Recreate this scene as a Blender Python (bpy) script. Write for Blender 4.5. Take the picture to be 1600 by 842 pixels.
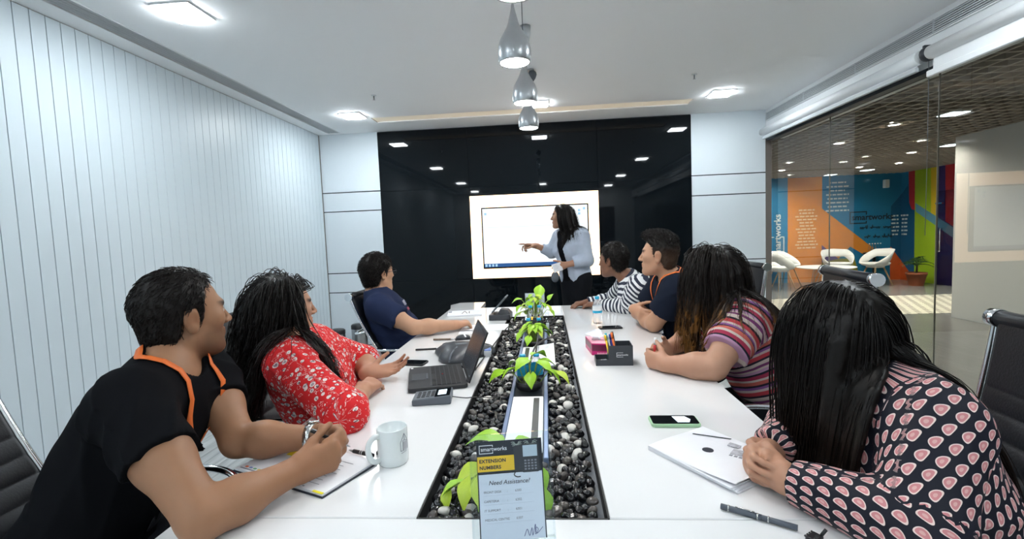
import bpy, math, random
import numpy as np
from mathutils import Matrix, Vector

for o in list(bpy.data.objects):
    bpy.data.objects.remove(o, do_unlink=True)
scene = bpy.context.scene
COL = scene.collection
PI = math.pi
random.seed(7)

# ------------------------------------------------------------------ camera
W_PX, H_PX = 1600, 842
F_PX = 737.29
YAW, PITCH, ROLL = 0.0736, -0.0700, -0.0400
CAM = Vector((0.0899, 0.0, 1.33))
cy, sy, cp, sp = math.cos(YAW), math.sin(YAW), math.cos(PITCH), math.sin(PITCH)
fw = Vector((-sy * cp, cy * cp, sp)); rt = Vector((cy, sy, 0)); up = rt.cross(fw)
cr, sr = math.cos(ROLL), math.sin(ROLL)
r2 = rt * cr + up * sr; u2 = up * cr - rt * sr
cam_data = bpy.data.cameras.new('camera')
cam_data.sensor_fit = 'HORIZONTAL'; cam_data.sensor_width = 36.0
cam_data.lens = 36.0 * F_PX / W_PX
cam_data.clip_start = 0.05; cam_data.clip_end = 100
cam = bpy.data.objects.new('camera', cam_data); COL.objects.link(cam)
M = Matrix.Identity(4)
for i in range(3):
    M[i][0] = r2[i]; M[i][1] = u2[i]; M[i][2] = -fw[i]; M[i][3] = CAM[i]
cam.matrix_world = M
scene.camera = cam

# ------------------------------------------------------------------ world, exposure
world = bpy.data.worlds.new('world'); scene.world = world
world.use_nodes = True
world.node_tree.nodes['Background'].inputs[0].default_value = (0.75, 0.85, 1.0, 1)
world.node_tree.nodes['Background'].inputs[1].default_value = 0.25
scene.view_settings.view_transform = 'Standard'
scene.view_settings.look = 'None'
scene.view_settings.exposure = 0.24
scene.view_settings.gamma = 1.0
scene.view_settings.use_curve_mapping = False
scene.cycles.use_denoising = True
scene.cycles.max_bounces = 10
scene.cycles.transparent_max_bounces = 12
scene.cycles.sample_clamp_indirect = 12.0
PANEL_W = 118.0       # emission strength of the square ceiling panels
PENDANT_W = 125.0     # emission strength of the pendant lamps
LOUNGE_W = 1500.0      # emission strength of the lounge downlights

# ------------------------------------------------------------------ dimensions
XL, XR, YB, YF, HZ = -2.724, 2.73, 5.887, -2.9, 2.70
TZ = 0.75            # table top

# ------------------------------------------------------------------ materials
MATS = {}
def mat(name, color=(0.8, 0.8, 0.8), rough=0.5, metal=0.0, spec=0.5, noise=0.0, nscale=20.0, bump=0.0, bscale=60.0,
        coat=0.0, emit=None, estr=0.0, trans=0.0, ior=1.45, alpha=1.0, sss=0.0, attr=None, sheen=0.0):
    if name in MATS: return MATS[name]
    m = bpy.data.materials.new(name); m.use_nodes = True
    nt = m.node_tree; b = nt.nodes['Principled BSDF']
    b.inputs['Base Color'].default_value = (*color, 1)
    b.inputs['Roughness'].default_value = rough
    b.inputs['Metallic'].default_value = metal
    b.inputs['Specular IOR Level'].default_value = spec
    b.inputs['IOR'].default_value = ior
    b.inputs['Coat Weight'].default_value = coat
    b.inputs['Coat Roughness'].default_value = 0.05
    b.inputs['Transmission Weight'].default_value = trans
    b.inputs['Alpha'].default_value = alpha
    if sheen: b.inputs['Sheen Weight'].default_value = sheen
    if sss:
        b.inputs['Subsurface Weight'].default_value = sss
        b.inputs['Subsurface Radius'].default_value = (0.012, 0.005, 0.003)
        b.inputs['Subsurface Scale'].default_value = 0.6
    if emit is not None:
        b.inputs['Emission Color'].default_value = (*emit, 1)
        b.inputs['Emission Strength'].default_value = estr
    tc = nt.nodes.new('ShaderNodeTexCoord')
    src = None
    if attr:
        a = nt.nodes.new('ShaderNodeAttribute'); a.attribute_name = attr
        src = a.outputs['Color']
    if noise:
        n = nt.nodes.new('ShaderNodeTexNoise'); n.inputs['Scale'].default_value = nscale
        n.inputs['Detail'].default_value = 4
        nt.links.new(tc.outputs['Object'], n.inputs['Vector'])
        mr = nt.nodes.new('ShaderNodeMapRange')
        mr.inputs['To Min'].default_value = 1 - noise; mr.inputs['To Max'].default_value = 1 + noise
        nt.links.new(n.outputs['Fac'], mr.inputs['Value'])
        mx = nt.nodes.new('ShaderNodeVectorMath'); mx.operation = 'SCALE'
        if src: nt.links.new(src, mx.inputs[0])
        else: mx.inputs[0].default_value = color
        nt.links.new(mr.outputs['Result'], mx.inputs['Scale'])
        src = mx.outputs['Vector']
    if src: nt.links.new(src, b.inputs['Base Color'])
    if bump:
        n2 = nt.nodes.new('ShaderNodeTexNoise'); n2.inputs['Scale'].default_value = bscale
        n2.inputs['Detail'].default_value = 5
        nt.links.new(tc.outputs['Object'], n2.inputs['Vector'])
        bp = nt.nodes.new('ShaderNodeBump'); bp.inputs['Strength'].default_value = bump
        bp.inputs['Distance'].default_value = 0.004
        nt.links.new(n2.outputs['Fac'], bp.inputs['Height']); nt.links.new(bp.outputs['Normal'], b.inputs['Normal'])
    MATS[name] = m
    return m

def nodes_of(m): return m.node_tree.nodes, m.node_tree.links, m.node_tree.nodes['Principled BSDF']

m_plank = mat('white_plank', (0.655, 0.745, 0.80), 0.38, noise=0.02, nscale=3)
m_groove = mat('groove_grey', (0.30, 0.29, 0.27), 0.7, noise=0.05)
m_ceil = mat('ceiling_paint', (0.95, 0.97, 0.985), 0.75, noise=0.015, nscale=4)
m_white = mat('white_paint', (0.80, 0.83, 0.85), 0.5, noise=0.015, nscale=5)
m_glasswhite = mat('white_back_painted_glass', (0.69, 0.755, 0.80), 0.06, spec=0.5, noise=0.015, nscale=2)
m_black = mat('black_back_painted_glass', (0.0035, 0.0055, 0.0075), 0.03, spec=0.26, noise=0.05, nscale=3)
m_seam = mat('dark_seam', (0.012, 0.02, 0.028), 0.5, noise=0.05)
m_table = mat('white_glossy_tabletop', (0.79, 0.80, 0.81), 0.13, spec=0.5, coat=0.5, noise=0.01, nscale=4)
m_tseam = mat('table_seam', (0.32, 0.34, 0.36), 0.5, noise=0.05)
m_chrome = mat('chrome', (0.82, 0.84, 0.86), 0.12, metal=1.0, noise=0.02)
m_alu = mat('brushed_aluminium', (0.56, 0.58, 0.60), 0.32, metal=1.0, noise=0.06, nscale=30)
m_steel = mat('brushed_steel', (0.42, 0.43, 0.44), 0.28, metal=1.0, noise=0.08, nscale=25)
m_bluealu = mat('blue_grey_rail', (0.16, 0.22, 0.36), 0.35, metal=0.3, noise=0.08, nscale=12)
m_leather = mat('black_leather', (0.010, 0.012, 0.016), 0.42, spec=0.45, noise=0.15, nscale=40, bump=0.25, bscale=180)
m_blackpl = mat('black_plastic', (0.014, 0.015, 0.018), 0.42, noise=0.08, nscale=30)
m_greypl = mat('grey_plastic', (0.10, 0.115, 0.135), 0.45, noise=0.05, nscale=30)
m_darkpl = mat('charcoal_plastic', (0.035, 0.040, 0.048), 0.4, noise=0.06, nscale=30)
m_screen = mat('dark_screen_glass', (0.006, 0.008, 0.010), 0.06, noise=0.05)
m_lapscr = mat('matte_laptop_screen', (0.012, 0.016, 0.022), 0.25, noise=0.05)
m_lcd_glint = mat('lit_lcd_and_glint', (0.7, 0.8, 0.85), 0.3, emit=(0.75, 0.88, 1.0), estr=0.7)
m_paper = mat('white_paper', (0.80, 0.81, 0.85), 0.7, noise=0.015, nscale=40)
m_ink = mat('dark_ink', (0.02, 0.025, 0.04), 0.6, noise=0.05)
m_greyink = mat('grey_ink', (0.25, 0.26, 0.30), 0.6, noise=0.05)
m_yellowpr = mat('yellow_print', (0.85, 0.55, 0.03), 0.5, noise=0.02)
m_navypr = mat('navy_print', (0.014, 0.020, 0.032), 0.4, noise=0.05)
m_whitepr = mat('white_print', (0.82, 0.84, 0.86), 0.5, noise=0.02)
m_ceramic = mat('white_ceramic', (0.74, 0.79, 0.80), 0.12, coat=0.4, noise=0.01)
m_leaf = mat('pothos_leaf', (0.30, 0.56, 0.03), 0.35, noise=0.25, nscale=35, bump=0.15, bscale=90)
m_leaf2 = mat('pothos_leaf_yellow', (0.48, 0.62, 0.06), 0.35, noise=0.22, nscale=35, bump=0.15, bscale=90)
m_stem = mat('green_stem', (0.26, 0.40, 0.05), 0.5, noise=0.1)
m_pebk = mat('black_pebble', (0.010, 0.010, 0.012), 0.16, spec=0.6, noise=0.5, nscale=25)
m_pebb = mat('brown_grey_pebble', (0.085, 0.075, 0.07), 0.22, spec=0.5, noise=0.4, nscale=30)
m_pebw = mat('white_pebble', (0.62, 0.60, 0.56), 0.3, noise=0.12, nscale=30)
m_soil = mat('dark_trough', (0.008, 0.008, 0.009), 0.6, noise=0.2)
m_led = mat('led_panel', (1, 1, 1), 0.5, emit=(0.90, 0.965, 1.0), estr=PANEL_W)
m_lamp = mat('pendant_diffuser', (1, 1, 1), 0.5, emit=(1.0, 0.98, 0.95), estr=PENDANT_W)
m_warmbox = mat('backlit_frame', (1, 0.95, 0.85), 0.4, emit=(1.0, 0.60, 0.30), estr=2.5)
m_tvbezel = mat('tv_bezel', (0.006, 0.006, 0.008), 0.25, noise=0.05)
m_orange = mat('orange_ribbon', (0.75, 0.16, 0.03), 0.55, noise=0.06, nscale=60)
m_wood = mat('light_wood', (0.52, 0.33, 0.17), 0.45, noise=0.15, nscale=25)
m_shell = mat('white_shell', (0.78, 0.78, 0.76), 0.3, noise=0.01)
m_terra = mat('terracotta', (0.30, 0.085, 0.035), 0.6, noise=0.12, nscale=20)
m_palm = mat('palm_leaf', (0.025, 0.07, 0.015), 0.45, noise=0.3, nscale=20)
m_lfloor = mat('lounge_floor', (0.20, 0.195, 0.185), 0.22, noise=0.12, nscale=2.5)
m_mesh = mat('taupe_ceiling_grid', (0.34, 0.29, 0.24), 0.55, noise=0.05)
m_void = mat('ceiling_void', (0.035, 0.033, 0.032), 0.8, noise=0.1)
m_lled = mat('lounge_downlight_lens', (1, 1, 1), 0.5, emit=(1.0, 0.95, 0.86), estr=LOUNGE_W)
m_bottle = mat('clear_plastic', (0.93, 0.97, 1.0), 0.04, trans=1.0, ior=1.2, alpha=0.55)
m_bluecap = mat('blue_cap', (0.02, 0.38, 0.62), 0.35, noise=0.05)
m_cable = mat('black_cable', (0.012, 0.012, 0.014), 0.4, noise=0.05)
m_skinwatch = mat('watch_steel', (0.65, 0.66, 0.66), 0.2, metal=1.0, noise=0.05)
m_gold = mat('gold', (0.85, 0.55, 0.18), 0.2, metal=1.0, noise=0.03)

# architectural glass: transparent with a Fresnel reflection
def glass_mat(name, tint, refl=1.5, rough=0.0):
    m = bpy.data.materials.new(name); m.use_nodes = True
    nt = m.node_tree; nt.nodes.clear()
    out = nt.nodes.new('ShaderNodeOutputMaterial')
    tr = nt.nodes.new('ShaderNodeBsdfTransparent'); tr.inputs[0].default_value = (*tint, 1)
    gl = nt.nodes.new('ShaderNodeBsdfGlossy'); gl.inputs['Roughness'].default_value = rough
    fr = nt.nodes.new('ShaderNodeFresnel'); fr.inputs[0].default_value = refl
    mx = nt.nodes.new('ShaderNodeMixShader')
    n = nt.nodes.new('ShaderNodeTexNoise'); n.inputs['Scale'].default_value = 0.7
    bp = nt.nodes.new('ShaderNodeBump'); bp.inputs['Strength'].default_value = 0.01
    nt.links.new(n.outputs['Fac'], bp.inputs['Height']); nt.links.new(bp.outputs['Normal'], gl.inputs['Normal'])
    geo = nt.nodes.new('ShaderNodeNewGeometry'); inv = nt.nodes.new('ShaderNodeMath'); inv.operation = 'SUBTRACT'; inv.inputs[0].default_value = 1.0
    fm = nt.nodes.new('ShaderNodeMath'); fm.operation = 'MULTIPLY'
    nt.links.new(geo.outputs['Backfacing'], inv.inputs[1]); nt.links.new(fr.outputs[0], fm.inputs[0]); nt.links.new(inv.outputs[0], fm.inputs[1])
    nt.links.new(fm.outputs[0], mx.inputs[0]); nt.links.new(tr.outputs[0], mx.inputs[1]); nt.links.new(gl.outputs[0], mx.inputs[2])
    nt.links.new(mx.outputs[0], out.inputs[0])
    MATS[name] = m
    return m
m_pane = glass_mat('partition_glass', (0.80, 0.82, 0.80), 1.62)
m_acryl = glass_mat('clear_acrylic', (0.95, 0.97, 0.98), 1.45)
m_lens = glass_mat('spectacle_lens', (0.95, 0.96, 0.97), 1.4)

# ------------------------------------------------------------------ mesh helpers
def fast_mesh(name, verts, faces=None, quads=None, smooth=False):
    """verts (n,3) array; faces: list of index tuples, or quads/tris as an (m,k) array."""
    me = bpy.data.meshes.new(name)
    verts = np.asarray(verts, np.float32)
    if quads is not None:
        quads = np.asarray(quads, np.int32); k = quads.shape[1]
        loops = quads.ravel(); starts = np.arange(len(quads), dtype=np.int32) * k
    else:
        loops = np.fromiter((i for f in faces for i in f), np.int32)
        lens = np.fromiter((len(f) for f in faces), np.int32)
        starts = np.concatenate([[0], np.cumsum(lens)[:-1]]).astype(np.int32) if len(lens) else np.zeros(0, np.int32)
    me.vertices.add(len(verts)); me.vertices.foreach_set('co', verts.ravel())
    me.loops.add(len(loops)); me.loops.foreach_set('vertex_index', loops)
    me.polygons.add(len(starts)); me.polygons.foreach_set('loop_start', starts)
    if smooth: me.polygons.foreach_set('use_smooth', np.ones(len(starts), bool))
    me.update(calc_edges=True)
    return me

def link(name, data, parent=None, loc=None):
    o = bpy.data.objects.new(name, data); COL.objects.link(o)
    if parent is not None: o.parent = parent
    if loc is not None: o.location = loc
    return o

class MB:
    """collects shapes for ONE mesh object"""
    def __init__(s): s.v = []; s.f = []; s.n = 0; s.sm = []; s.X = Matrix.Identity(4)
    def add(s, verts, faces, smooth=False):
        s.v += [s.X @ Vector(p) for p in verts]
        s.f += [tuple(i + s.n for i in f) for f in faces]; s.n += len(verts)
        s.sm += [smooth] * len(faces); return s
    def box(s, x0, x1, y0, y1, z0, z1, ch=0.0):
        if ch <= 0:
            return s.add([(x0, y0, z0), (x1, y0, z0), (x1, y1, z0), (x0, y1, z0), (x0, y0, z1), (x1, y0, z1), (x1, y1, z1), (x0, y1, z1)],
                  [(3, 2, 1, 0), (4, 5, 6, 7), (0, 1, 5, 4), (1, 2, 6, 5), (2, 3, 7, 6), (3, 0, 4, 7)])
        return s.rprism(x0, x1, y0, y1, z0, z1, ch * 1.5, ch, 2)
    def rprism(s, x0, x1, y0, y1, z0, z1, r, ch=0.0, n=4, smooth=False):
        """rounded-rectangle plate, corner radius r, chamfer ch top and bottom"""
        def ring(ins, z):
            pts = []; rr = max(r - ins, 1e-5)
            for cx_, cy_, a0 in ((x1 - r, y1 - r, 0), (x0 + r, y1 - r, PI / 2), (x0 + r, y0 + r, PI), (x1 - r, y0 + r, 1.5 * PI)):
                for k in range(n + 1):
                    a = a0 + k * PI / 2 / n
                    pts.append((cx_ + rr * math.cos(a), cy_ + rr * math.sin(a), z))
            return pts
        rings = [ring(ch, z0), ring(0, z0 + ch), ring(0, z1 - ch), ring(ch, z1)] if ch > 0 else [ring(0, z0), ring(0, z1)]
        return s.loft(rings, True, smooth)
    def loft(s, rings, caps=True, smooth=True, closed=True):
        m = len(rings[0]); V = [p for r in rings for p in r]; F = []
        for i in range(len(rings) - 1):
            for j in range(m if closed else m - 1):
                k = (j + 1) % m
                F.append((i * m + j, i * m + k, (i + 1) * m + k, (i + 1) * m + j))
        s.add(V, F, smooth)
        if caps:
            b = s.n - len(V)
            s.f.append(tuple(b + j for j in reversed(range(m)))); s.f.append(tuple(b + (len(rings) - 1) * m + j for j in range(m)))
            s.sm += [False, False]
        return s
    def lathe(s, prof, n=24, c=(0, 0, 0), caps=True):
        rings = [[(c[0] + r * math.cos(2 * PI * k / n), c[1] + r * math.sin(2 * PI * k / n), c[2] + z) for k in range(n)] for r, z in prof]
        return s.loft(rings, caps, True)
    def cyl(s, a, b, r, n=12, r2=None): return s.tube([a, b], r, n, r_end=r2)
    def tube(s, pts, r, n=8, r_end=None, caps=True, flat=1.0, upv=None):
        pts = [Vector(p) for p in pts]; m = len(pts); rings = []
        t0 = (pts[1] - pts[0]).normalized()
        nrm = Vector(upv) if upv else (Vector((0, 0, 1)) if abs(t0.z) < 0.9 else Vector((1, 0, 0)))
        for i, p in enumerate(pts):
            t = (pts[min(i + 1, m - 1)] - pts[max(i - 1, 0)]).normalized()
            nrm = (nrm - t * nrm.dot(t)).normalized(); bn = t.cross(nrm)
            rr = r if r_end is None else r + (r_end - r) * i / (m - 1)
            rings.append([p + (nrm * math.sin(2 * PI * k / n) * flat + bn * math.cos(2 * PI * k / n)) * rr for k in range(n)])
        return s.loft(rings, caps, True)
    def sphere(s, c, r, nu=12, nv=8, sc=(1, 1, 1)):
        prof = [(max(math.sin(PI * i / nv), 1e-3), -math.cos(PI * i / nv)) for i in range(nv + 1)]
        rings = [[(c[0] + r * sc[0] * a * math.cos(2 * PI * k / nu), c[1] + r * sc[1] * a * math.sin(2 * PI * k / nu), c[2] + r * sc[2] * z) for k in range(nu)] for a, z in prof]
        return s.loft(rings, True, True)
    def poly(s, pts, th, axis_n):
        """flat polygon with thickness th along axis_n"""
        nrm = Vector(axis_n) * th; a = [Vector(p) for p in pts]; m = len(a)
        V = a + [p + nrm for p in a]
        F = [tuple(reversed(range(m))), tuple(range(m, 2 * m))] + [(i, (i + 1) % m, m + (i + 1) % m, m + i) for i in range(m)]
        return s.add(V, F)
    def mesh(s, name):
        me = fast_mesh(name, np.array([tuple(p) for p in s.v], np.float32), faces=s.f)
        me.polygons.foreach_set('use_smooth', np.array(s.sm, bool)); me.update()
        return me
    def build(s, name, m, parent=None, loc=None):
        me = s.mesh(name); me.materials.append(m)
        return link(name, me, parent, loc)

def tag(o, label=None, cat=None, group=None, kind=None):
    if label: o['label'] = label
    if cat: o['category'] = cat
    if group: o['group'] = group
    if kind: o['kind'] = kind
    return o
def empty(name, loc=(0, 0, 0), rz=0.0):
    o = bpy.data.objects.new(name, None); COL.objects.link(o)
    o.location = loc; o.rotation_euler = (0, 0, rz); o.empty_display_size = 0.05
    return o
def struct(name): return tag(empty(name), kind='structure')
def copy_tree(o, parent=None):
    c = o.copy(); COL.objects.link(c)
    if parent is not None: c.parent = parent
    for ch in list(o.children): copy_tree(ch, c)
    return c
def place(o, loc, rz=0.0):
    o.location = loc; o.rotation_euler = (0, 0, rz); return o
def smooth_path(pts, n=8):
    """Catmull-Rom through pts"""
    P = [Vector(p) for p in pts]; P = [2 * P[0] - P[1]] + P + [2 * P[-1] - P[-2]]; out = []
    for i in range(1, len(P) - 2):
        for k in range(n):
            t = k / n; a, b, c, d = P[i - 1], P[i], P[i + 1], P[i + 2]
            out.append(0.5 * ((2 * b) + (c - a) * t + (2 * a - 5 * b + 4 * c - d) * t * t + (3 * b - 3 * c + d - a) * t ** 3))
    out.append(P[-2]); return out
def text(name, s, size, m, parent, mtx, depth=0.0004, align='LEFT', shear=0.0, bold=0.0, spacing=1.0):
    cu = bpy.data.curves.new('tmp', 'FONT'); cu.body = s; cu.size = size; cu.extrude = depth
    cu.align_x = align; cu.shear = shear; cu.offset = bold; cu.space_character = spacing; cu.resolution_u = 3
    ob = bpy.data.objects.new('tmp', cu); COL.objects.link(ob)
    me = bpy.data.meshes.new_from_object(ob)
    bpy.data.objects.remove(ob); bpy.data.curves.remove(cu)
    me.name = name; me.materials.clear(); me.materials.append(m); me.transform(mtx)
    return link(name, me, parent)
def frame_mtx(o, ex, ey, ez=None):
    ex, ey = Vector(ex), Vector(ey); ez = ex.cross(ey) if ez is None else Vector(ez)
    m = Matrix.Identity(4)
    for i in range(3): m[i][0] = ex[i]; m[i][1] = ey[i]; m[i][2] = ez[i]; m[i][3] = o[i]
    return m

# ================================================================== STRUCTURE: the meeting room
def shared(meshobj, name, parent, loc=None, rot=None):
    o = bpy.data.objects.new(name, meshobj); COL.objects.link(o); o.parent = parent
    if loc is not None: o.location = loc
    if rot is not None: o.rotation_euler = rot
    return o

# floor: grey wood planks
floor_mat = mat('grey_wood_plank', (0.33, 0.345, 0.345), 0.42)
nn, ll, bb = nodes_of(floor_mat)
tc = nn.new('ShaderNodeTexCoord'); mp = nn.new('ShaderNodeMapping'); mp.inputs['Scale'].default_value = (26, 1.6, 10)
oi = nn.new('ShaderNodeObjectInfo'); ad = nn.new('ShaderNodeVectorMath'); ad.operation = 'ADD'
mul = nn.new('ShaderNodeMath'); mul.operation = 'MULTIPLY'; mul.inputs[1].default_value = 31.0
ll.new(oi.outputs['Random'], mul.inputs[0]); ll.new(tc.outputs['Object'], ad.inputs[0]); ll.new(mul.outputs[0], ad.inputs[1])
ll.new(ad.outputs[0], mp.inputs['Vector'])
no = nn.new('ShaderNodeTexNoise'); no.inputs['Scale'].default_value = 1.0; no.inputs['Detail'].default_value = 6; no.inputs['Distortion'].default_value = 0.6
ll.new(mp.outputs[0], no.inputs['Vector'])
rp = nn.new('ShaderNodeValToRGB'); rp.color_ramp.elements[0].color = (0.22, 0.23, 0.235, 1); rp.color_ramp.elements[1].color = (0.56, 0.58, 0.575, 1)
rp.color_ramp.elements[0].position = 0.25; rp.color_ramp.elements[1].position = 0.75
ll.new(no.outputs['Fac'], rp.inputs[0]); ll.new(rp.outputs[0], bb.inputs['Base Color'])
floor = MB().box(XL - 0.1, XR + 0.1, YF, YB + 0.1, -0.06, -0.008).build('floor', m_seam); tag(floor, kind='structure')
pw, plen = 0.19, 1.25
pm = MB().box(0, pw - 0.0025, 0, plen - 0.0025, -0.008, 0.0).mesh('floor_plank'); pm.materials.append(floor_mat)
x = XL; row = 0
while x < XR - 0.02:
    y = YF - (row * 0.43) % plen
    while y < YB:
        if y > -1.4 and y + plen < YB + 0.2:
            shared(pm, 'plank', floor, (x, y, 0))
        y += plen
    x += pw; row += 1
MB().box(XL, XR, YF, -0.2, -0.007, -0.001).build('rear_floor_boards', floor_mat, floor)
MB().box(XL, XR, YB - 1.3, YB, -0.0075, -0.0015).build('edge_floor_boards', floor_mat, floor)

# left wall: grooved white boards
wl = MB().box(XL - 0.12, XL - 0.006, YF, YB + 0.1, 0, HZ + 0.1).build('wall_left', m_groove); tag(wl, kind='structure')
bw = 0.0859
pk = MB().box(-0.008, 0.0, 0.0022, bw - 0.0022, 0.0, HZ - 0.005, 0.001).mesh('wall_plank'); pk.materials.append(m_plank)
k = 0
y = 2.432 + 40 * bw
while y > -1.0:
    if y + bw < YB: shared(pk, 'plank', wl, (XL, y, 0))
    y -= bw
MB().box(XL - 0.004, XL, YF, y + bw, 0, HZ).build('rear_boarding', m_plank, wl)

# ceiling with the slot diffuser and a shallow recess for an added glow strip before the back wall
ce = MB()
ce.box(XL - 0.1, -2.575, YF, YB + 0.1, HZ, HZ + 0.08)
ce.box(-2.575, -2.415, 5.815, YB + 0.1, HZ, HZ + 0.08)
ce.box(-2.415, XR + 0.1, YF, 5.22, HZ, HZ + 0.08)
ce.box(-2.415, -1.80, 5.22, 5.44, HZ, HZ + 0.08); ce.box(1.70, XR + 0.1, 5.22, 5.44, HZ, HZ + 0.08)
ce.box(-2.415, XR + 0.1, 5.44, YB + 0.1, HZ, HZ + 0.08)
ce.box(-2.6, 1.8, YF, YB + 0.1, HZ + 0.08, HZ + 0.11)
ceiling = ce.build('ceiling', m_ceil); tag(ceiling, kind='structure')
m_ceil_glow = mat('ceiling_glow', (1, 0.9, 0.75), 0.5, emit=(1.0, 0.80, 0.58), estr=0.175)
MB().box(-1.80, 1.70, 5.222, 5.438, HZ + 0.012, HZ + 0.02).build('glow_strip', m_ceil_glow, ceiling)  # added emissive strip standing in for warm light spilt on the ceiling, no fitting
sd = empty('slot_diffuser', (-2.495, 0, HZ)); tag(sd, 'long narrow white air slot let into the ceiling beside the boarded wall', 'air vent')
MB().box(-0.08, 0.08, YF, 5.81, 0.035, 0.05).build('duct', m_seam, sd)
for xx in (-0.076, 0.070):
    MB().box(xx, xx + 0.006, YF, 5.81, -0.004, 0.035).build('frame_bar', m_white, sd)
MB().box(-0.08, 0.08, 5.806, 5.814, -0.004, 0.035).build('end_bar', m_white, sd)
m_vent = mat('vent_grey', (0.52, 0.56, 0.59), 0.5, noise=0.03)
for kk in range(5):
    xx = -0.056 + kk * 0.026
    MB().add([(xx, YF, 0.0), (xx + 0.014, YF, 0.016), (xx + 0.017, YF, 0.016), (xx + 0.003, YF, 0.0), (xx, 5.806, 0.0), (xx + 0.014, 5.806, 0.016), (xx + 0.017, 5.806, 0.016), (xx + 0.003, 5.806, 0.0)],
             [(0, 1, 2, 3), (7, 6, 5, 4), (0, 4, 5, 1), (1, 5, 6, 2), (2, 6, 7, 3), (3, 7, 4, 0)]).build('slat', m_vent, sd)

# back wall: white glass panels left and right, black glass panels in the middle
wb = MB().box(XL - 0.1, XR + 0.02, YB + 0.012, YB + 0.15, 0, HZ + 0.1).build('wall_back', m_seam); tag(wb, kind='structure')
zs = [0.0, 0.692, 0.942, 1.73, 1.97, HZ]
BX0, BX1 = -1.969, 1.865
for x0, x1 in ((XL, BX0), (BX1, XR)):
    for a, b in zip(zs[:-1], zs[1:]):
        MB().box(x0 + 0.001, x1 - 0.003, YB, YB + 0.012, a + 0.006, b - (0.006 if b < HZ else 0)).build('white_panel', m_glasswhite, wb)
xs = [BX0, -0.835, 0.750, BX1]
for i in range(3):
    for a, b in ((0.0, 0.817), (0.817, 1.955), (1.955, HZ - 0.012)):
        MB().box(xs[i] + 0.0015, xs[i + 1] - 0.0015, YB - 0.012, YB + 0.012, a + 0.0015, b - 0.0015).build('black_panel', m_black, wb)

# right wall: bulkhead above, glass partition below
GX = 2.80
wr = MB().box(XR, GX + 0.16, YF, YB + 0.05, 2.365, HZ + 0.1).build('wall_right', m_white); tag(wr, kind='structure')
MB().box(XR + 0.005, GX + 0.03, YF, YB, 2.335, 2.364).build('head_channel', m_seam, wr)
gr = empty('linear_grille', (XR, 0, 0)); tag(gr, 'long grey slatted air grille on the bulkhead above the blinds', 'air vent')
MB().box(-0.006, -0.002, YF, 5.845, 2.565, 2.660).build('backing', m_seam, gr)
for z in (2.560, 2.657):
    MB().box(-0.014, -0.001, YF, 5.85, z, z + 0.008).build('frame_bar', m_white, gr)
for kk in range(6):
    z = 2.572 + kk * 0.0145
    MB().box(-0.013, -0.006, YF, 5.845, z, z + 0.0085).build('slat', m_vent, gr)
for yy in np.arange(-0.55, 5.9, 0.8):
    MB().box(-0.0145, -0.006, yy - 0.004, yy + 0.004, 2.566, 2.659).build('joint_bar', m_vent, gr)
seams = [YB, 4.746, 3.50, 2.28, 1.06, -0.16, YF]
for kk in range(len(seams) - 1):
    w = struct('window_%d' % (kk + 1))
    MB().box(GX, GX + 0.012, seams[kk + 1] + 0.0025, seams[kk] - 0.0025, 0.004, 2.34).build('pane', m_pane, w)
    if kk < 5:
        MB().box(GX + 0.0005, GX + 0.0115, seams[kk + 1] - 0.002, seams[kk + 1] + 0.002, 0.004, 2.34).build('seam_joint', mat('silicone_joint', (0.22, 0.20, 0.17), 0.35, noise=0.05), w)
jm = MB().box(XR + 0.001, GX - 0.004, YB - 0.001, YB + 0.11, 0, 2.36).build('trim_3', mat('brown_grey_jamb', (0.16, 0.14, 0.125), 0.4, noise=0.05)); tag(jm, kind='structure')
tr = MB().box(GX - 0.02, GX + 0.032, YF, YB, 0.0, 0.012).build('trim_1', m_alu); tag(tr, kind='structure')

# wall behind the camera with a door
wf = MB().box(XL - 0.1, XR + 0.1, YF - 0.12, YF, 0, HZ + 0.1).build('wall_front', m_white); tag(wf, kind='structure')
dr = MB().box(1.25, 2.2, YF - 0.001, YF + 0.035, 0, 2.12, 0.004).build('door_1', mat('dark_door', (0.09, 0.07, 0.06), 0.35, noise=0.1)); tag(dr, kind='structure')
MB().cyl((1.33, YF + 0.08, 0.85), (1.33, YF + 0.08, 1.25), 0.012).build('door_handle', m_chrome, dr)

# ================================================================== STRUCTURE: the lounge beyond the glass
LX, LY, LZ = 8.1, 11.3, 2.4
fl = MB().box(GX + 0.012, LX + 0.2, YF, LY + 0.2, -0.06, -0.012).build('floor_lounge', m_lfloor); tag(fl, kind='structure')
tile_mat = mat('patterned_tile', (0.7, 0.66, 0.56), 0.3)
nn, ll, bb = nodes_of(tile_mat)
tc = nn.new('ShaderNodeTexCoord')
sx = nn.new('ShaderNodeSeparateXYZ'); ll.new(tc.outputs['Object'], sx.inputs[0])
def mth(op, a, b=None, c=None):
    n = nn.new('ShaderNodeMath'); n.operation = op
    for i, v in enumerate((a, b, c)):
        if v is None: continue
        if isinstance(v, (int, float)): n.inputs[i].default_value = v
        else: ll.new(v, n.inputs[i])
    return n.outputs[0]
fx = mth('ABSOLUTE', mth('SUBTRACT', mth('FRACT', mth('MULTIPLY', sx.outputs[0], 1 / 0.15)), 0.5))
fy = mth('ABSOLUTE', mth('SUBTRACT', mth('FRACT', mth('MULTIPLY', sx.outputs[1], 1 / 0.3)), 0.5))
dia = mth('LESS_THAN', mth('ADD', mth('MULTIPLY', fx, 1.5), fy), 0.30)
fx2 = mth('ABSOLUTE', mth('SUBTRACT', mth('FRACT', mth('ADD', mth('MULTIPLY', sx.outputs[0], 1 / 0.15), 0.5)), 0.5))
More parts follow.
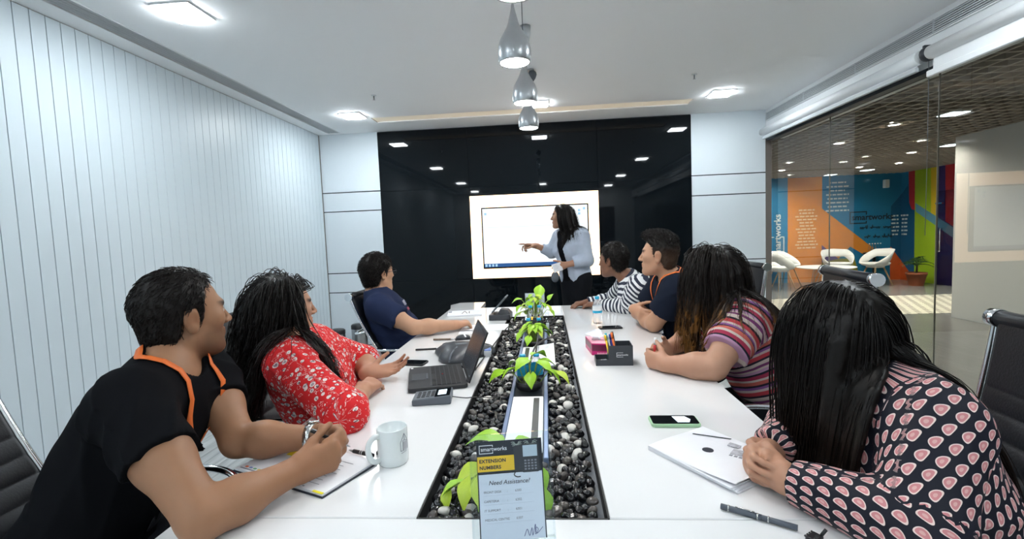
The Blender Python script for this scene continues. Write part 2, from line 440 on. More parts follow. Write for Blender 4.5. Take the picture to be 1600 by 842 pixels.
fy2 = mth('ABSOLUTE', mth('SUBTRACT', mth('FRACT', mth('ADD', mth('MULTIPLY', sx.outputs[1], 1 / 0.3), 0.5)), 0.5))
dib = mth('LESS_THAN', mth('ADD', mth('MULTIPLY', fx2, 1.5), fy2), 0.30)
mixc = nn.new('ShaderNodeMix'); mixc.data_type = 'RGBA'
mixc.inputs['A'].default_value = (0.78, 0.72, 0.60, 1); mixc.inputs['B'].default_value = (0.10, 0.085, 0.075, 1)
ll.new(mth('MAXIMUM', dia, dib), mixc.inputs['Factor']); ll.new(mixc.outputs['Result'], bb.inputs['Base Color'])
tw = 0.3
tm = MB().box(0.0015, tw - 0.0015, 0.0015, tw - 0.0015, -0.012, 0.0).mesh('lounge_tile'); tm.materials.append(tile_mat)
for i in range(18):
    for j in range(6):
        shared(tm, 'tile', fl, (2.83 + i * tw, 7.06 + j * tw, 0))
MB().box(GX + 0.012, LX, YF, 7.06, -0.0125, -0.001).build('plain_flooring', m_lfloor, fl)
MB().box(GX + 0.012, LX, 8.86, LY, -0.0125, -0.001).build('far_flooring', m_lfloor, fl)

cl = MB().box(GX + 0.10, LX + 0.2, YF, LY + 0.2, 2.75, 2.85).build('ceiling_lounge', m_void); tag(cl, kind='structure')
g = MB()
pitch = 0.15
n = int((LX - GX - 0.17) / pitch)
for i in range(n + 1):
    xx = GX + 0.165 + i * pitch; g.box(xx - 0.011, xx + 0.011, YF, LY, LZ, LZ + 0.05)
n = int((LY - YF) / pitch)
for i in range(n + 1):
    yy = YF + i * pitch; g.box(GX + 0.165, LX, yy - 0.011, yy + 0.011, LZ + 0.0005, LZ + 0.0495)
tag(g.build('grid', m_mesh, cl), kind='stuff')

# mural walls (flat painted fields a couple of millimetres proud of each other)
wlb = MB().box(GX + 0.2, LX + 0.15, LY, LY + 0.12, 0, 2.8).build('wall_lounge_back', mat('mural_blue', (0.012, 0.17, 0.34), 0.5, noise=0.03, nscale=3)); tag(wlb, kind='structure')
wlr = MB().box(LX, LX + 0.12, YF, LY, 0, 2.8).build('wall_lounge_right', MATS['mural_blue']); tag(wlr, kind='structure')
wlf = MB().box(GX + 0.2, LX + 0.1, YF - 0.12, YF, 0, 2.8).build('wall_lounge_front', m_white); tag(wlf, kind='structure')
def P_(n, c): return mat('mural_' + n, c, 0.5, noise=0.03, nscale=3)
layer = [0]
def mural(wall, pts, m, name='mural_field'):
    layer[0] += 1; d = 0.0015 + 0.0004 * layer[0]
    if wall is wlb: MB().poly([(a, LY, b) for a, b in pts], d, (0, -1, 0)).build(name, m, wall)
    else: MB().poly([(LX, a, b) for a, b in pts], d, (-1, 0, 0)).build(name, m, wall)
orange_, dkb, red_ = P_('orange', (0.66, 0.23, 0.03)), P_('deep_blue', (0.008, 0.085, 0.19)), P_('red_orange', (0.58, 0.10, 0.02))
mural(wlb, [(4.6, 0), (5.25, 0), (5.25, 2.4), (4.6, 2.4)], P_('slate', (0.05, 0.09, 0.13)))
mural(wlb, [(5.64, 0), (6.39, 0), (6.39, 2.4), (5.64, 2.4)], orange_)
mural(wlb, [(6.39, 1.68), (7.52, 0.73), (7.37, 0.56), (7.01, 0.79), (6.76, 0.52), (6.39, 0.85)], orange_)
mural(wlb, [(6.39, 0.85), (6.76, 0.52), (6.39, 0.45)], P_('violet', (0.10, 0.06, 0.22)))
mural(wlb, [(6.39, 0.45), (6.76, 0.52), (7.11, 0.51), (7.25, 0.0), (6.39, 0.0)], P_('olive', (0.25, 0.22, 0.02)))
mural(wlb, [(7.88, 1.67), (8.1, 1.93), (8.1, 0), (7.88, 0)], dkb)
mural(wlb, [(7.88, 0.76), (8.1, 0.45), (8.1, 0), (7.88, 0)], red_)
mural(wlr, [(11.29, 1.93), (11.09, 2.12), (11.09, 2.4), (10.91, 2.4), (10.88, 0), (11.29, 0)], dkb)
mural(wlr, [(11.29, 0.45), (11.02, 0.19), (11.0, 0.0), (11.29, 0.0)], red_)
mural(wlr, [(11.09, 2.4), (10.91, 2.4), (10.89, 1.55), (10.98, 1.57), (11.06, 1.72)], P_('crimson', (0.45, 0.02, 0.03)))
mural(wlr, [(10.91, 2.4), (10.30, 2.4), (10.28, 0), (10.88, 0)], P_('lime', (0.30, 0.46, 0.015)))
mural(wlr, [(10.49, 2.4), (10.30, 2.4), (10.28, 1.39), (10.46, 1.46)], P_('yellow', (0.66, 0.46, 0.015)))
mural(wlr, [(10.30, 2.4), (10.13, 2.4), (10.1, 1.29), (9.62, 1.01), (9.66, 0), (10.28, 0)], P_('navy', (0.035, 0.02, 0.12)))
mural(wlr, [(10.13, 2.4), (9.57, 2.4), (9.62, 1.01), (10.1, 1.29)], P_('red', (0.42, 0.02, 0.025)))
mural(wlr, [(10.88, 1.70), (9.63, 1.0), (9.63, 0.79), (10.87, 1.52)], P_('sky', (0.10, 0.27, 0.38)))
mural(wlr, [(9.57, 2.4), (9.2, 2.4), (9.2, 1.9), (9.57, 1.9)], P_('yellow', None))
random.seed(3)
def lines(wall, cx_, z0, z1, n, wmax, m, name):
    layer[0] += 1
    b = MB()
    for i in range(n):
        z = z0 - (z0 - z1) * i / (n - 1); w = wmax * random.uniform(0.6, 1.0); p = cx_ - w / 2; h = 0.017
        while p < cx_ + w / 2 - 0.02:
            q = min(p + random.uniform(0.04, 0.12), cx_ + w / 2)
            d = 0.012
            if wall is wlb: b.box(p, q, LY - d, LY - d + 0.001, z - h, z + h)
            else: b.box(LX - d, LX - d + 0.001, p, q, z - h, z + h)
            p = q + 0.02
    tag(b.build(name, m, wall), kind='stuff')
m_mtext = mat('mural_white_text', (0.60, 0.63, 0.62), 0.6, noise=0.03)
m_mtext2 = mat('mural_peach_text', (0.70, 0.50, 0.30), 0.6, noise=0.03)
lines(wlb, 6.05, 1.66, 0.80, 13, 0.50, m_mtext2, 'printed_lines')
lines(wlb, 6.72, 2.25, 1.62, 8, 0.52, m_mtext, 'printed_lines')
lines(wlb, 7.97, 1.45, 1.03, 6, 0.20, m_mtext, 'printed_lines')
lines(wlr, 11.18, 1.45, 1.03, 6, 0.22, m_mtext, 'printed_lines')
m_logo = mat('mural_dark_text', (0.012, 0.022, 0.035), 0.5, noise=0.03)
# sideways white logo, reading upwards
text('lettering', 'smartworks', 0.205, m_mtext, wlb, frame_mtx((5.475, LY - 0.014, 0.60), (0, 0, 1), (-1, 0, 0)), bold=0.004)
lg = MB(); d0, d1 = LY - 0.013, LY - 0.011
lg.box(5.25, 5.275, d0, d1, 0.55, 1.08); lg.box(5.535, 5.56, d0, d1, 0.55, 1.08); lg.box(5.25, 5.33, d0, d1, 1.055, 1.08); lg.box(5.48, 5.56, d0, d1, 1.055, 1.08); lg.box(5.25, 5.56, d0, d1, 0.53, 0.555)
lg.build('logo_bracket', m_mtext, wlb)
text('lettering', 'smartworks', 0.185, m_logo, wlb, frame_mtx((7.03, LY - 0.014, 1.385), (1, 0, 0), (0, 0, 1)), bold=0.004)
lg = MB()
lg.box(6.985, 7.01, d0, d1, 1.30, 1.58); lg.box(6.985, 7.36, d0, d1, 1.555, 1.58); lg.box(6.985, 7.36, d0, d1, 1.30, 1.325); lg.box(7.335, 7.36, d0, d1, 1.50, 1.58); lg.box(7.335, 7.36, d0, d1, 1.30, 1.36)
lg.build('logo_bracket', m_logo, wlb)
random.seed(11)
for (a, b, z) in ((7.21, 7.86, 1.20), (7.31, 7.81, 0.99)):
    w = MB(); p = a
    while p < b - 0.05:
        L = random.uniform(0.14, 0.24); pts = []
        for i in range(int(L / 0.012)):
            pts.append((p + i * 0.012, LY - 0.014, z + 0.03 * math.sin(i * 1.9) + (0.035 if random.random() < 0.15 else 0)))
        if len(pts) > 3: w.tube(pts, 0.008, 4)
        p += L + 0.04
    tag(w.build('handwritten_script', m_logo, wlb), kind='stuff')

# white wall return at the right and a pale jamb by the lounge door
wp = MB().box(5.55, 5.80, 1.0, 6.76, 0, 2.75).build('wall_lounge_return', mat('warm_white_paint', (0.66, 0.65, 0.63), 0.55, noise=0.02, nscale=3)); tag(wp, kind='structure')
jb = MB().box(LX - 0.10, LX - 0.012, 9.36, 9.60, 0, 1.95, 0.006).build('trim_2', mat('pale_jamb', (0.55, 0.60, 0.56), 0.4, noise=0.03)); tag(jb, kind='structure')
d2 = struct('door_2')
MB().box(LX - 0.055, LX - 0.043, 9.64, 10.28, 0.01, 1.90).build('glass_leaf', glass_mat('door_glass', (0.78, 0.78, 0.80), 1.45), d2)
MB().tube([(LX - 0.06, 10.11, 0.70), (LX - 0.10, 10.11, 0.70), (LX - 0.10, 10.11, 1.14), (LX - 0.06, 10.11, 1.14)], 0.013, 8).build('pull_handle', m_chrome, d2)
MB().tube([(LX - 0.06, 10.14, 0.68), (LX - 0.06, 10.20, 0.68)], 0.012, 8).build('hinge', m_chrome, d2)
MB().box(LX - 0.07, LX - 0.03, 10.12, 10.28, 1.64, 1.665).build('patch_fitting', m_chrome, d2)

# ================================================================== LIGHTS AND CEILING FITTINGS
def panel(x, y, label):
    t = empty('ceiling_light', (x, y, HZ)); tag(t, label, 'light', 'square ceiling panels')
    MB().box(-0.10, 0.10, -0.10, 0.10, -0.0165, -0.004).build('diffuser', m_led, t)
    f = MB()
    for a, b, c, d in ((-0.115, 0.115, 0.10, 0.115), (-0.115, 0.115, -0.115, -0.10), (-0.115, -0.10, -0.10, 0.10), (0.10, 0.115, -0.10, 0.10)):
        f.box(a, b, c, d, -0.008, -0.0005)
    f.build('frame', m_white, t)
panel(-1.945, 5.07, 'square white ceiling panel light nearest the corner of boarded wall and white panels')
panel(-1.955, 2.69, 'square white ceiling panel light by the air slot, nearer of the two')
panel(1.925, 5.06, 'square white ceiling panel light above the glass side near the black wall')
panel(0.05, 5.04, 'square white ceiling panel light just behind the row of pendants')
for x, y in ((-1.95, 0.05), (1.95, 0.05), (1.95, 2.55), (-1.95, -2.2), (1.95, -2.2), (0.05, -1.0)):
    panel(x, y, 'square white ceiling panel light out of view, seen only as a glint in black glass')

PX = 0.005
pend_lab = ['brushed metal teardrop pendant cut off by the top of the picture', 'brushed metal teardrop pendant, nearest one wholly in view',
            'brushed metal teardrop pendant, middle of those in view', 'brushed metal teardrop pendant, smallest and farthest of the row']
prof = [(0.0055, 0.236), (0.0080, 0.215), (0.0125, 0.190), (0.0200, 0.165), (0.0310, 0.140), (0.0450, 0.117), (0.0575, 0.095), (0.0655, 0.070), (0.0690, 0.045), (0.0680, 0.020), (0.0650, 0.007), (0.0625, 0.0)]
pr = None
for i, y in enumerate((1.435, 2.0, 2.6, 3.2)):
    if pr is None:
        pr = empty('pendant_lamp')
        inner = [(r - 0.003, z) for r, z in prof[::-1]]
        MB().lathe(prof + [(0.003, 0.237)], 32, caps=False).build('shade', m_alu, pr)
        MB().lathe([(0.0585, 0.004), (0.0585, 0.010)], 28).build('diffuser', m_lamp, pr)
        MB().tube([(0, 0, 0.235), (0, 0, HZ - 2.04 - 0.05)], 0.0025, 6).build('cord', m_greypl, pr)
        MB().lathe([(0.008, HZ - 2.04 - 0.105), (0.024, HZ - 2.04 - 0.095), (0.033, HZ - 2.04 - 0.055), (0.036, HZ - 2.04 - 0.001)], 20).build('ceiling_cup', m_alu, pr)
        o = pr
    else: o = copy_tree(pr)
    place(o, ((0.022, -0.012, 0.006, 0.004)[i], y, 2.04)); tag(o, pend_lab[i], 'pendant lamp', 'row of pendants over the table')
# small grey spot heads on the ceiling behind the pendants
for x, y, lb in ((0.014, 4.02, 'small grey ceiling spot head beside the middle pendant'),):
    t = empty('ceiling_spot', (x, y, HZ)); tag(t, lb, 'spotlight')
    MB().lathe([(0.030, -0.012), (0.030, -0.001)], 18).build('base', m_alu, t)
    h = MB(); h.X = Matrix.Translation((0.01, 0, -0.045)) @ Matrix.Rotation(0.5, 4, 'Y')
    h.lathe([(0.022, 0.035), (0.034, 0.02), (0.038, -0.01), (0.034, -0.04)], 18).build('head', m_greypl, t)
for x, y, lb in ((-1.47, 4.43, 'small sprinkler head left of the pendants on the ceiling'), (1.456, 4.41, 'small sprinkler head right of the pendants on the ceiling')):
    t = empty('sprinkler_head', (x, y, HZ)); tag(t, lb, 'sprinkler', 'ceiling sprinklers')
    MB().lathe([(0.022, -0.006), (0.024, -0.0005)], 14).build('rosette', m_white, t)
    MB().lathe([(0.014, -0.042), (0.004, -0.038), (0.006, -0.004)], 10).build('nozzle', m_steel, t)

# lounge lights, listed in the order in which the camera sees them from left to right
def cam_u(x, y, z):
    d = Vector((x, y, z)) - CAM; return d.dot(r2) / d.dot(fw)
ORD = ['first', 'second', 'third', 'fourth', 'fifth', 'sixth', 'seventh', 'eighth', 'ninth', 'tenth', 'eleventh', 'twelfth', 'thirteenth', 'fourteenth', 'fifteenth', 'sixteenth']
DL = sorted(((4.70, 9.62), (5.34, 10.55), (5.34, 8.78), (5.35, 8.2), (6.2, 9.72), (5.9, 8.0), (4.01, 5.65), (6.66, 9.35), (5.2, 6.85), (4.05, 6.72), (4.3, 8.5), (6.6, 7.6), (3.6, 3.6), (4.9, 4.6), (7.0, 6.0), (4.0, 1.6)), key=lambda p: cam_u(p[0], p[1], LZ))
for i_, (x, y) in enumerate(DL):
    t = empty('downlight', (x, y, LZ)); tag(t, 'small round downlight in the lounge grid ceiling, %s from the left' % ORD[i_], 'light', 'lounge downlights')
    MB().lathe([(0.050, 0.012), (0.050, 0.016)], 16).build('lens', m_lled, t)
    MB().lathe([(0.066, 0.018), (0.070, -0.002), (0.055, -0.006), (0.053, 0.014)], 18, caps=False).build('rim', m_white, t)
for i_, (x, y) in enumerate(sorted(((4.30, 5.25), (6.04, 7.44), (6.77, 10.38), (6.4, 11.0)), key=lambda p: cam_u(p[0], p[1], LZ))):
    t = empty('lounge_panel_light', (x, y, LZ)); tag(t, 'square cool panel light in the lounge grid ceiling, %s from the left' % ORD[i_], 'light', 'lounge panel lights')
    MB().box(-0.09, 0.09, -0.09, 0.09, -0.004, 0.010).build('diffuser', mat('cool_lounge_panel', (1, 1, 1), 0.5, emit=(0.8, 0.92, 1.0), estr=7.0), t)
    MB().box(-0.10, 0.10, -0.10, 0.10, 0.001, 0.02).build('frame', m_white, t)
for (x, y) in ((5.43, 6.72), (6.72, 10.4)): pass
t = empty('wall_speaker', (7.73, LY - 0.05, 2.17)); tag(t, 'small white box speaker high on the blue mural wall', 'speaker')
MB().box(-0.05, 0.05, -0.05, 0.03, -0.09, 0.09, 0.008).build('case', m_white, t); MB().box(-0.04, 0.04, -0.053, -0.049, -0.08, 0.08).build('cloth_front', m_paper, t)

# roller blinds over the partition
bl = empty('roller_blind', (2.66, 0, 2.425)); tag(bl, 'white rolled-up blind tube over the glass, running to the black wall corner', 'blind')
MB().tube([(0, 3.47, 0), (0, 5.80, 0)], 0.045, 20).build('roll', m_white, bl)
MB().box(-0.012, 0.012, 3.50, 5.79, -0.085, -0.055, 0.004).build('bottom_bar', m_vent, bl)
MB().box(-0.001, 0.001, 3.50, 5.79, -0.062, -0.03).build('fabric', m_white, bl)
bl2 = empty('roller_blind', (2.655, 0, 2.425)); tag(bl2, 'white blind tube over the nearer glass panes with a hanging white bar', 'blind')
MB().tube([(0, -1.5, 0), (0, 3.38, 0)], 0.045, 20).build('roll', m_white, bl2)
MB().box(-0.015, 0.012, -1.5, 3.40, -0.155, -0.115, 0.004).build('bottom_bar', m_white, bl2)
MB().box(-0.001, 0.001, -1.5, 3.36, -0.12, -0.03).build('fabric', m_white, bl2)
MB().lathe([(0.02, -0.02), (0.048, -0.015), (0.048, 0.015), (0.02, 0.02)], 16).build('end_wheel', m_darkpl, bl2).matrix_local = Matrix.Translation((0, 3.405, 0)) @ Matrix.Rotation(PI / 2, 4, 'X')
MB().box(-0.02, 0.07, 3.41, 3.43, 0.0, 0.06, 0.003).build('bracket', m_darkpl, bl2)
MB().tube([(0.01, 3.41, -0.04), (0.012, 3.41, -0.6), (0.01, 3.412, -1.2)], 0.002, 5).build('pull_chain', m_greypl, bl2)

# ================================================================== TV WALL
bx = empty('backlit_frame', (0, YB, 0)); tag(bx, 'glowing cream backlit panel around the television', 'light panel')
MB().box(-0.835, 0.748, -0.030, -0.0125, 0.817, 1.846, 0.003).build('lit_panel', m_warmbox, bx)
tv = empty('television', (0, YB - 0.03, 0)); tag(tv, 'wide flat television showing a white desktop on the black wall', 'television')
MB().box(-0.692, 0.620, -0.055, 0.0, 0.940, 1.695, 0.004).build('case', m_tvbezel, tv)
m_tvs = mat('tv_picture', (0.02, 0.02, 0.02), 0.25, emit=(0.90, 0.97, 1.0), estr=1.05)
MB().box(-0.676, 0.604, -0.0565, -0.0545, 0.958, 1.679).build('screen', m_tvs, tv)
m_task = mat('taskbar_blue', (0.01, 0.02, 0.05), 0.25, emit=(0.03, 0.12, 0.34), estr=0.7)
MB().box(-0.676, 0.604, -0.0575, -0.0560, 0.960, 1.003).build('taskbar', m_task, tv)
MB().box(-0.676, 0.604, -0.0575, -0.0560, 0.9575, 0.9600).build('lower_edge', m_tvbezel, tv)
ic = mat('taskbar_icon', (0.02, 0.02, 0.02), 0.25, emit=(0.45, 0.75, 1.0), estr=0.8)
for k in range(4):
    MB().box(-0.665 + k * 0.042, -0.640 + k * 0.042, -0.0582, -0.0570, 0.966, 0.996).build('icon', ic, tv)
m_fnt = mat('pale_window_line', (0.02, 0.02, 0.02), 0.25, emit=(0.70, 0.86, 0.92), estr=1.0)
MB().box(-0.62, 0.56, -0.0575, -0.0560, 1.444, 1.452).build('window_line', m_fnt, tv)
for k in range(7): MB().box(-0.40 + k * 0.11, -0.397 + k * 0.11, -0.0575, -0.0560, 1.25, 1.43).build('column_line', m_fnt, tv)
for (a, b) in ((-0.655, 1.60), (0.49, 1.60), (0.55, 1.62), (0.49, 1.56)):
    MB().box(a, a + 0.03, -0.0575, -0.0560, b, b + 0.03).build('desktop_icon', ic, tv)

# ================================================================== TABLE
PXH, PF, PBK = 0.196, 0.930, 3.366
tb = empty('conference_table', (0, 0, 0)); tag(tb, 'long glossy white conference table with a pebble trough along its middle', 'table')
TT = TZ - 0.035
for nm, a in (('side_slab', (-0.72, -PXH - 0.004, 0.934, 3.85)), ('side_slab', (PXH + 0.004, 0.72, 0.934, 3.85)), ('end_slab', (-0.72, 0.72, 0.32, 0.930)), ('far_slab', (-PXH - 0.003, PXH + 0.003, 3.37, 3.85))):
    MB().box(a[0], a[1], a[2], a[3], TT, TZ, 0.002).build(nm, m_table, tb)
MB().add([(-0.72, 3.852, TT), (-0.47, 3.852, TT), (-0.47, 4.19, TT), (-0.70, 4.19, TT), (-0.76, 4.06, TT), (-0.72, 3.852, TZ), (-0.47, 3.852, TZ), (-0.47, 4.19, TZ), (-0.70, 4.19, TZ), (-0.76, 4.06, TZ)],
         [(4, 3, 2, 1, 0), (5, 6, 7, 8, 9), (0, 1, 6, 5), (1, 2, 7, 6), (2, 3, 8, 7), (3, 4, 9, 8), (4, 0, 5, 9)]).build('end_leaf', m_table, tb)
MB().box(-0.70, 0.70, 0.34, 3.83, TT - 0.012, TT - 0.001).build('under_frame', m_greypl, tb)
TD = TZ - 0.075
tro = MB()
tro.box(-PXH - 0.003, PXH + 0.003, PF, PBK, TD - 0.008, TD)
tro.box(-PXH - 0.004, -PXH, PF, PBK, TD, TZ + 0.001); tro.box(PXH, PXH + 0.004, PF, PBK, TD, TZ + 0.001)
tro.box(-PXH, PXH, PF - 0.002, PF + 0.002, TD, TZ + 0.001); tro.box(-PXH, PXH, PBK - 0.002, PBK + 0.003, TD, TZ + 0.001)
tro.build('trough', m_soil, tb)
for (x, y) in ((-0.30, 0.75), (0.30, 0.75), (-0.30, 2.55), (0.30, 2.55), (-0.30, 3.6), (0.30, 3.6)):
    MB().box(x - 0.12, x + 0.12, y - 0.03, y + 0.03, 0.0, TT - 0.012, 0.004).build('leg', m_white, tb)
    
# power strip with lids running along the trough
ps = empty('power_strip', (0.008, 0, 0)); tag(ps, 'blue-grey metal cable channel with white lids lying in the pebble trough', 'power strip')
for xx in (-0.070, 0.056):
    MB().box(xx, xx + 0.014, 1.20, 2.98, TD + 0.001, TZ - 0.002, 0.002).build('rail', m_bluealu, ps)
MB().box(-0.056, 0.056, 1.20, 2.98, TD + 0.001, TZ - 0.022).build('channel', m_darkpl, ps)
for (a, b, dx, rot) in ((1.235, 1.665, 0, 0), (1.99, 2.42, 0.03, -0.0)):
    lid = MB().box(-0.054, 0.054, a, b, TZ - 0.006, TZ + 0.002, 0.0015).build('lid', m_white, ps)
    s_ = 0.020 if a < 1.5 else -0.040
    MB().box(s_, s_ + 0.020, a + 0.01, b - 0.02, TZ + 0.0005, TZ + 0.0032).build('brush_slot', m_blackpl, lid)
# the second lid's raised flap leaning out over the pebbles
fl_ = MB().add([(0.0, 2.00, TZ + 0.006), (0.105, 1.99, TZ + 0.022), (0.105, 2.40, TZ + 0.022), (0.0, 2.40, TZ + 0.006), (0.0, 2.00, TZ + 0.010), (0.105, 1.99, TZ + 0.026), (0.105, 2.40, TZ + 0.026), (0.0, 2.40, TZ + 0.010)],
         [(3, 2, 1, 0), (4, 5, 6, 7), (0, 1, 5, 4), (1, 2, 6, 5), (2, 3, 7, 6), (3, 0, 4, 7)]).build('open_flap', m_white, ps)

# ------------------------------------------------------------------ pebbles
rng = np.random.default_rng(5)
def ico(sub):
    t = (1 + 5 ** 0.5) / 2
    v = [(-1, t, 0), (1, t, 0), (-1, -t, 0), (1, -t, 0), (0, -1, t), (0, 1, t), (0, -1, -t), (0, 1, -t), (t, 0, -1), (t, 0, 1), (-t, 0, -1), (-t, 0, 1)]
    f = [(0, 11, 5), (0, 5, 1), (0, 1, 7), (0, 7, 10), (0, 10, 11), (1, 5, 9), (5, 11, 4), (11, 10, 2), (10, 7, 6), (7, 1, 8), (3, 9, 4), (3, 4, 2), (3, 2, 6), (3, 6, 8), (3, 8, 9), (4, 9, 5), (2, 4, 11), (6, 2, 10), (8, 6, 7), (9, 8, 1)]
    v = [Vector(p).normalized() for p in v]
    for _ in range(sub):
        c = {}; nf = []
        def mid(a, b):
            k = (min(a, b), max(a, b))
            if k not in c: c[k] = len(v); v.append((v[a] + v[b]).normalized())
            return c[k]
        for a, b, d in f:
            p, q, r = mid(a, b), mid(b, d), mid(d, a); nf += [(a, p, r), (b, q, p), (d, r, q), (p, q, r)]
        f = nf
    return np.array([tuple(p) for p in v]), np.array(f)
IV2, IF2 = ico(2); IV1, IF1 = ico(1)
def pebble_shape(V, seed):
    r = np.random.default_rng(seed); d = np.ones(len(V))
    for _ in range(5):
        ax = r.normal(size=3); ax /= np.linalg.norm(ax); d -= 0.16 * np.clip(V @ ax - 0.45, 0, 1)
        ax = r.normal(size=3); d += 0.05 * np.sin(V @ ax * 1.7 + r.uniform(0, 6))
    return V * d[:, None] * np.array([1.0, 0.78, 0.60])
PEB = {}
for ci, m in enumerate((m_pebk, m_pebb, m_pebw)):
    for sh in range(5):
        me = fast_mesh('pebble', pebble_shape(IV2, sh), quads=IF2, smooth=True); me.materials.append(m); PEB[ci, sh] = me
spots = []
pt_ = 0.0255
yy = PF + 0.012; r_ = 0
while yy < PBK - 0.008:
    xx = -PXH + 0.013 + (pt_ / 2 if r_ % 2 else 0)
    while xx < PXH - 0.010:
        x = xx + rng.normal() * 0.004; y = yy + rng.normal() * 0.004
        inside = (-0.066 < x < 0.082) and 1.195 < y < 2.985
        pots = y < 1.13 and math.hypot(x + 0.01, y - 1.05) < 0.06
        if not inside and not pots: spots.append((np.clip(x, -PXH + 0.017, PXH - 0.017), np.clip(y, PF + 0.018, PBK - 0.018)))
        xx += pt_
    yy += pt_ * 0.87; r_ += 1
spots.sort(key=lambda p: p[1])
labs = ['glossy black pebble in the table trough', 'brownish grey pebble in the table trough', 'white pebble among black ones in the table trough']
stuffV, stuffF, stuffM, nst = [], [], [], 0
used = 0
from mathutils import Euler
for i, (x, y) in enumerate(spots):
    q = rng.random(); ci = 2 if q < (0.10 + 0.05 * (y > 1.9)) else (1 if q < 0.24 else 0)
    s = rng.uniform(0.0135, 0.0185) * (1.12 if ci == 2 else 1.0)
    z = TD + 0.054 + rng.uniform(-0.006, 0.009)
    eu = Euler((rng.uniform(-0.7, 0.7), rng.uniform(-0.7, 0.7), rng.uniform(0, 6.28)))
    if used < 300:
        o = bpy.data.objects.new('pebble', PEB[ci, int(rng.integers(5))]); COL.objects.link(o)
        o.location = (x, y, z); o.rotation_euler = eu; o.scale = (s, s, s)
        tag(o, labs[ci], 'pebble', ['black pebbles', 'brown pebbles', 'white pebbles'][ci]); used += 1
    else:
        V = pebble_shape(IV1, int(rng.integers(99))) * s; R_ = np.array(eu.to_matrix())
        stuffV.append(V @ R_.T + (x, y, z)); stuffF.append(IF1 + nst); nst += len(V); stuffM += [ci] * len(IF1)
# a lower layer that fills the gaps
for i in range(520):
    x = rng.uniform(-PXH + 0.018, PXH - 0.018); y = rng.uniform(PF + 0.018, PBK - 0.018)
    if -0.068 < x < 0.084 and 1.19 < y < 2.99: continue
    V = IV1 * np.array([0.016, 0.013, 0.011]); R_ = np.array(Euler((0, 0, rng.uniform(0, 6))).to_matrix())
    stuffV.append(V @ R_.T + (x, y, TD + 0.030 + rng.uniform(-0.006, 0.006))); stuffF.append(IF1 + nst); nst += len(V); stuffM += [0 if rng.random() < 0.85 else 1] * len(IF1)
me = fast_mesh('pebble_fill', np.concatenate(stuffV), quads=np.concatenate(stuffF), smooth=True)
for m in (m_pebk, m_pebb, m_pebw): me.materials.append(m)
me.polygons.foreach_set('material_index', np.array(stuffM, np.int32))
tag(link('pebble_fill', me), 'mass of small black and white pebbles filling the table trough', 'pebbles', kind='stuff')

# ------------------------------------------------------------------ pothos plants
def leaf_mesh(L, Wd, seed):
    r = random.Random(seed); n = 7; V = []; F = []
    prof = [0.30, 0.86, 1.0, 0.90, 0.66, 0.34, 0.03]
    for i in range(n):
        t = i / (n - 1); w = Wd * prof[i] * 0.5; zc = 0.10 * L * math.sin(t * PI) - 0.30 * L * t * t
        xo = L * t - (0.08 * L if i == 0 else 0)
        V += [(xo - (0.10 * L if i == 0 else 0), -w, zc + 0.22 * w), (xo, -w * 0.5, zc + 0.03 * w), (xo + (0.06 * L if i == 0 else 0), 0, zc - 0.10 * w), (xo, w * 0.5, zc + 0.03 * w), (xo - (0.10 * L if i == 0 else 0), w, zc + 0.22 * w)]
    for i in range(n - 1):
        for j in range(4):
            a = i * 5 + j; F.append((a, a + 1, a + 6, a + 5))
    nv = len(V); V += [(x, y, z - 0.0009) for x, y, z in V]; F += [tuple(reversed([k + nv for k in f])) for f in F]
    return fast_mesh('leaf', np.array(V), faces=F, smooth=True)
LEAF = []
for i in range(6):
    me = leaf_mesh(1.0, 0.72 + 0.06 * (i % 3), i); me.materials.append(m_leaf if i % 3 else m_leaf2); LEAF.append(me)
def pothos(loc, specs, label, pot=True, seed=0, lsc=0.84):
    r = random.Random(seed); t = empty('pothos_plant', loc); tag(t, label, 'plant', 'pothos plants along the table trough')
    if pot:
        MB().lathe([(0.044, 0.0), (0.052, 0.012), (0.052, 0.03), (0.047, 0.03), (0.045, 0.018)], 22, caps=False).build('pot', m_blackpl, t)
        MB().lathe([(0.046, 0.012), (0.046, 0.019)], 18).build('soil', m_soil, t)
    for k, (dx, dy, dz, L, yaw, pit) in enumerate(specs):
        a = Vector((dx * 0.25 + r.uniform(-0.01, 0.01), dy * 0.25 + r.uniform(-0.01, 0.01), 0.018)); b = Vector((dx, dy, dz))
        c = a * 0.35 + b * 0.65 + Vector((0, 0, 0.025))
        MB().tube(smooth_path([a, c, b], 4), 0.0018, 5).build('stem', m_stem, t)
        o = bpy.data.objects.new('leaf', LEAF[r.randrange(6)]); COL.objects.link(o); o.parent = t
        o.location = b; o.rotation_euler = (r.uniform(-0.3, 0.3), pit, yaw); o.scale = (L * lsc, L * lsc, L * lsc)
    return t
pothos((-0.02, 1.055, TZ - 0.035), [(-0.06, 0.01, 0.075, 0.085, 3.5, 0.25), (-0.105, -0.02, 0.055, 0.075, 3.4, 0.4), (-0.075, -0.045, 0.075, 0.075, 4.3, 0.7), (-0.13, -0.035, 0.045, 0.05, 4.5, 0.9),
        (-0.02, 0.03, 0.12, 0.095, 2.3, 0.1), (-0.05, -0.05, 0.08, 0.09, 4.9, 0.55), (0.02, -0.02, 0.11, 0.08, 4.5, 0.5), (0.065, -0.01, 0.085, 0.075, 5.4, 0.7), (0.075, -0.05, 0.055, 0.08, 5.1, 1.0), (0.03, 0.045, 0.12, 0.085, 0.8, 0.1),
        (-0.015, 0.0, 0.145, 0.095, 3.0, -0.1), (-0.03, -0.07, 0.06, 0.085, 4.75, 1.0)],
        'yellow-green pothos half hidden by the upright acrylic sign, front of the trough', True, 2)
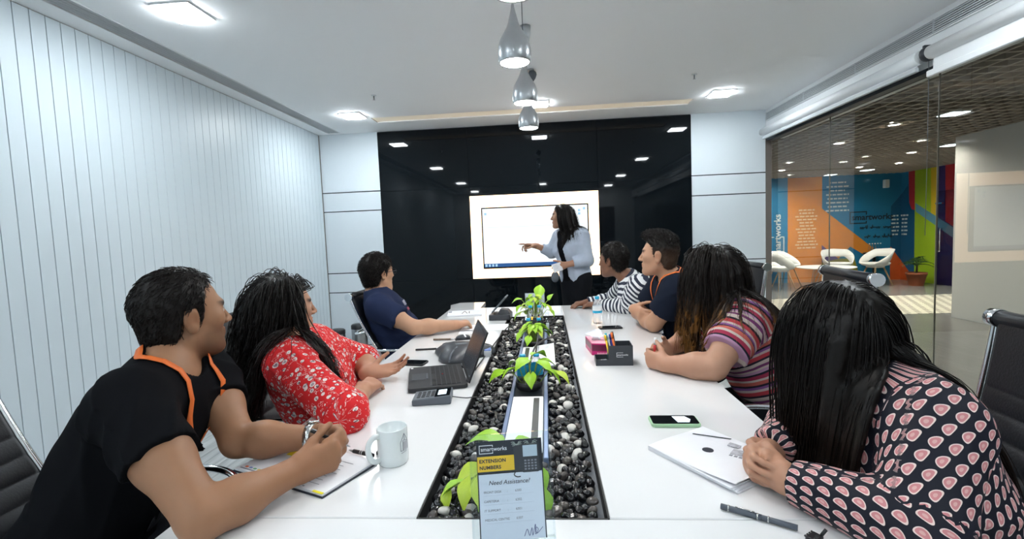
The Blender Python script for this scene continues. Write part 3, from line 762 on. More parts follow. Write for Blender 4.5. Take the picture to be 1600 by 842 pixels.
pothos((0.006, 1.80, TZ - 0.012), [(-0.045, -0.02, 0.085, 0.085, 3.5, 0.25), (-0.10, 0.0, 0.065, 0.08, 3.3, 0.35), (0.0, -0.01, 0.115, 0.085, 3.9, 0.2), (0.04, -0.01, 0.105, 0.085, 5.6, 0.3), (0.07, -0.03, 0.080, 0.085, 5.9, 0.45),
        (0.11, -0.02, 0.065, 0.075, 6.0, 0.5), (0.02, 0.03, 0.125, 0.09, 0.9, 0.05), (-0.03, 0.03, 0.10, 0.085, 2.5, 0.2), (0.01, -0.045, 0.07, 0.07, 4.7, 0.6), (0.05, 0.03, 0.10, 0.08, 0.2, 0.2)],
        'yellow-green pothos in a black pot between the two white lids', True, 3)
sp3 = []
rr = random.Random(9)
for k in range(30):
    a = rr.uniform(0, 2 * PI); d = rr.uniform(0.01, 0.085)
    sp3.append((d * math.cos(a), d * 0.8 * math.sin(a), 0.125 - d * 0.7 + rr.uniform(-0.015, 0.015), rr.uniform(0.045, 0.075), a, 0.15 + d * 6))
pothos((0.008, 2.52, TZ - 0.012), sp3, 'bushy pothos just in front of the black desk box', True, 4)
sp4 = []
for k in range(34):
    a = rr.uniform(0, 2 * PI); d = rr.uniform(0.01, 0.11)
    sp4.append((d * math.cos(a), d * 0.7 * math.sin(a), 0.20 - d * 0.9 + rr.uniform(-0.03, 0.03), rr.uniform(0.042, 0.070), a, 0.15 + d * 5))
sp4 += [(0.03, 0, 0.19, 0.115, 1.3, -1.0), (-0.09, 0.0, 0.17, 0.075, 3.3, 0.1), (0.10, 0.02, 0.16, 0.075, 1.0, -0.8)]
pothos((0.0, 3.13, TZ - 0.012), sp4, 'tall pothos at the far end of the trough behind the black box', True, 5)

def bottle(name, loc, h, r, label, group=None):
    t = empty(name, loc); tag(t, label, 'bottle', group)
    MB().lathe([(r * 0.9, 0.0), (r, 0.006), (r, h * 0.34), (r * 0.93, h * 0.37), (r, h * 0.40), (r, h * 0.66), (r * 0.8, h * 0.78), (r * 0.42, h * 0.88), (r * 0.40, h * 0.92)], 22).build('body', m_bottle, t)
    MB().lathe([(r * 0.46, h * 0.90), (r * 0.48, h * 0.905), (r * 0.48, h * 0.99), (r * 0.40, h)], 18).build('cap', m_bluecap, t)
    return t
for i, (x, y, h, lb) in enumerate(((-0.022, 1.915, 0.115, 'small water bottle with blue cap behind the near pothos, one at the black cable side'), (0.034, 1.925, 0.115, 'small water bottle with blue cap behind the near pothos, one nearer the open flap'))):
    b = bottle('water_bottle', (x, y, TZ - 0.022), h, 0.026, lb, 'small bottles in the cable channel')
    MB().lathe([(0.0265, 0.03), (0.0265, 0.072)], 20, caps=False).build('paper_band', m_bluecap, b)
for i, (x, y, lb) in enumerate(((-0.025, 2.655, 'blue-capped bottle sticking up behind the bushy pothos, left of the pair'), (0.035, 2.655, 'blue-capped bottle sticking up behind the bushy pothos, right of the pair'))):
    bottle('water_bottle', (x, y, TZ - 0.022), 0.135, 0.026, lb, 'small bottles in the cable channel')
for i, (x, y, lb) in enumerate(((-0.025, 3.03, 'blue-capped bottle among leaves behind the black box, left of the pair'), (0.032, 3.03, 'blue-capped bottle among leaves behind the black box, right of the pair'))):
    bottle('water_bottle', (x, y, TZ - 0.02), 0.15, 0.026, lb, 'small bottles in the cable channel')
bt = bottle('water_bottle', (0.405, 3.04, TZ), 0.175, 0.030, 'clear water bottle with blue cap standing on the table by the striped sleeve')
MB().lathe([(0.0306, 0.085), (0.0306, 0.115)], 22, caps=False).build('paper_band', m_whitepr, bt)
MB().lathe([(0.0307, 0.070), (0.0307, 0.085)], 22, caps=False).build('blue_band', m_bluecap, bt)

# black desk box with pens at the far end of the channel
db = empty('desk_box', (-0.008, 2.95, TZ - 0.02)); tag(db, 'black open box holding pens at the far end of the trough', 'box')
b_ = MB()
b_.box(-0.065, 0.065, -0.035, -0.031, 0, 0.075); b_.box(-0.065, 0.065, 0.031, 0.035, 0, 0.075); b_.box(-0.065, -0.061, -0.031, 0.031, 0, 0.075); b_.box(0.061, 0.065, -0.031, 0.031, 0, 0.075); b_.box(-0.061, 0.061, -0.031, 0.031, 0, 0.004)
b_.build('walls', m_darkpl, db)
for i, (x, c, lb) in enumerate(((-0.05, m_whitepr, 'white marker sticking out of the black box by the far pothos'), (-0.012, m_yellowpr, 'yellow marker sticking out of the black box by the far pothos'), (0.03, m_orange, 'orange pencil sticking out of the black box by the far pothos'))):
    t = empty('marker', (-0.008 + x, 2.945, TZ - 0.015)); tag(t, lb, 'pen', 'pens in the black box')
    MB().tube([(0, 0, 0), (0.008, 0.006, 0.085)], 0.006, 10).build('barrel', c, t); MB().tube([(0.008, 0.006, 0.085), (0.009, 0.007, 0.098)], 0.0045, 10).build('cap', m_blackpl if i else m_whitepr, t)
gv = empty('glass_vial', (0.083, 2.93, TZ - 0.03)); tag(gv, 'slim clear tube standing beside the black desk box', 'tube')
MB().lathe([(0.012, 0), (0.012, 0.13), (0.010, 0.13), (0.010, 0.004)], 14, caps=False).build('glass', m_acryl, gv); MB().lathe([(0.0095, 0.002), (0.0095, 0.06)], 12).build('contents', m_vent, gv)

# ================================================================== THINGS ON THE TABLE
def ang(ex): return math.atan2(ex[1], ex[0])
# ceramic mug
mg = empty('mug', (-0.330, 1.180, TZ)); tag(mg, 'white ceramic mug with a grey line drawing standing by the open notebook', 'mug')
MB().lathe([(0.036, 0.0), (0.0385, 0.004), (0.0395, 0.02), (0.0395, 0.094), (0.0385, 0.096), (0.037, 0.094), (0.0365, 0.012), (0.001, 0.010)], 36, caps=True).build('cup', m_ceramic, mg)
a = math.radians(228)
hp = [(0.036, 0.080), (0.052, 0.082), (0.066, 0.070), (0.069, 0.048), (0.062, 0.026), (0.048, 0.017), (0.036, 0.020)]
MB().tube(smooth_path([(r * math.cos(a), r * math.sin(a), z) for r, z in hp], 5), 0.0062, 10, flat=1.25).build('handle', m_ceramic, mg)
dw = MB()
def on_mug(t, z): return (0.0400 * math.cos(t), 0.0400 * math.sin(t), z)
t0 = math.radians(-42)
for seg in ([(0, .040), (0, .062), (.32, .084), (.66, .062), (.66, .040), (0, .040)], [(.20, .040), (.20, .066)], [(.32, .084), (.32, .066), (.20, .066)], [(.66, .062), (.32, .066)], [(.05, .034), (.55, .036)]):
    pts = []
    for (p, q), (r_, s_) in zip(seg[:-1], seg[1:]):
        for k in range(5): pts.append(on_mug(t0 + p + (r_ - p) * k / 5, q + (s_ - q) * k / 5))
    pts.append(on_mug(t0 + seg[-1][0], seg[-1][1])); dw.tube(pts, 0.0006, 4)
dw.build('line_drawing', m_greyink, mg)
pg = MB()
pg.add([on_mug(t0 + 0.22 + 0.40 * k / 5, z) for k in range(6) for z in (0.042, 0.062)], [(2 * k, 2 * k + 2, 2 * k + 3, 2 * k + 1) for k in range(5)])
pg.build('drawing_shade', mat('pale_grey_print', (0.45, 0.46, 0.50), 0.5, noise=0.05), mg)

# laptop
lp = empty('laptop', (-0.450, 1.716, TZ), math.atan2(0.966, -0.259)); lp_e = lp
# local x runs along the front edge, local y points towards the front edge of the keyboard deck (away from the hinge)
tag(lp, 'open black laptop with its screen leaning back beside the pebble trough', 'laptop')
Lw, Ld = 0.312, 0.228
MB().rprism(0, Lw, -Ld, 0, 0.002, 0.018, 0.012, 0.002, 3).build('base', m_blackpl, lp)
kb = MB(); kb.box(0.018, Lw - 0.018, -Ld + 0.022, -0.085, 0.0180, 0.0186); kb.build('keyboard_well', m_darkpl, lp)
for r_ in range(6):
    keys = MB()
    for c in range(15):
        x0 = 0.021 + c * 0.0181; y0 = -Ld + 0.026 + r_ * 0.0188
        if r_ == 5 and 4 <= c <= 8:
            if c == 4: keys.box(x0, x0 + 0.0181 * 5 - 0.003, y0, y0 + 0.0155, 0.0186, 0.0203)
            continue
        keys.box(x0, x0 + 0.0152, y0, y0 + 0.0155, 0.0186, 0.0203)
    keys.build('key_row', m_blackpl, lp)
MB().box(0.11, 0.20, -0.068, -0.012, 0.0181, 0.0186).build('touchpad', m_darkpl, lp)
MB().sphere((0.158, -0.137, 0.0205), 0.0032, 8, 6).build('pointing_stick', mat('red_rubber', (0.5, 0.02, 0.02), 0.6, noise=0.05), lp)
MB().box(0.115, 0.195, -0.078, -0.070, 0.0182, 0.0195).build('button_row', m_greypl, lp)
MB().box(Lw - 0.028, Lw - 0.010, -0.016, -0.006, 0.0181, 0.0185).build('sticker', m_lcd_glint if False else m_whitepr, lp)
scn = empty('screen_lid', (0, -Ld, 0.016)); scn.parent = lp; scn.rotation_euler = (math.radians(22), 0, 0)
bpy.data.objects.remove(scn)
RX = Matrix.Translation((0, -Ld, 0.016)) @ Matrix.Rotation(math.radians(23), 4, 'X')
b_ = MB(); b_.X = RX; b_.box(0, Lw, -0.007, 0.0, 0.004, 0.214, 0.0015); lid = b_.build('screen_lid', m_blackpl, lp)
b_ = MB(); b_.X = RX; b_.box(0.012, Lw - 0.012, 0.0001, 0.0008, 0.022, 0.204); b_.build('screen', m_lapscr, lid)
b_ = MB(); b_.X = RX
for q in (0.03, Lw - 0.07): b_.cyl((q, 0, 0.001), (q + 0.04, 0, 0.001), 0.005, 10)
b_.build('hinge', m_darkpl, lid)

# conference phone keypad beside the laptop
kp = empty('keypad_phone', (-0.335, 1.640, TZ), math.radians(7)); tag(kp, 'small grey keypad handset with a lit display beside the laptop', 'phone')
MB().loft([[(x, y, z0 + (0.010 if x > 0 else 0.0) * (1 if z0 > 0.006 else 0)) for x, y in ((-0.068 + i_, -0.048 + i_), (0.068 - i_, -0.048 + i_), (0.068 - i_, 0.048 - i_), (-0.068 + i_, 0.048 - i_))] for z0, i_ in ((0.0, 0.003), (0.004, 0.0), (0.019, 0.0), (0.022, 0.003))], True, False).build('body', m_greypl, kp)
def kpz(x): return 0.0223 + 0.010 * (x + 0.068) / 0.136
for r_ in range(4):
    for c in range(4):
        x = -0.054 + r_ * 0.0165; y = -0.031 + c * 0.0165
        MB().add([(x, y, kpz(x)), (x + 0.012, y, kpz(x + 0.012)), (x + 0.012, y + 0.012, kpz(x + 0.012)), (x, y + 0.012, kpz(x)), (x + 0.001, y + 0.001, kpz(x) + 0.0022), (x + 0.011, y + 0.001, kpz(x + 0.011) + 0.0022), (x + 0.011, y + 0.011, kpz(x + 0.011) + 0.0022), (x + 0.001, y + 0.011, kpz(x) + 0.0022)],
                 [(4, 5, 6, 7), (0, 1, 5, 4), (1, 2, 6, 5), (2, 3, 7, 6), (3, 0, 4, 7)]).build('key', m_darkpl, kp)
def kpq(x0, x1, y0, y1, d, nm, m):
    MB().add([(x0, y0, kpz(x0) + d), (x1, y0, kpz(x1) + d), (x1, y1, kpz(x1) + d), (x0, y1, kpz(x0) + d), (x0, y0, kpz(x0) - 0.002), (x1, y0, kpz(x1) - 0.002), (x1, y1, kpz(x1) - 0.002), (x0, y1, kpz(x0) - 0.002)],
             [(0, 1, 2, 3), (4, 5, 1, 0), (5, 6, 2, 1), (6, 7, 3, 2), (7, 4, 0, 3)]).build(nm, m, kp)
kpq(0.010, 0.064, -0.042, 0.042, 0.0008, 'display_surround', m_screen)
kpq(0.020, 0.050, -0.026, 0.026, 0.0016, 'display', m_lcd_glint)

# three-lobed conference speaker behind the laptop
cf = empty('conference_speaker', (-0.345, 2.285, TZ), math.radians(20)); tag(cf, 'dark grey three-lobed conference speakerphone behind the laptop screen', 'phone')
rings = []
for z, s in ((0.0, 0.95), (0.008, 1.0), (0.020, 0.985), (0.042, 0.80), (0.056, 0.60), (0.060, 0.30)):
    rings.append([((0.142 + 0.030 * math.cos(3 * t) * s) * s * math.cos(t), (0.142 + 0.030 * math.cos(3 * t) * s) * s * math.sin(t), z) for t in [2 * PI * k / 60 for k in range(60)]])
MB().loft(rings, True, True).build('body', m_darkpl, cf)
for k in range(3):
    t = 2 * PI * k / 3; b_ = MB()
    b_.tube(smooth_path([(0.172 * math.cos(t), 0.172 * math.sin(t), 0.012), (0.140 * math.cos(t), 0.140 * math.sin(t), 0.042), (0.06 * math.cos(t), 0.06 * math.sin(t), 0.060)], 5), 0.005, 6, flat=0.5).build('trim_rib', m_greypl, cf)
MB().box(-0.03, 0.03, -0.02, 0.02, 0.059, 0.062, 0.001).build('button_pad', m_greypl, cf)
bd = empty('plastic_dock', (-0.213, 2.27, TZ), 0.1); tag(bd, 'small grey dock with a blue top half hidden by the laptop screen', 'device')
MB().box(-0.018, 0.018, -0.03, 0.03, 0, 0.030, 0.003).build('body', m_vent, bd); MB().box(-0.016, 0.016, -0.028, 0.028, 0.0302, 0.034, 0.001).build('blue_top', mat('soft_blue', (0.10, 0.18, 0.45), 0.4, noise=0.05), bd)

def phone(loc, rz, L, Wd, label, case=m_blackpl, th=0.009):
    t = empty('smartphone', loc, rz); tag(t, label, 'phone')
    MB().rprism(-L / 2, L / 2, -Wd / 2, Wd / 2, 0, th, 0.010, 0.002, 4).build('case', case, t)
    MB().rprism(-L / 2 + 0.004, L / 2 - 0.004, -Wd / 2 + 0.003, Wd / 2 - 0.003, th, th + 0.0006, 0.007).build('screen', m_screen, t)
    return t
phone((-0.567, 2.150, TZ), math.radians(-9), 0.158, 0.076, 'black smartphone lying by the hands of the woman in red')
phone((0.462, 2.87, TZ), math.radians(4), 0.140, 0.070, 'black smartphone lying near the water bottle')
gp = phone((0.456, 1.415, TZ), math.radians(-1.5), 0.142, 0.070, 'smartphone in a pale green case lying above the booklet', mat('pale_green_case', (0.42, 0.66, 0.42), 0.4, noise=0.03), 0.011)
MB().add([(0.006, -0.022, 0.0119), (0.040, -0.022, 0.0119), (0.048, 0.0, 0.0119), (0.036, 0.024, 0.0119), (-0.002, 0.024, 0.0119)], [(0, 1, 2, 3, 4)]).build('panel_reflection', m_lcd_glint, gp)  # glowing polygon imitates a ceiling panel reflected in the dark screen

def pen(name, a, b, r, m, label, cat='pen', tipm=m_alu, capm=None):
    a, b = Vector(a), Vector(b); t = empty(name, a); tag(t, label, cat); d = b - a; n = d.normalized()
    MB().tube([d * 0.0, d * 0.03, d * 0.80], r, 10).build('barrel', m, t)
    MB().tube([d * 0.80, d * 0.90, d], r * 0.95, 10, r_end=r * 0.25).build('tip', tipm, t)
    if capm: MB().tube([d * 0.42, d * 0.45], r * 1.12, 10).build('ring', capm, t); MB().tube([d * 0.50, d * 0.52], r * 1.12, 10).build('ring', capm, t)
    MB().tube([Vector((0, 0, r + 0.002)) + d * 0.04, Vector((0, 0, r + 0.002)) + d * 0.25], 0.0012, 5).build('clip', tipm, t)
    return t
pen('ballpoint_pen', (-0.612, 2.402, TZ + 0.006), (-0.478, 2.422, TZ + 0.006), 0.005, m_blackpl, 'slim black pen lying behind the black smartphone')
pen('pencil', (-0.575, 2.645, TZ + 0.006), (-0.448, 2.640, TZ + 0.006), 0.0055, mat('brown_pencil', (0.16, 0.11, 0.08), 0.5, noise=0.1), 'brown pencil lying beside the dark mouse')
ms = empty('computer_mouse', (-0.405, 2.66, TZ), 0.3); tag(ms, 'small dark mouse with a white strip on the table before the man in navy', 'mouse')
MB().sphere((0, 0, 0.010), 0.045, 16, 8, (0.95, 0.62, 0.40)).build('shell', m_darkpl, ms)
MB().tube([(0.012, -0.03, 0.018), (0.006, 0, 0.030), (0.012, 0.03, 0.018)], 0.005, 6, flat=0.4).build('white_strip', m_whitepr, ms)
MB().box(-0.046, 0.046, -0.026, 0.026, 0.0, 0.004).build('base', m_blackpl, ms)

def sheet(name, cx_, cy_, w, h, rz, label, cat='paper', z=TZ, th=0.001, lines_=0, m=m_paper):
    t = empty(name, (cx_, cy_, z + 0.0004), rz); tag(t, label, cat)
    MB().box(-w / 2, w / 2, -h / 2, h / 2, 0, th).build('page', m, t)
    for k in range(lines_):
        MB().box(-w * 0.4, w * (0.1 + 0.3 * ((k * 7) % 5) / 5), h * 0.4 - k * h * 0.8 / lines_ - 0.0015, h * 0.4 - k * h * 0.8 / lines_, th, th + 0.0003).build('text_line', m_greyink, t)
    return t
sheet('paper_sheet', -0.39, 2.86, 0.15, 0.11, 0.1, 'white printed sheet beside the dark mouse', lines_=6)
sheet('paper_sheet', -0.32, 2.99, 0.30, 0.20, 0.05, 'blank white sheet under the navy man’s forearm')
# document wallet under the far man's hand
dw_ = empty('document_wallet', (-0.55, 3.56, TZ), 0.15); tag(dw_, 'clear white wallet with dark lettering lying beyond the navy man’s arm', 'folder')
MB().box(-0.13, 0.13, -0.11, 0.11, 0.0005, 0.012, 0.002).build('sleeve', m_paper, dw_)
for k, (a, b) in enumerate((((-0.02, -0.06), (0.0, 0.06)), ((0.0, 0.06), (0.02, -0.05)), ((0.035, -0.05), (0.035, 0.05)))):
    MB().tube([(a[0], a[1], 0.0125), (b[0], b[1], 0.0125)], 0.003, 5, flat=0.3).build('letter_stroke', mat('brown_ink', (0.12, 0.09, 0.07), 0.6, noise=0.05), dw_)
MB().box(-0.125, -0.10, 0.02, 0.08, 0.012, 0.0135).build('dark_label', m_greyink, dw_)

# console at the far left of the trough
cs = empty('conference_console', (-0.245, 3.33, TZ), math.radians(-3)); tag(cs, 'dark dock with a small tilted silver screen at the far end of the trough', 'device')
MB().box(-0.075, 0.075, -0.10, 0.06, 0, 0.040, 0.004).build('base', m_darkpl, cs)
MB().loft([[(-0.02, -0.05, 0.040), (0.07, -0.05, 0.040), (0.07, 0.05, 0.040), (-0.02, 0.05, 0.040)], [(0.0, -0.04, 0.07), (0.05, -0.04, 0.065), (0.05, 0.04, 0.065), (0.0, 0.04, 0.07)]], True, False).build('neck', m_darkpl, cs)
b_ = MB(); b_.X = Matrix.Translation((-0.055, 0, 0.045)) @ Matrix.Rotation(math.radians(-47), 4, 'Y'); b_.box(0.0, 0.15, -0.075, 0.075, 0.0, 0.010, 0.003); sl = b_.build('tilted_screen', m_greypl, cs)
b_ = MB(); b_.X = Matrix.Translation((-0.055, 0, 0.045)) @ Matrix.Rotation(math.radians(-47), 4, 'Y'); b_.box(0.006, 0.144, -0.069, 0.069, 0.0101, 0.0112); b_.build('display', m_screen, sl)

# open notebook under the hands of the man in black
nb = empty('open_notebook', (-0.742, 1.130, TZ), math.atan2(-0.39, 0.92)); tag(nb, 'open white planner with yellow tabs under the hands of the man in black', 'notebook')
NW, ND = 0.330, 0.185
MB().box(0, NW, 0, ND, 0.0003, 0.0035, 0.001).build('cover', m_ink, nb)
for x0, x1 in ((0.004, NW / 2 - 0.002), (NW / 2 + 0.002, NW - 0.004)):
    pgm = MB().loft([[(x0, y, 0.0036), (x1, y, 0.0036), (x1, y, 0.0085), ((x0 + x1) / 2, y, 0.0105), (x0, y, 0.0085)] for y in (0.004, ND - 0.004)], True, False).build('page_block', m_paper, nb)
    MB().box(x0 + 0.012, x0 + 0.09, 0.010, 0.014, 0.0100, 0.0104).build('print_line', m_greyink, pgm)
for k, c in enumerate(((0.75, 0.15, 0.05), (0.2, 0.3, 0.6), (0.15, 0.45, 0.25), (0.6, 0.5, 0.1), (0.5, 0.2, 0.4))):
    MB().box(0.025 + k * 0.016, 0.035 + k * 0.016, 0.018, 0.024, 0.0100, 0.0106).build('print_mark', mat('tab_print_%s' % 'abcde'[k], c, 0.5, noise=0.03), nb)
for k in range(7):
    MB().box(NW / 2 + 0.02, NW / 2 + 0.12 - 0.008 * (k % 3), 0.03 + k * 0.018, 0.0312 + k * 0.018, 0.0104, 0.0108).build('ruled_line', m_greyink, nb)
m_pink = mat('pink_note', (0.85, 0.12, 0.45), 0.6, noise=0.03); m_yel = mat('yellow_note', (0.88, 0.78, 0.03), 0.6, noise=0.03)
MB().box(NW - 0.035, NW - 0.003, 0.002, 0.008, 0.0098, 0.0112).build('yellow_tab', m_yel, nb)
MB().box(0.070, 0.155, 0.108, 0.150, 0.0106, 0.0124).build('yellow_note', m_yel, nb)
MB().box(0.060, 0.075, 0.128, 0.172, 0.0106, 0.0120).build('pink_note', m_pink, nb); MB().box(0.075, 0.16, 0.150, 0.176, 0.0106, 0.0122).build('yellow_note', m_yel, nb)
pen('marker_pen', (-0.385, 1.182, TZ + 0.016), (-0.466, 1.216, TZ + 0.016), 0.0055, m_blackpl, 'black pen lying on the planner next to the mug', 'pen', m_alu, m_alu)
kf = empty('key_fob', (-0.372, 1.222, TZ + 0.001), 0.1); tag(kf, 'small black stick just behind the mug handle', 'fob')
MB().rprism(-0.020, 0.020, -0.006, 0.006, 0, 0.009, 0.004, 0.001, 3).build('body', m_blackpl, kf); MB().lathe([(0.003, 0.009), (0.003, 0.0098)], 8).build('button', m_greypl, kf)

# tissue box and desk organiser
tx = empty('tissue_box', (0.2905, 2.236, TZ + 0.0005), ang((0.080, -0.016))); tag(tx, 'magenta tissue box with a white tissue standing behind the desk organiser', 'tissue box')
m_mag = mat('magenta_print', (0.55, 0.012, 0.16), 0.3, noise=0.25, nscale=18); m_dmag = mat('dark_magenta_print', (0.13, 0.006, 0.04), 0.3, noise=0.3, nscale=25); m_lpink = mat('pale_pink_print', (0.85, 0.42, 0.52), 0.4, noise=0.25, nscale=30)
kx, ky = -0.40, 1.0
def tb_pts(z, ins=0.0): return [(0 + ins, 0 + ins, z), (0.084 - ins, 0 + ins, z), (0.084 - ins - 0.048, 0.160 - ins, z), (0 + ins - 0.048, 0.160 - ins, z)]
MB().loft([tb_pts(0), tb_pts(0.056)], True, False).build('carton', m_mag, tx)
MB().loft([tb_pts(0.0561, 0.002), tb_pts(0.0567, 0.002)], True, False).build('lid', m_lpink, tx)
MB().add([(0.002, -0.0006, 0.020), (0.080, -0.0006, 0.020), (0.080, -0.0006, 0.050), (0.002, -0.0006, 0.050)], [(0, 1, 2, 3)]).build('dark_print', m_dmag, tx)
MB().add([(-0.0015, 0.004, 0.022), (-0.0015 - 0.046, 0.154, 0.022), (-0.0015 - 0.046, 0.154, 0.050), (-0.0015, 0.004, 0.050)], [(3, 2, 1, 0)]).build('dark_print', m_dmag, tx)
for k in range(7): MB().box(0.026 + k * 0.0068, 0.0305 + k * 0.0068, -0.0011, -0.0004, 0.005, 0.0135 - 0.001 * (k % 2)).build('print_stroke', m_lpink, tx)
ts = MB(); r9 = random.Random(4); V = []; F = []
for i in range(9):
    for j in range(9):
        u, v = i / 8 - 0.5, j / 8
        V.append((0.018 + 0.060 * u * (0.35 + v) + 0.010 * math.sin(7 * v + 5 * u), 0.075 + 0.035 * math.sin(6 * u + 2 * v) * (0.3 + v), 0.056 + 0.050 * v * (1 - 0.5 * abs(u)) + r9.uniform(-0.003, 0.003)))
for i in range(8):
    for j in range(8):
        a = i * 9 + j; F.append((a, a + 9, a + 10, a + 1))
nv = len(V); V += [(x + 0.0008, y + 0.0008, z) for x, y, z in V]; F += [tuple(reversed([q + nv for q in f])) for f in F]
ts.add(V, F, True); ts.build('tissue', m_paper, tx)

og = empty('desk_organiser', (0.290, 2.050, TZ), math.radians(-2)); tag(og, 'charcoal desk organiser with pens and white print on its front', 'desk organiser')
b_ = MB()
b_.box(0.058, 0.160, 0, 0.003, 0, 0.088); b_.box(0.157, 0.160, 0.003, 0.10, 0, 0.088); b_.box(0.058, 0.160, 0.097, 0.10, 0, 0.088); b_.box(0.058, 0.061, 0.003, 0.097, 0, 0.088); b_.box(0.061, 0.157, 0.003, 0.097, 0, 0.004)
b_.build('tall_holder', m_darkpl, og)
b_ = MB(); b_.box(0, 0.058, 0, 0.003, 0, 0.026); b_.box(0, 0.003, 0.003, 0.10, 0, 0.026); b_.box(0, 0.058, 0.097, 0.10, 0, 0.026); b_.box(0.003, 0.058, 0.003, 0.097, 0, 0.004)
b_.build('low_tray', m_darkpl, og)
text('lettering', 'smartworks', 0.0095, m_whitepr, og, frame_mtx((0.093, -0.0008, 0.045), (1, 0, 0), (0, 0, 1)), bold=0.0001)
lg = MB()
lg.box(0.090, 0.0915, -0.0008, -0.0001, 0.038, 0.058); lg.box(0.090, 0.118, -0.0008, -0.0001, 0.0566, 0.058); lg.box(0.090, 0.118, -0.0008, -0.0001, 0.038, 0.0394)
lg.build('logo_bracket', m_whitepr, og)
for i, (x, y, dx, dz, c, lb) in enumerate(((0.066, 0.06, -0.012, 0.125, mat('teal_pen', (0.03, 0.35, 0.40), 0.4, noise=0.05), 'teal highlighter in the charcoal organiser'), (0.070, 0.04, -0.022, 0.120, m_yellowpr, 'yellow highlighter in the charcoal organiser'),
        (0.080, 0.07, -0.018, 0.118, m_whitepr, 'white pen in the charcoal organiser'), (0.092, 0.06, -0.020, 0.120, mat('blue_pen', (0.02, 0.03, 0.30), 0.4, noise=0.05), 'blue pen in the charcoal organiser'), (0.100, 0.05, -0.022, 0.128, m_orange, 'orange-red pen in the charcoal organiser'), (0.108, 0.06, -0.026, 0.130, m_blackpl, 'black marker in the charcoal organiser'))):
    t = empty('organiser_pen', (0.290 + x, 2.050 + y, TZ + 0.005)); tag(t, lb, 'pen', 'pens in the organiser')
    MB().tube([(0, 0, 0), (dx * 0.8, 0.008, dz * 0.8)], 0.0048, 9).build('barrel', c, t); MB().tube([(dx * 0.8, 0.008, dz * 0.8), (dx, 0.010, dz)], 0.0054, 9).build('cap', c, t)
for (x, y, lb, c) in ((0.018, 0.02, 'small blue clip box in the low tray of the organiser', MATS['blue_pen']), (0.040, 0.03, 'small white eraser in the low tray of the organiser', m_whitepr)):
    t = empty('clip_box', (0.290 + x, 2.050 + y, TZ + 0.005), 0.3); tag(t, lb, 'stationery')
    MB().box(-0.012, 0.012, -0.009, 0.009, 0, 0.014, 0.001).build('body', c, t); MB().box(-0.009, 0.009, -0.006, 0.006, 0.0142, 0.0150).build('top_label', m_greyink, t)

# booklet before the woman in the patterned blouse
bk = empty('booklet', (0.342, 1.238, TZ), math.atan2(0.122, 0.180)); tag(bk, 'white booklet with a printed picture under the ringed hands', 'booklet')
BW, BD = 0.218, 0.262   # local x to the back right, local -y towards the viewer's right
for k in range(4):
    z = 0.0006 + k * 0.0030
    MB().loft([[(-0.003 * k, -BD + 0.004 * k, z), (BW - 0.002 * k, -BD + 0.004 * k, z), (BW - 0.002 * k, -BD + 0.004 * k, z + 0.0024), (-0.003 * k, -BD + 0.004 * k, z + 0.0024)], [(0, 0, z), (BW, 0, z), (BW, 0, z + 0.0024), (0, 0, z + 0.0024)]], True, False).build('page_block', m_paper, bk)
# curling top page with a dark inner side
V = []; F = []
for i in range(11):
    for j in range(7):
        u, v = i / 10, j / 6
        z = 0.0130 + 0.020 * max(0, v - 0.55) ** 1.3 * (0.25 + abs(u - 0.5) * 1.6) + 0.002 * math.sin(u * 5)
        V.append((BW * u * 0.98, -BD * v * 0.97, z))
for i in range(10):
    for j in range(6):
        a = i * 7 + j; F.append((a, a + 1, a + 8, a + 7))
nv = len(V); b_ = MB(); b_.add(V + [(x, y, z - 0.0007) for x, y, z in V], [tuple(reversed(f)) for f in F] + [tuple(q + nv for q in f) for f in F], True)
cv = b_.build('cover_page', m_paper, bk)
def bkq(pts, nm, m, d=0.0145): MB().add([(x, y, d) for x, y in pts] + [(x, y, d - 0.0012) for x, y in pts], [tuple(reversed(range(len(pts)))), tuple(range(len(pts), 2 * len(pts)))] + [(i, (i + 1) % len(pts), len(pts) + (i + 1) % len(pts), len(pts) + i) for i in range(len(pts))]).build(nm, m, cv)
bkq([(0.100 + 0.014 * math.cos(t), -0.108 + 0.014 * math.sin(t)) for t in [-2 * PI * k / 18 for k in range(18)]], 'printed_disc', m_ink, 0.0152)
m_pph = mat('printed_photo', (0.42, 0.42, 0.46), 0.6, noise=0.7, nscale=90)
bkq([(0.130, -0.150), (0.160, -0.140), (0.175, -0.178), (0.142, -0.190)], 'printed_photo', m_pph)
bkq([(0.164, -0.118), (0.184, -0.112), (0.190, -0.140), (0.170, -0.146)], 'printed_photo', m_pph)
bkq([(0.048, -0.112), (0.053, -0.110), (0.075, -0.178), (0.070, -0.180)], 'rule_line', m_ink); bkq([(0.150, -0.02), (0.154, -0.02), (0.207, -0.10), (0.203, -0.10)], 'rule_line', m_ink)
bkq([(0.075, -0.178), (0.076, -0.183), (0.150, -0.206), (0.150, -0.201)], 'rule_line', m_ink)
for k in range(4): bkq([(0.118 + 0.003 * k, -0.155 - 0.011 * k), (0.126 + 0.003 * k, -0.153 - 0.011 * k), (0.128 + 0.003 * k, -0.160 - 0.011 * k), (0.120 + 0.003 * k, -0.162 - 0.011 * k)], 'caption_mark', m_greyink)

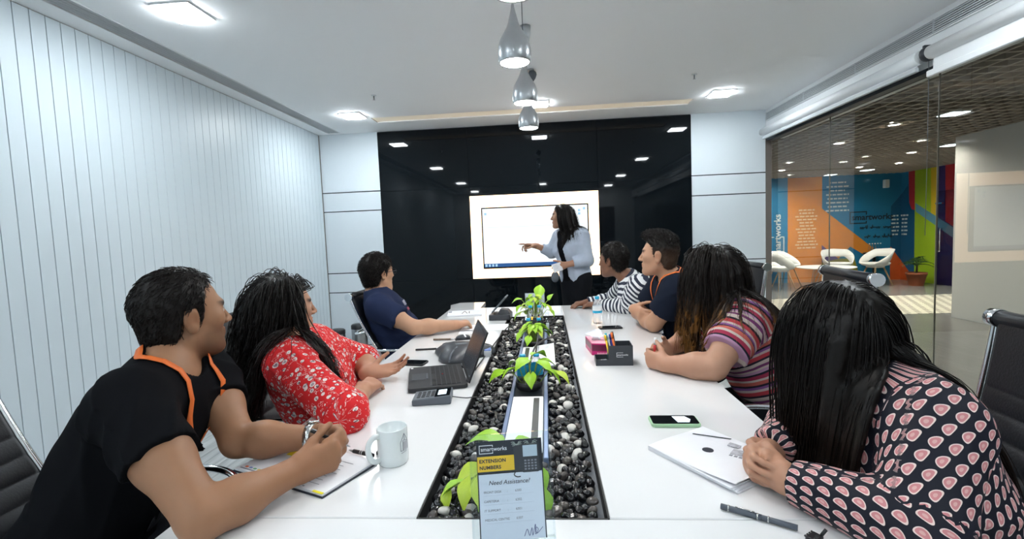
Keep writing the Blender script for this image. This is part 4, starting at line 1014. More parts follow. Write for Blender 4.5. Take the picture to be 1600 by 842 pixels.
fp = empty('fountain_pen', (0.432, 0.966, TZ + 0.0068)); tag(fp, 'slate grey capped pen lying across the table seam at the near end', 'pen')
m_slate = mat('slate_pen', (0.085, 0.10, 0.125), 0.35, noise=0.05); fd = Vector((0.548 - 0.432, 0.894 - 0.966, 0))
MB().tube([fd * 0.0, fd * 0.55], 0.0060, 14).build('cap', m_slate, fp); MB().tube([fd * 0.55, fd * 1.0], 0.0056, 14).build('barrel', m_slate, fp)
for q in (0.10, 0.49, 0.63): MB().tube([fd * q, fd * (q + 0.018)], 0.0064, 14).build('ring', m_skinwatch, fp)
MB().tube([fd * 0.20 + Vector((0, 0, 0.0072)), fd * 0.46 + Vector((0, 0, 0.0072))], 0.0011, 6).build('clip', m_skinwatch, fp)
kc = empty('black_clip', (0.563, 0.866, TZ), 0.6); tag(kc, 'small black spiky clip at the end of the slate pen', 'clip')
MB().box(-0.014, 0.014, -0.010, 0.010, 0.001, 0.010, 0.002).build('body', m_blackpl, kc)
for k in range(4): MB().tube([(-0.010 + k * 0.007, 0.007, 0.006), (-0.011 + k * 0.0075, 0.012, 0.009)], 0.0026, 6, r_end=0.0018).build('tooth', m_blackpl, kc)
for k in (-1, 1): MB().tube([(0.010 * k, -0.006, 0.009), (0.016 * k, -0.012, 0.022)], 0.003, 6).build('lever', m_blackpl, kc)
 
# acrylic sign at the near end
def sign_frame(o, yaw, lean):
    ex = Vector((math.cos(yaw), math.sin(yaw), 0)); n = Vector((math.sin(yaw), -math.cos(yaw), 0))
    ey = Vector((0, 0, 1)) * math.cos(lean) - n * math.sin(lean); return frame_mtx(o, ex, ey)
sg = empty('acrylic_sign'); sg.matrix_world = sign_frame((-0.066, 0.838, TZ + 0.003), 0.155, math.radians(12)); tag(sg, 'clear acrylic sign with extension numbers standing at the near end', 'sign')
SW, SH = 0.158, 0.200
MB().box(0, SW, 0, SH, 0.0012, 0.0036).build('front_sheet', m_acryl, sg)
MB().box(0, SW, 0, SH, -0.0036, -0.0012).build('back_sheet', m_acryl, sg)
MB().box(0, 0.004, 0, SH, -0.0012, 0.0012).build('side_edge', m_acryl, sg); MB().box(SW - 0.004, SW, 0, SH, -0.0012, 0.0012).build('side_edge', m_acryl, sg)
MB().add([(0, 0.0, -0.002), (SW, 0.0, -0.002), (SW, -0.008, -0.075), (0, -0.008, -0.075), (0, 0.003, -0.002), (SW, 0.003, -0.002), (SW, -0.005, -0.075), (0, -0.005, -0.075)], [(3, 2, 1, 0), (4, 5, 6, 7), (0, 1, 5, 4), (1, 2, 6, 5), (2, 3, 7, 6), (3, 0, 4, 7)]).build('foot', m_acryl, sg)
m_sheetp = mat('sign_paper', (0.72, 0.78, 0.87), 0.6, noise=0.01)
X0, X1, Y0, Y1 = 0.014, 0.141, 0.016, 0.199
pp = MB().box(X0, X1, Y0, Y1, -0.0005, 0.0).build('paper', m_sheetp, sg, (0, -0.012, 0))
def sq(nm, m, a, b, c, d, l=1): MB().box(a, b, c, d, 0.0, 0.00022 * l).build(nm, m, pp)
sq('header', m_navypr, X0, X1, 0.138, Y1, 1); sq('border', m_navypr, X0, X0 + 0.0022, Y0, Y1, 1); sq('border', m_navypr, X1 - 0.0022, X1, Y0, Y1, 1)
sq('yellow_box', m_yellowpr, X0 + 0.001, X0 + 0.073, 0.143, 0.171, 2)
for (a, b, c, d) in ((0.019, 0.0203, 0.176, 0.192), (0.019, 0.046, 0.1907, 0.192), (0.019, 0.046, 0.176, 0.1773), (0.0447, 0.046, 0.1885, 0.192), (0.0447, 0.046, 0.176, 0.1795)): sq('logo_bracket', m_whitepr, a, b, c, d, 3)
def st(s, x, y, size, m, l=3, **k): return text('lettering', s, size, m, pp, frame_mtx((x, y, 0.00022 * l), (1, 0, 0), (0, 1, 0)), depth=0.0001, **k)
st('smartworks', 0.0222, 0.1810, 0.0105, m_whitepr, bold=0.00012)
st('EXTENSION', 0.0185, 0.1595, 0.0090, m_ink, bold=0.0003, spacing=1.08); st('NUMBERS', 0.0185, 0.1475, 0.0090, m_ink, bold=0.0003, spacing=1.08)
st('Need Assistance?', 0.0345, 0.1185, 0.0112, m_ink, shear=0.25)
for k, (a, b) in enumerate((('FRONT DESK', '6300'), ('CAFETERIA', '6302'), ('IT SUPPORT', '6301'), ('MEDICAL CENTRE', '6307'))):
    y = 0.1035 - 0.0166 * k
    st(a, 0.0245, y, 0.0058, m_greyink, 2); st(':', 0.0690, y, 0.0058, m_greyink, 2); st(b, 0.0845, y, 0.0062, m_greyink, 2)
    sq('rule_line', mat('faint_rule', (0.55, 0.60, 0.68), 0.6, noise=0.03), 0.024, 0.120, y - 0.0045, y - 0.0042, 1)
# printed telephone and flowers
ph = MB(); ph.rprism(0.0860, 0.1020, 0.140, 0.188, 0.0004, 0.0008, 0.004); ph.rprism(0.1005, 0.1345, 0.137, 0.190, 0.0003, 0.0007, 0.003); ph.build('printed_telephone', m_darkpl, pp)
MB().box(0.1035, 0.1315, 0.166, 0.187, 0.0007, 0.0010).build('printed_display', mat('print_blue_grey', (0.50, 0.60, 0.68), 0.5, noise=0.05), pp)
kd = MB()
for i in range(4):
    for j in range(4): kd.box(0.1055 + j * 0.0066, 0.1097 + j * 0.0066, 0.1415 + i * 0.0052, 0.1445 + i * 0.0052, 0.0007, 0.0010)
kd.build('printed_keys', m_greyink, pp)
MB().tube(smooth_path([(0.088, 0.140, 0.0006), (0.085, 0.134, 0.0006), (0.090, 0.130, 0.0006), (0.097, 0.130, 0.0006)], 5), 0.0011, 5, flat=0.4).build('printed_cord', m_darkpl, pp)
fw_ = MB()
for cx_, cy_, R_ in ((0.119, 0.194, 0.014), (0.092, 0.194, 0.011)):
    for k in range(9):
        t = PI + PI * k / 8
        p = [(cx_ + 0.3 * R_ * math.cos(t), cy_ + 0.3 * R_ * math.sin(t), 0.0004), (cx_ + R_ * 0.7 * math.cos(t - 0.16), cy_ + R_ * 0.7 * math.sin(t - 0.16), 0.0004), (cx_ + R_ * math.cos(t), cy_ + R_ * math.sin(t), 0.0004), (cx_ + R_ * 0.7 * math.cos(t + 0.16), cy_ + R_ * 0.7 * math.sin(t + 0.16), 0.0004), (cx_ + 0.3 * R_ * math.cos(t), cy_ + 0.3 * R_ * math.sin(t), 0.0004)]
        fw_.tube(p, 0.0004, 4)
tag(fw_.build('printed_flowers', mat('pale_green_print', (0.45, 0.52, 0.46), 0.5, noise=0.05), pp), kind='stuff')
sc_ = MB(); sc_.tube(smooth_path([(0.098, 0.022, 0.0004), (0.104, 0.034, 0.0004), (0.108, 0.022, 0.0004), (0.113, 0.036, 0.0004), (0.114, 0.022, 0.0004), (0.120, 0.042, 0.0004), (0.119, 0.024, 0.0004), (0.125, 0.032, 0.0004), (0.121, 0.036, 0.0004), (0.122, 0.025, 0.0004), (0.134, 0.036, 0.0004)], 5), 0.0005, 4)
sc_.build('pen_scribble', mat('blue_ink', (0.12, 0.14, 0.33), 0.6, noise=0.05), pp)

# far sign seen from behind
s2 = empty('acrylic_sign'); s2.matrix_world = sign_frame((-0.095, 3.72, TZ + 0.003), 0.0, math.radians(8)); tag(s2, 'grey-backed acrylic sign at the far end of the table behind the leaves', 'sign')
MB().box(0, 0.165, 0, 0.125, 0.001, 0.004).build('front_sheet', m_acryl, s2); MB().box(0.006, 0.159, 0.004, 0.121, -0.001, 0.0005).build('paper', mat('grey_paper', (0.50, 0.53, 0.56), 0.6, noise=0.02), s2); MB().box(0, 0.165, 0, 0.125, -0.004, -0.0015).build('back_sheet', m_acryl, s2)
for k in range(5): MB().box(0.02, 0.14 - 0.012 * (k % 3), 0.055 - 0.009 * k, 0.057 - 0.009 * k, 0.0005, 0.0008).build('print_line', m_paper, s2)
MB().add([(0, 0.0, -0.004), (0.165, 0.0, -0.004), (0.165, -0.006, -0.06), (0, -0.006, -0.06), (0, 0.003, -0.004), (0.165, 0.003, -0.004), (0.165, -0.003, -0.06), (0, -0.003, -0.06)], [(3, 2, 1, 0), (4, 5, 6, 7), (0, 1, 5, 4), (1, 2, 6, 5), (2, 3, 7, 6), (3, 0, 4, 7)]).build('foot', m_acryl, s2)

def cable(pts, r, label):
    o = MB().tube(smooth_path(pts, 8), r, 7).build('cable', m_cable); tag(o, label, 'cable'); return o
z1 = TZ + 0.004
cable([(-0.235, 1.99, TZ + 0.010), (-0.215, 2.40, z1), (-0.19, 2.75, z1), (-0.165, 2.98, z1 + 0.002), (-0.10, 3.05, z1 + 0.008), (-0.05, 3.0, TZ + 0.006)], 0.0032, 'black cable running from behind the laptop to the far trough')
cable([(-0.195, 2.25, TZ + 0.010), (-0.17, 2.18, z1 + 0.006), (-0.13, 2.10, z1 + 0.008), (-0.085, 2.03, z1 + 0.004), (-0.045, 1.99, TZ + 0.004)], 0.0032, 'black cable running from the grey dock to the cable channel')
cable([(-0.266, 1.648, TZ + 0.012), (-0.22, 1.655, z1), (-0.19, 1.66, z1), (-0.13, 1.672, TZ - 0.002), (-0.08, 1.70, TZ - 0.006)], 0.0018, 'thin grey cable running from the keypad handset to the pebbles')
cable([(-0.002, 1.99, TZ - 0.005), (0.010, 2.06, TZ + 0.045), (0.030, 2.20, TZ + 0.065), (0.075, 2.34, TZ + 0.060), (0.12, 2.46, TZ + 0.040), (0.165, 2.55, TZ + 0.006)], 0.0045, 'thick black cable looping from the channel over the open flap')
cable([(0.006, 2.0, TZ - 0.004), (0.022, 2.08, TZ + 0.030), (0.030, 2.26, TZ + 0.055), (0.034, 2.42, TZ + 0.075), (0.030, 2.50, TZ + 0.030)], 0.0042, 'thick black cable standing straight up beside the open flap')

# steel bins by the wall
for x, y, lb in ((-2.36, 5.24, 'round steel pedal bin with black lid by the white panels, front one'), (-2.22, 5.56, 'round steel bin half hidden behind the front bin')):
    t = empty('waste_bin', (x, y, 0)); tag(t, lb, 'bin', 'steel bins')
    MB().lathe([(0.095, 0.0), (0.097, 0.02)], 28).build('base_ring', m_blackpl, t)
    MB().lathe([(0.094, 0.02), (0.094, 0.285)], 28, caps=False).build('body', m_steel, t)
    MB().lathe([(0.097, 0.285), (0.097, 0.325), (0.085, 0.337), (0.001, 0.338)], 28, caps=False).build('lid', m_blackpl, t)

# ================================================================== OFFICE CHAIRS
def make_chair(loc, face, recline, label, height=1.08):
    t = empty('office_chair', (loc[0], loc[1], 0), math.atan2(-face[0], face[1])); tag(t, label, 'chair', 'ribbed black office chairs')
    rc = math.radians(recline); hw = 0.222
    prof = [(0.25, 0.440), (0.235, 0.455), (0.10, 0.462), (-0.08, 0.445), (-0.16, 0.437), (-0.205, 0.455)]
    bb_ = (-0.225, 0.49); Lb = (height - bb_[1]) / math.cos(rc)
    n = 9
    back = [(bb_[0] - Lb * k / n * math.sin(rc) - 0.02 * math.sin(PI * k / n), bb_[1] + Lb * k / n * math.cos(rc)) for k in range(n + 1)]
    def sling(pp, ribs, smooth_from=None):
        P = smooth_path([(0, y, z) for y, z in pp], 14); rings = []; s = 0.0
        for i, p in enumerate(P):
            if i: s += (p - P[i - 1]).length
            tn = (P[min(i + 1, len(P) - 1)] - P[max(i - 1, 0)]).normalized(); nr = Vector((0, -tn.z, tn.y))
            rib = abs(math.sin(PI * s / 0.062)) ** 0.45
            if smooth_from and s > smooth_from: rib = 1.0
            th = 0.009 + 0.008 * rib
            rings.append([(-hw + 0.012, p.y + nr.y * th * .4, p.z + nr.z * th * .4), (-hw + 0.03, p.y + nr.y * th, p.z + nr.z * th), (hw - 0.03, p.y + nr.y * th, p.z + nr.z * th), (hw - 0.012, p.y + nr.y * th * .4, p.z + nr.z * th * .4), (hw - 0.012, p.y - nr.y * th * .4, p.z - nr.z * th * .4), (hw - 0.03, p.y - nr.y * th, p.z - nr.z * th), (-hw + 0.03, p.y - nr.y * th, p.z - nr.z * th), (-hw + 0.012, p.y - nr.y * th * .4, p.z - nr.z * th * .4)])
        return MB().loft(rings, True, True)
    sling(prof, True).build('seat', m_leather, t)
    bk_ = sling(back, True, Lb - 0.17).build('backrest', m_leather, t)
    ty, tz = back[-1]
    MB().cyl((-hw + 0.012, ty, tz), (hw - 0.012, ty, tz), 0.021, 14).build('top_roll', m_leather, bk_)
    for s in (-1, 1):
        rail = smooth_path([(s * hw, y, z) for y, z in prof[::2] + [(-0.215, 0.465)] + back], 4)
        rl = MB().tube(rail, 0.011, 8).build('side_rail', m_chrome, t)
        MB().tube([(s * (hw - 0.012), ty, tz), (s * (hw + 0.016), ty, tz)], 0.024, 14).build('end_cap', m_chrome, rl)
        kk = 4; by, bz = back[2]
        arm = smooth_path([(s * hw, back[3][0], back[3][1]), (s * (hw + 0.05), back[3][0] + 0.05, 0.66), (s * (hw + 0.055), -0.02, 0.665), (s * (hw + 0.055), 0.12, 0.66), (s * (hw + 0.055), 0.18, 0.62), (s * (hw + 0.045), 0.17, 0.53), (s * hw, 0.13, 0.46)], 6)
        MB().tube(arm, 0.012, 8, flat=0.75).build('armrest', m_chrome, t)
    by, bz = back[5]
    MB().tube(smooth_path([(-hw, by, bz), (-hw + 0.01, by - 0.07, bz - 0.01), (0, by - 0.085, bz - 0.012), (hw - 0.01, by - 0.07, bz - 0.01), (hw, by, bz)], 5), 0.012, 8, flat=0.6).build('rear_brace', m_chrome, t)
    MB().box(-0.07, 0.07, -0.10, 0.10, 0.385, 0.425, 0.006).build('tilt_box', m_darkpl, t)
    MB().lathe([(0.03, 0.10), (0.03, 0.25), (0.018, 0.25), (0.018, 0.39)], 16).build('column', m_chrome, t)
    for k in range(5):
        a = 2 * PI * k / 5 + 0.3
        lg = MB().tube([(0, 0, 0.12), (0.16 * math.cos(a), 0.16 * math.sin(a), 0.095), (0.29 * math.cos(a), 0.29 * math.sin(a), 0.075)], 0.022, 8, r_end=0.013).build('leg', m_chrome, t)
        c = Vector((0.29 * math.cos(a), 0.29 * math.sin(a), 0.028)); pvec = Vector((-math.sin(a), math.cos(a), 0)) * 0.02
        MB().cyl(c - pvec, c + pvec, 0.028, 14).build('castor', m_blackpl, lg)
    return t
make_chair((-1.04, 1.04), (1, 0.05), 30, 'ribbed black office chair behind the man in the black shirt', 0.98)
make_chair((-0.76, 1.98), (1, 0.02), 28, 'ribbed black office chair under the woman in red', 1.03)
make_chair((-0.66, 3.08), (1, 0.0), 28, 'ribbed black office chair under the man in the navy tee', 0.99)
make_chair((0.86, 1.10), (-1, 0.08), 14, 'ribbed black office chair behind the woman in the patterned blouse', 1.07)
make_chair((0.97, 2.03), (-0.985, 0.17), 9, 'ribbed black office chair showing above the long-haired woman’s head', 1.125)
make_chair((1.02, 3.10), (-1, 0.0), 13, 'ribbed black office chair behind the man in the polo shirt', 1.09)
make_chair((0.98, 3.74), (-1, 0.0), 14, 'ribbed black office chair under the man in the striped jumper', 0.98)

# ================================================================== LOUNGE FURNITURE
def lounge_table():
    t = empty('round_table', (5.78, 10.05, 0)); tag(t, 'round white coffee table on wire legs beyond the glass', 'table')
    MB().lathe([(0.50, 0.435), (0.52, 0.445), (0.52, 0.455), (0.51, 0.46)], 40).build('tabletop', m_shell, t)
    for k in range(4):
        a = PI / 2 * k + 0.4; c = Vector((math.cos(a), math.sin(a), 0)); q = Vector((-math.sin(a), math.cos(a), 0))
        MB().tube([c * 0.20 + q * 0.08 + Vector((0, 0, 0.435)), c * 0.34 + Vector((0, 0, 0.006)), c * 0.20 - q * 0.08 + Vector((0, 0, 0.435))], 0.007, 6).build('leg', m_steel, t)
lounge_table()

# ================================================================== SMOOTH SURFACES FROM DISTANCE FIELDS
f32 = np.float32
def nrmv(v): v = np.asarray(v, float); return v / (np.linalg.norm(v) + 1e-12)
class Cone:
    """tapered capsule"""
    def __init__(s, a, b, r1, r2, k=0.02, op='u', tag=0):
        s.a = np.asarray(a, float); s.b = np.asarray(b, float); s.r1, s.r2, s.k, s.op, s.tag = r1, r2, k, op, tag
        r = max(r1, r2); s.lo = np.minimum(s.a, s.b) - r; s.hi = np.maximum(s.a, s.b) + r
    def __call__(s, p):
        a = s.a.astype(f32); ba = (s.b - s.a).astype(f32); pa = p - a
        h = np.clip((pa @ ba) / f32(ba @ ba + 1e-12), 0, 1)
        return np.sqrt(((pa - h[..., None] * ba) ** 2).sum(-1)) - (s.r1 + (s.r2 - s.r1) * h)
    def t(s, p):
        ba = s.b - s.a; return (p - s.a) @ ba / (ba @ ba)
class Ell:
    """ellipsoid, R rows are its axes"""
    def __init__(s, c, rad, R=None, k=0.02, op='u', tag=0):
        s.c = np.asarray(c, float); s.rad = np.asarray(rad, float); s.R = np.eye(3) if R is None else np.asarray(R, float)
        s.k, s.op, s.tag = k, op, tag; e = np.sqrt(((s.R * s.rad[:, None]) ** 2).sum(0)); s.lo = s.c - e; s.hi = s.c + e
    def __call__(s, p):
        q = ((p - s.c.astype(f32)) @ s.R.T.astype(f32)); a = q / s.rad.astype(f32); b = a / s.rad.astype(f32)
        k0 = np.sqrt((a * a).sum(-1)); k1 = np.sqrt((b * b).sum(-1)) + 1e-9
        return k0 * (k0 - 1) / k1
class Fn:
    """any function applied to the whole field (op 'post': d = fn(p, d))"""
    def __init__(s, fn, op='post'): s.fn = fn; s.op = op; s.lo = s.hi = None
def smin(a, b, k):
    if k <= 0: return np.minimum(a, b)
    h = np.maximum(k - np.abs(a - b), 0) / k
    return np.minimum(a, b) - h * h * k * 0.25
def field(prims, p):
    """evaluate at points (no culling)"""
    d = np.full(p.shape[:-1], 1.0, f32)
    for q in prims:
        if q.op == 'post': d = q.fn(p, d)
        elif q.op == 'u': d = smin(d, q(p), q.k)
        else: d = -smin(-d, q(p), q.k)
    return d
def mesh_field(name, prims, res, smooth=True, clip=None, relax=4):
    us = [q for q in prims if q.op == 'u']
    lo = np.min([q.lo for q in us], 0) - 2.5 * res; hi = np.max([q.hi for q in us], 0) + 2.5 * res
    if clip is not None: lo = np.maximum(lo, clip[0]); hi = np.minimum(hi, clip[1])
    n = np.ceil((hi - lo) / res).astype(int) + 1
    ax = [(lo[i] + np.arange(n[i]) * res).astype(f32) for i in range(3)]
    D = np.full(n, 0.5, f32)
    for q in prims:
        if q.op == 'post':
            near = np.abs(D) < 4 * res + 0.02; I = np.nonzero(near)
            P = np.stack([ax[0][I[0]], ax[1][I[1]], ax[2][I[2]]], -1); D[I] = q.fn(P, D[I]); continue
        m = q.k + 3 * res
        i0 = np.maximum(np.floor((q.lo - m - lo) / res).astype(int), 0); i1 = np.minimum(np.ceil((q.hi + m - lo) / res).astype(int) + 1, n)
        if (i1 <= i0).any(): continue
        X = np.stack(np.meshgrid(ax[0][i0[0]:i1[0]], ax[1][i0[1]:i1[1]], ax[2][i0[2]:i1[2]], indexing='ij'), -1)
        sl = D[i0[0]:i1[0], i0[1]:i1[1], i0[2]:i1[2]]
        v = q(X).astype(f32)
        sl[...] = smin(sl, v, q.k) if q.op == 'u' else -smin(-sl, v, q.k)
    ins = D < 0; u = ins.astype(np.uint8)
    c = (u[:-1] + u[1:]); c = c[:, :-1] + c[:, 1:]; c = c[:, :, :-1] + c[:, :, 1:]
    act = (c > 0) & (c < 8); I = np.nonzero(act); nv = len(I[0])
    idx = np.full(act.shape, -1, np.int32); idx[I] = np.arange(nv)
    off = [(i, j, k) for i in (0, 1) for j in (0, 1) for k in (0, 1)]
    cv = np.stack([D[I[0] + a, I[1] + b, I[2] + d] for a, b, d in off], 1)
    acc = np.zeros((nv, 3), f32); cnt = np.zeros(nv, f32); O = np.array(off, f32)
    for a in range(8):
        for b in range(a + 1, 8):
            if np.abs(O[a] - O[b]).sum() != 1: continue
            va, vb = cv[:, a], cv[:, b]; x = (va < 0) != (vb < 0)
            t = np.where(x, va / np.where(x, va - vb, 1), 0)
            acc += np.where(x[:, None], O[a] + t[:, None] * (O[b] - O[a]), 0); cnt += x
    V = (acc / np.maximum(cnt, 1)[:, None] + np.stack(I, 1)) * res + lo
    Q = []
    for axis in range(3):
        A = np.swapaxes(ins, 0, axis); J = np.swapaxes(idx, 0, axis)
        s = A[:-1, 1:-1, 1:-1] != A[1:, 1:-1, 1:-1]; K = np.nonzero(s); i, j, k = K[0], K[1] + 1, K[2] + 1
        q = np.stack([J[i, j - 1, k - 1], J[i, j, k - 1], J[i, j, k], J[i, j - 1, k]], 1)
        flip = A[i, j, k] ^ (axis != 0)
        q[~flip] = q[~flip][:, ::-1]; Q.append(q)
    Q = np.concatenate(Q); Q = Q[(Q >= 0).all(1)]
    if relax:
        E_ = np.concatenate([Q[:, [0, 1]], Q[:, [1, 2]], Q[:, [2, 3]], Q[:, [3, 0]]]); a_, b_ = E_[:, 0], E_[:, 1]
        deg = np.maximum(np.bincount(a_, minlength=nv) + np.bincount(b_, minlength=nv), 1)[:, None]; V = V.astype(np.float64)
        for it in range(relax):
            for lam in (0.55, -0.57):
                nb = np.stack([np.bincount(a_, V[b_, i], nv) + np.bincount(b_, V[a_, i], nv) for i in range(3)], 1) / deg
                V = V + lam * (nb - V)
    return fast_mesh(name, V, quads=Q, smooth=smooth), V
def set_color(me, name, rgb):
    a = me.attributes.new(name, 'FLOAT_COLOR', 'POINT')
    c = np.ones((len(rgb), 4), f32); c[:, :3] = rgb; a.data.foreach_set('color', c.ravel())
def set_vec(me, name, v):
    a = me.attributes.new(name, 'FLOAT_VECTOR', 'POINT'); a.data.foreach_set('vector', np.asarray(v, f32).ravel())

# white tub chairs of the lounge: a bowl seat with a band that wraps the back and leaves an opening
def tub_mesh():
    b = MB()
    b.lathe([(0.02, 0.400), (0.16, 0.405), (0.235, 0.430), (0.262, 0.470), (0.252, 0.478), (0.225, 0.448), (0.15, 0.425), (0.02, 0.420)], 40, caps=True)
    rings = []; N_ = 56
    for i in range(N_ + 1):
        th = -2.35 + 4.70 * i / N_; a = abs(th)
        lo_ = 0.60 - 0.145 * min(1, max(0, (a - 0.75) / 0.75)) ** 1.2
        hi_ = 0.765 - 0.02 * a - 0.25 * max(0, (a - 0.85) / 1.5) ** 1.1
        hi_ = max(hi_, lo_ + 0.012); r0, r1 = 0.255 + 0.05 * (lo_ - 0.45), 0.268 + 0.16 * (hi_ - 0.47)
        d = (math.sin(th), -math.cos(th)); t_ = 0.011
        rings.append([(d[0] * (r0 - t_), d[1] * (r0 - t_), lo_), (d[0] * (r0 + t_), d[1] * (r0 + t_), lo_ - 0.003), (d[0] * ((r0 + r1) / 2 + t_), d[1] * ((r0 + r1) / 2 + t_), (lo_ + hi_) / 2), (d[0] * (r1 + t_), d[1] * (r1 + t_), hi_), (d[0] * (r1 - t_ * 0.4), d[1] * (r1 - t_ * 0.4), hi_ + 0.004), (d[0] * ((r0 + r1) / 2 - t_), d[1] * ((r0 + r1) / 2 - t_), (lo_ + hi_) / 2)])
    b.loft(rings, True, True)
    return b.mesh('shell')
tubm = tub_mesh(); tubm.materials.append(m_shell)
lg0 = None
for (x, y, fx_, fy_, lb) in ((4.92, 10.15, 0.9, 0.2, 'white tub armchair at the partition edge, cut off by the white panels'), (5.35, 10.75, 0.6, -0.8, 'white tub armchair behind the coffee table, nearer the vertical lettering'),
        (6.42, 10.75, -0.25, -1.0, 'white tub armchair behind the coffee table facing the glass'), (6.98, 10.42, -1.0, -0.15, 'white tub armchair seen from the side next to the potted palm')):
    if lg0 is None:
        t = empty('tub_chair'); o = bpy.data.objects.new('shell', tubm); COL.objects.link(o); o.parent = t
        for sx_ in (-1, 1):
            for sy_ in (-1, 1):
                MB().tube([(sx_ * 0.10, sy_ * 0.09, 0.40), (sx_ * 0.215, sy_ * 0.20, 0.0)], 0.016, 8, r_end=0.010).build('leg', m_wood, t)
        MB().box(-0.12, 0.12, -0.11, 0.11, 0.375, 0.405, 0.004).build('seat_mount', m_shell, t)
        lg0 = t
    else: t = copy_tree(lg0)
    place(t, (x, y, 0), math.atan2(-fx_, fy_)); tag(t, lb, 'chair', 'white tub chairs in the lounge')
# potted palm
pl_ = empty('potted_palm', (7.60, 10.15, 0)); tag(pl_, 'small dark palm in a terracotta pot against the lime wall', 'plant')
MB().lathe([(0.12, 0.0), (0.165, 0.22), (0.175, 0.22), (0.178, 0.27), (0.160, 0.27), (0.155, 0.24)], 28, caps=False).build('pot', m_terra, pl_)
MB().lathe([(0.155, 0.22), (0.155, 0.245)], 24).build('soil', m_soil, pl_)
MB().tube([(0, 0, 0.24), (0.01, 0, 0.40), (0, 0.01, 0.52)], 0.02, 8, r_end=0.012).build('trunk', mat('palm_trunk', (0.10, 0.07, 0.04), 0.8, noise=0.2), pl_)
rr = random.Random(12)
for k in range(14):
    a = 2 * PI * k / 14 + rr.uniform(-0.2, 0.2); L = rr.uniform(0.24, 0.34); e = rr.uniform(0.3, 1.25); b_ = MB()
    z0 = rr.uniform(0.38, 0.54); pts = []
    for i in range(8):
        s = i / 7; pts.append(Vector((math.cos(a) * L * s * math.cos(e) , math.sin(a) * L * s * math.cos(e), z0 + L * s * math.sin(e) - 0.16 * s * s)))
    b_.tube(pts, 0.005, 5, r_end=0.002)
    for i in range(1, 8):
        tdir = (pts[i] - pts[i - 1]).normalized(); side = tdir.cross(Vector((0, 0, 1))).normalized()
        for s in (-1, 1):
            q = pts[i]; tip = q + side * s * 0.095 * (1 - 0.5 * i / 7) + tdir * 0.06 - Vector((0, 0, 0.02)); w = tdir * 0.014; h = Vector((0, 0, 0.0015))
            b_.add([q - w, q + w, tip, q - w - h, q + w - h, tip - h], [(0, 1, 2), (5, 4, 3), (0, 3, 4, 1), (1, 4, 5, 2), (2, 5, 3, 0)])
    b_.build('frond', m_palm, pl_)
# dark stand with clear bottles behind the side-on tub chair
sn = empty('display_stand', (7.37, 11.05, 0)); tag(sn, 'black side stand under the row of clear bottles by the mural', 'stand')
MB().lathe([(0.19, 0.60), (0.20, 0.62), (0.20, 0.655)], 24).build('top', m_blackpl, sn); MB().lathe([(0.03, 0.02), (0.03, 0.60)], 12).build('post', m_blackpl, sn); MB().lathe([(0.16, 0.0), (0.15, 0.02)], 20).build('foot', m_blackpl, sn)
for k in range(5):
    b = empty('clear_bottle', (7.25 + 0.058 * k, 11.02, 0.655)); tag(b, 'small clear bottle on the black stand by the mural, %s from the left' % ORD[k], 'bottle', 'bottles on the black stand')
    MB().lathe([(0.022, 0.0), (0.023, 0.10), (0.010, 0.14), (0.010, 0.19)], 12).build('body', m_bottle, b); MB().lathe([(0.012, 0.185), (0.012, 0.205)], 10).build('cap', m_whitepr, b)

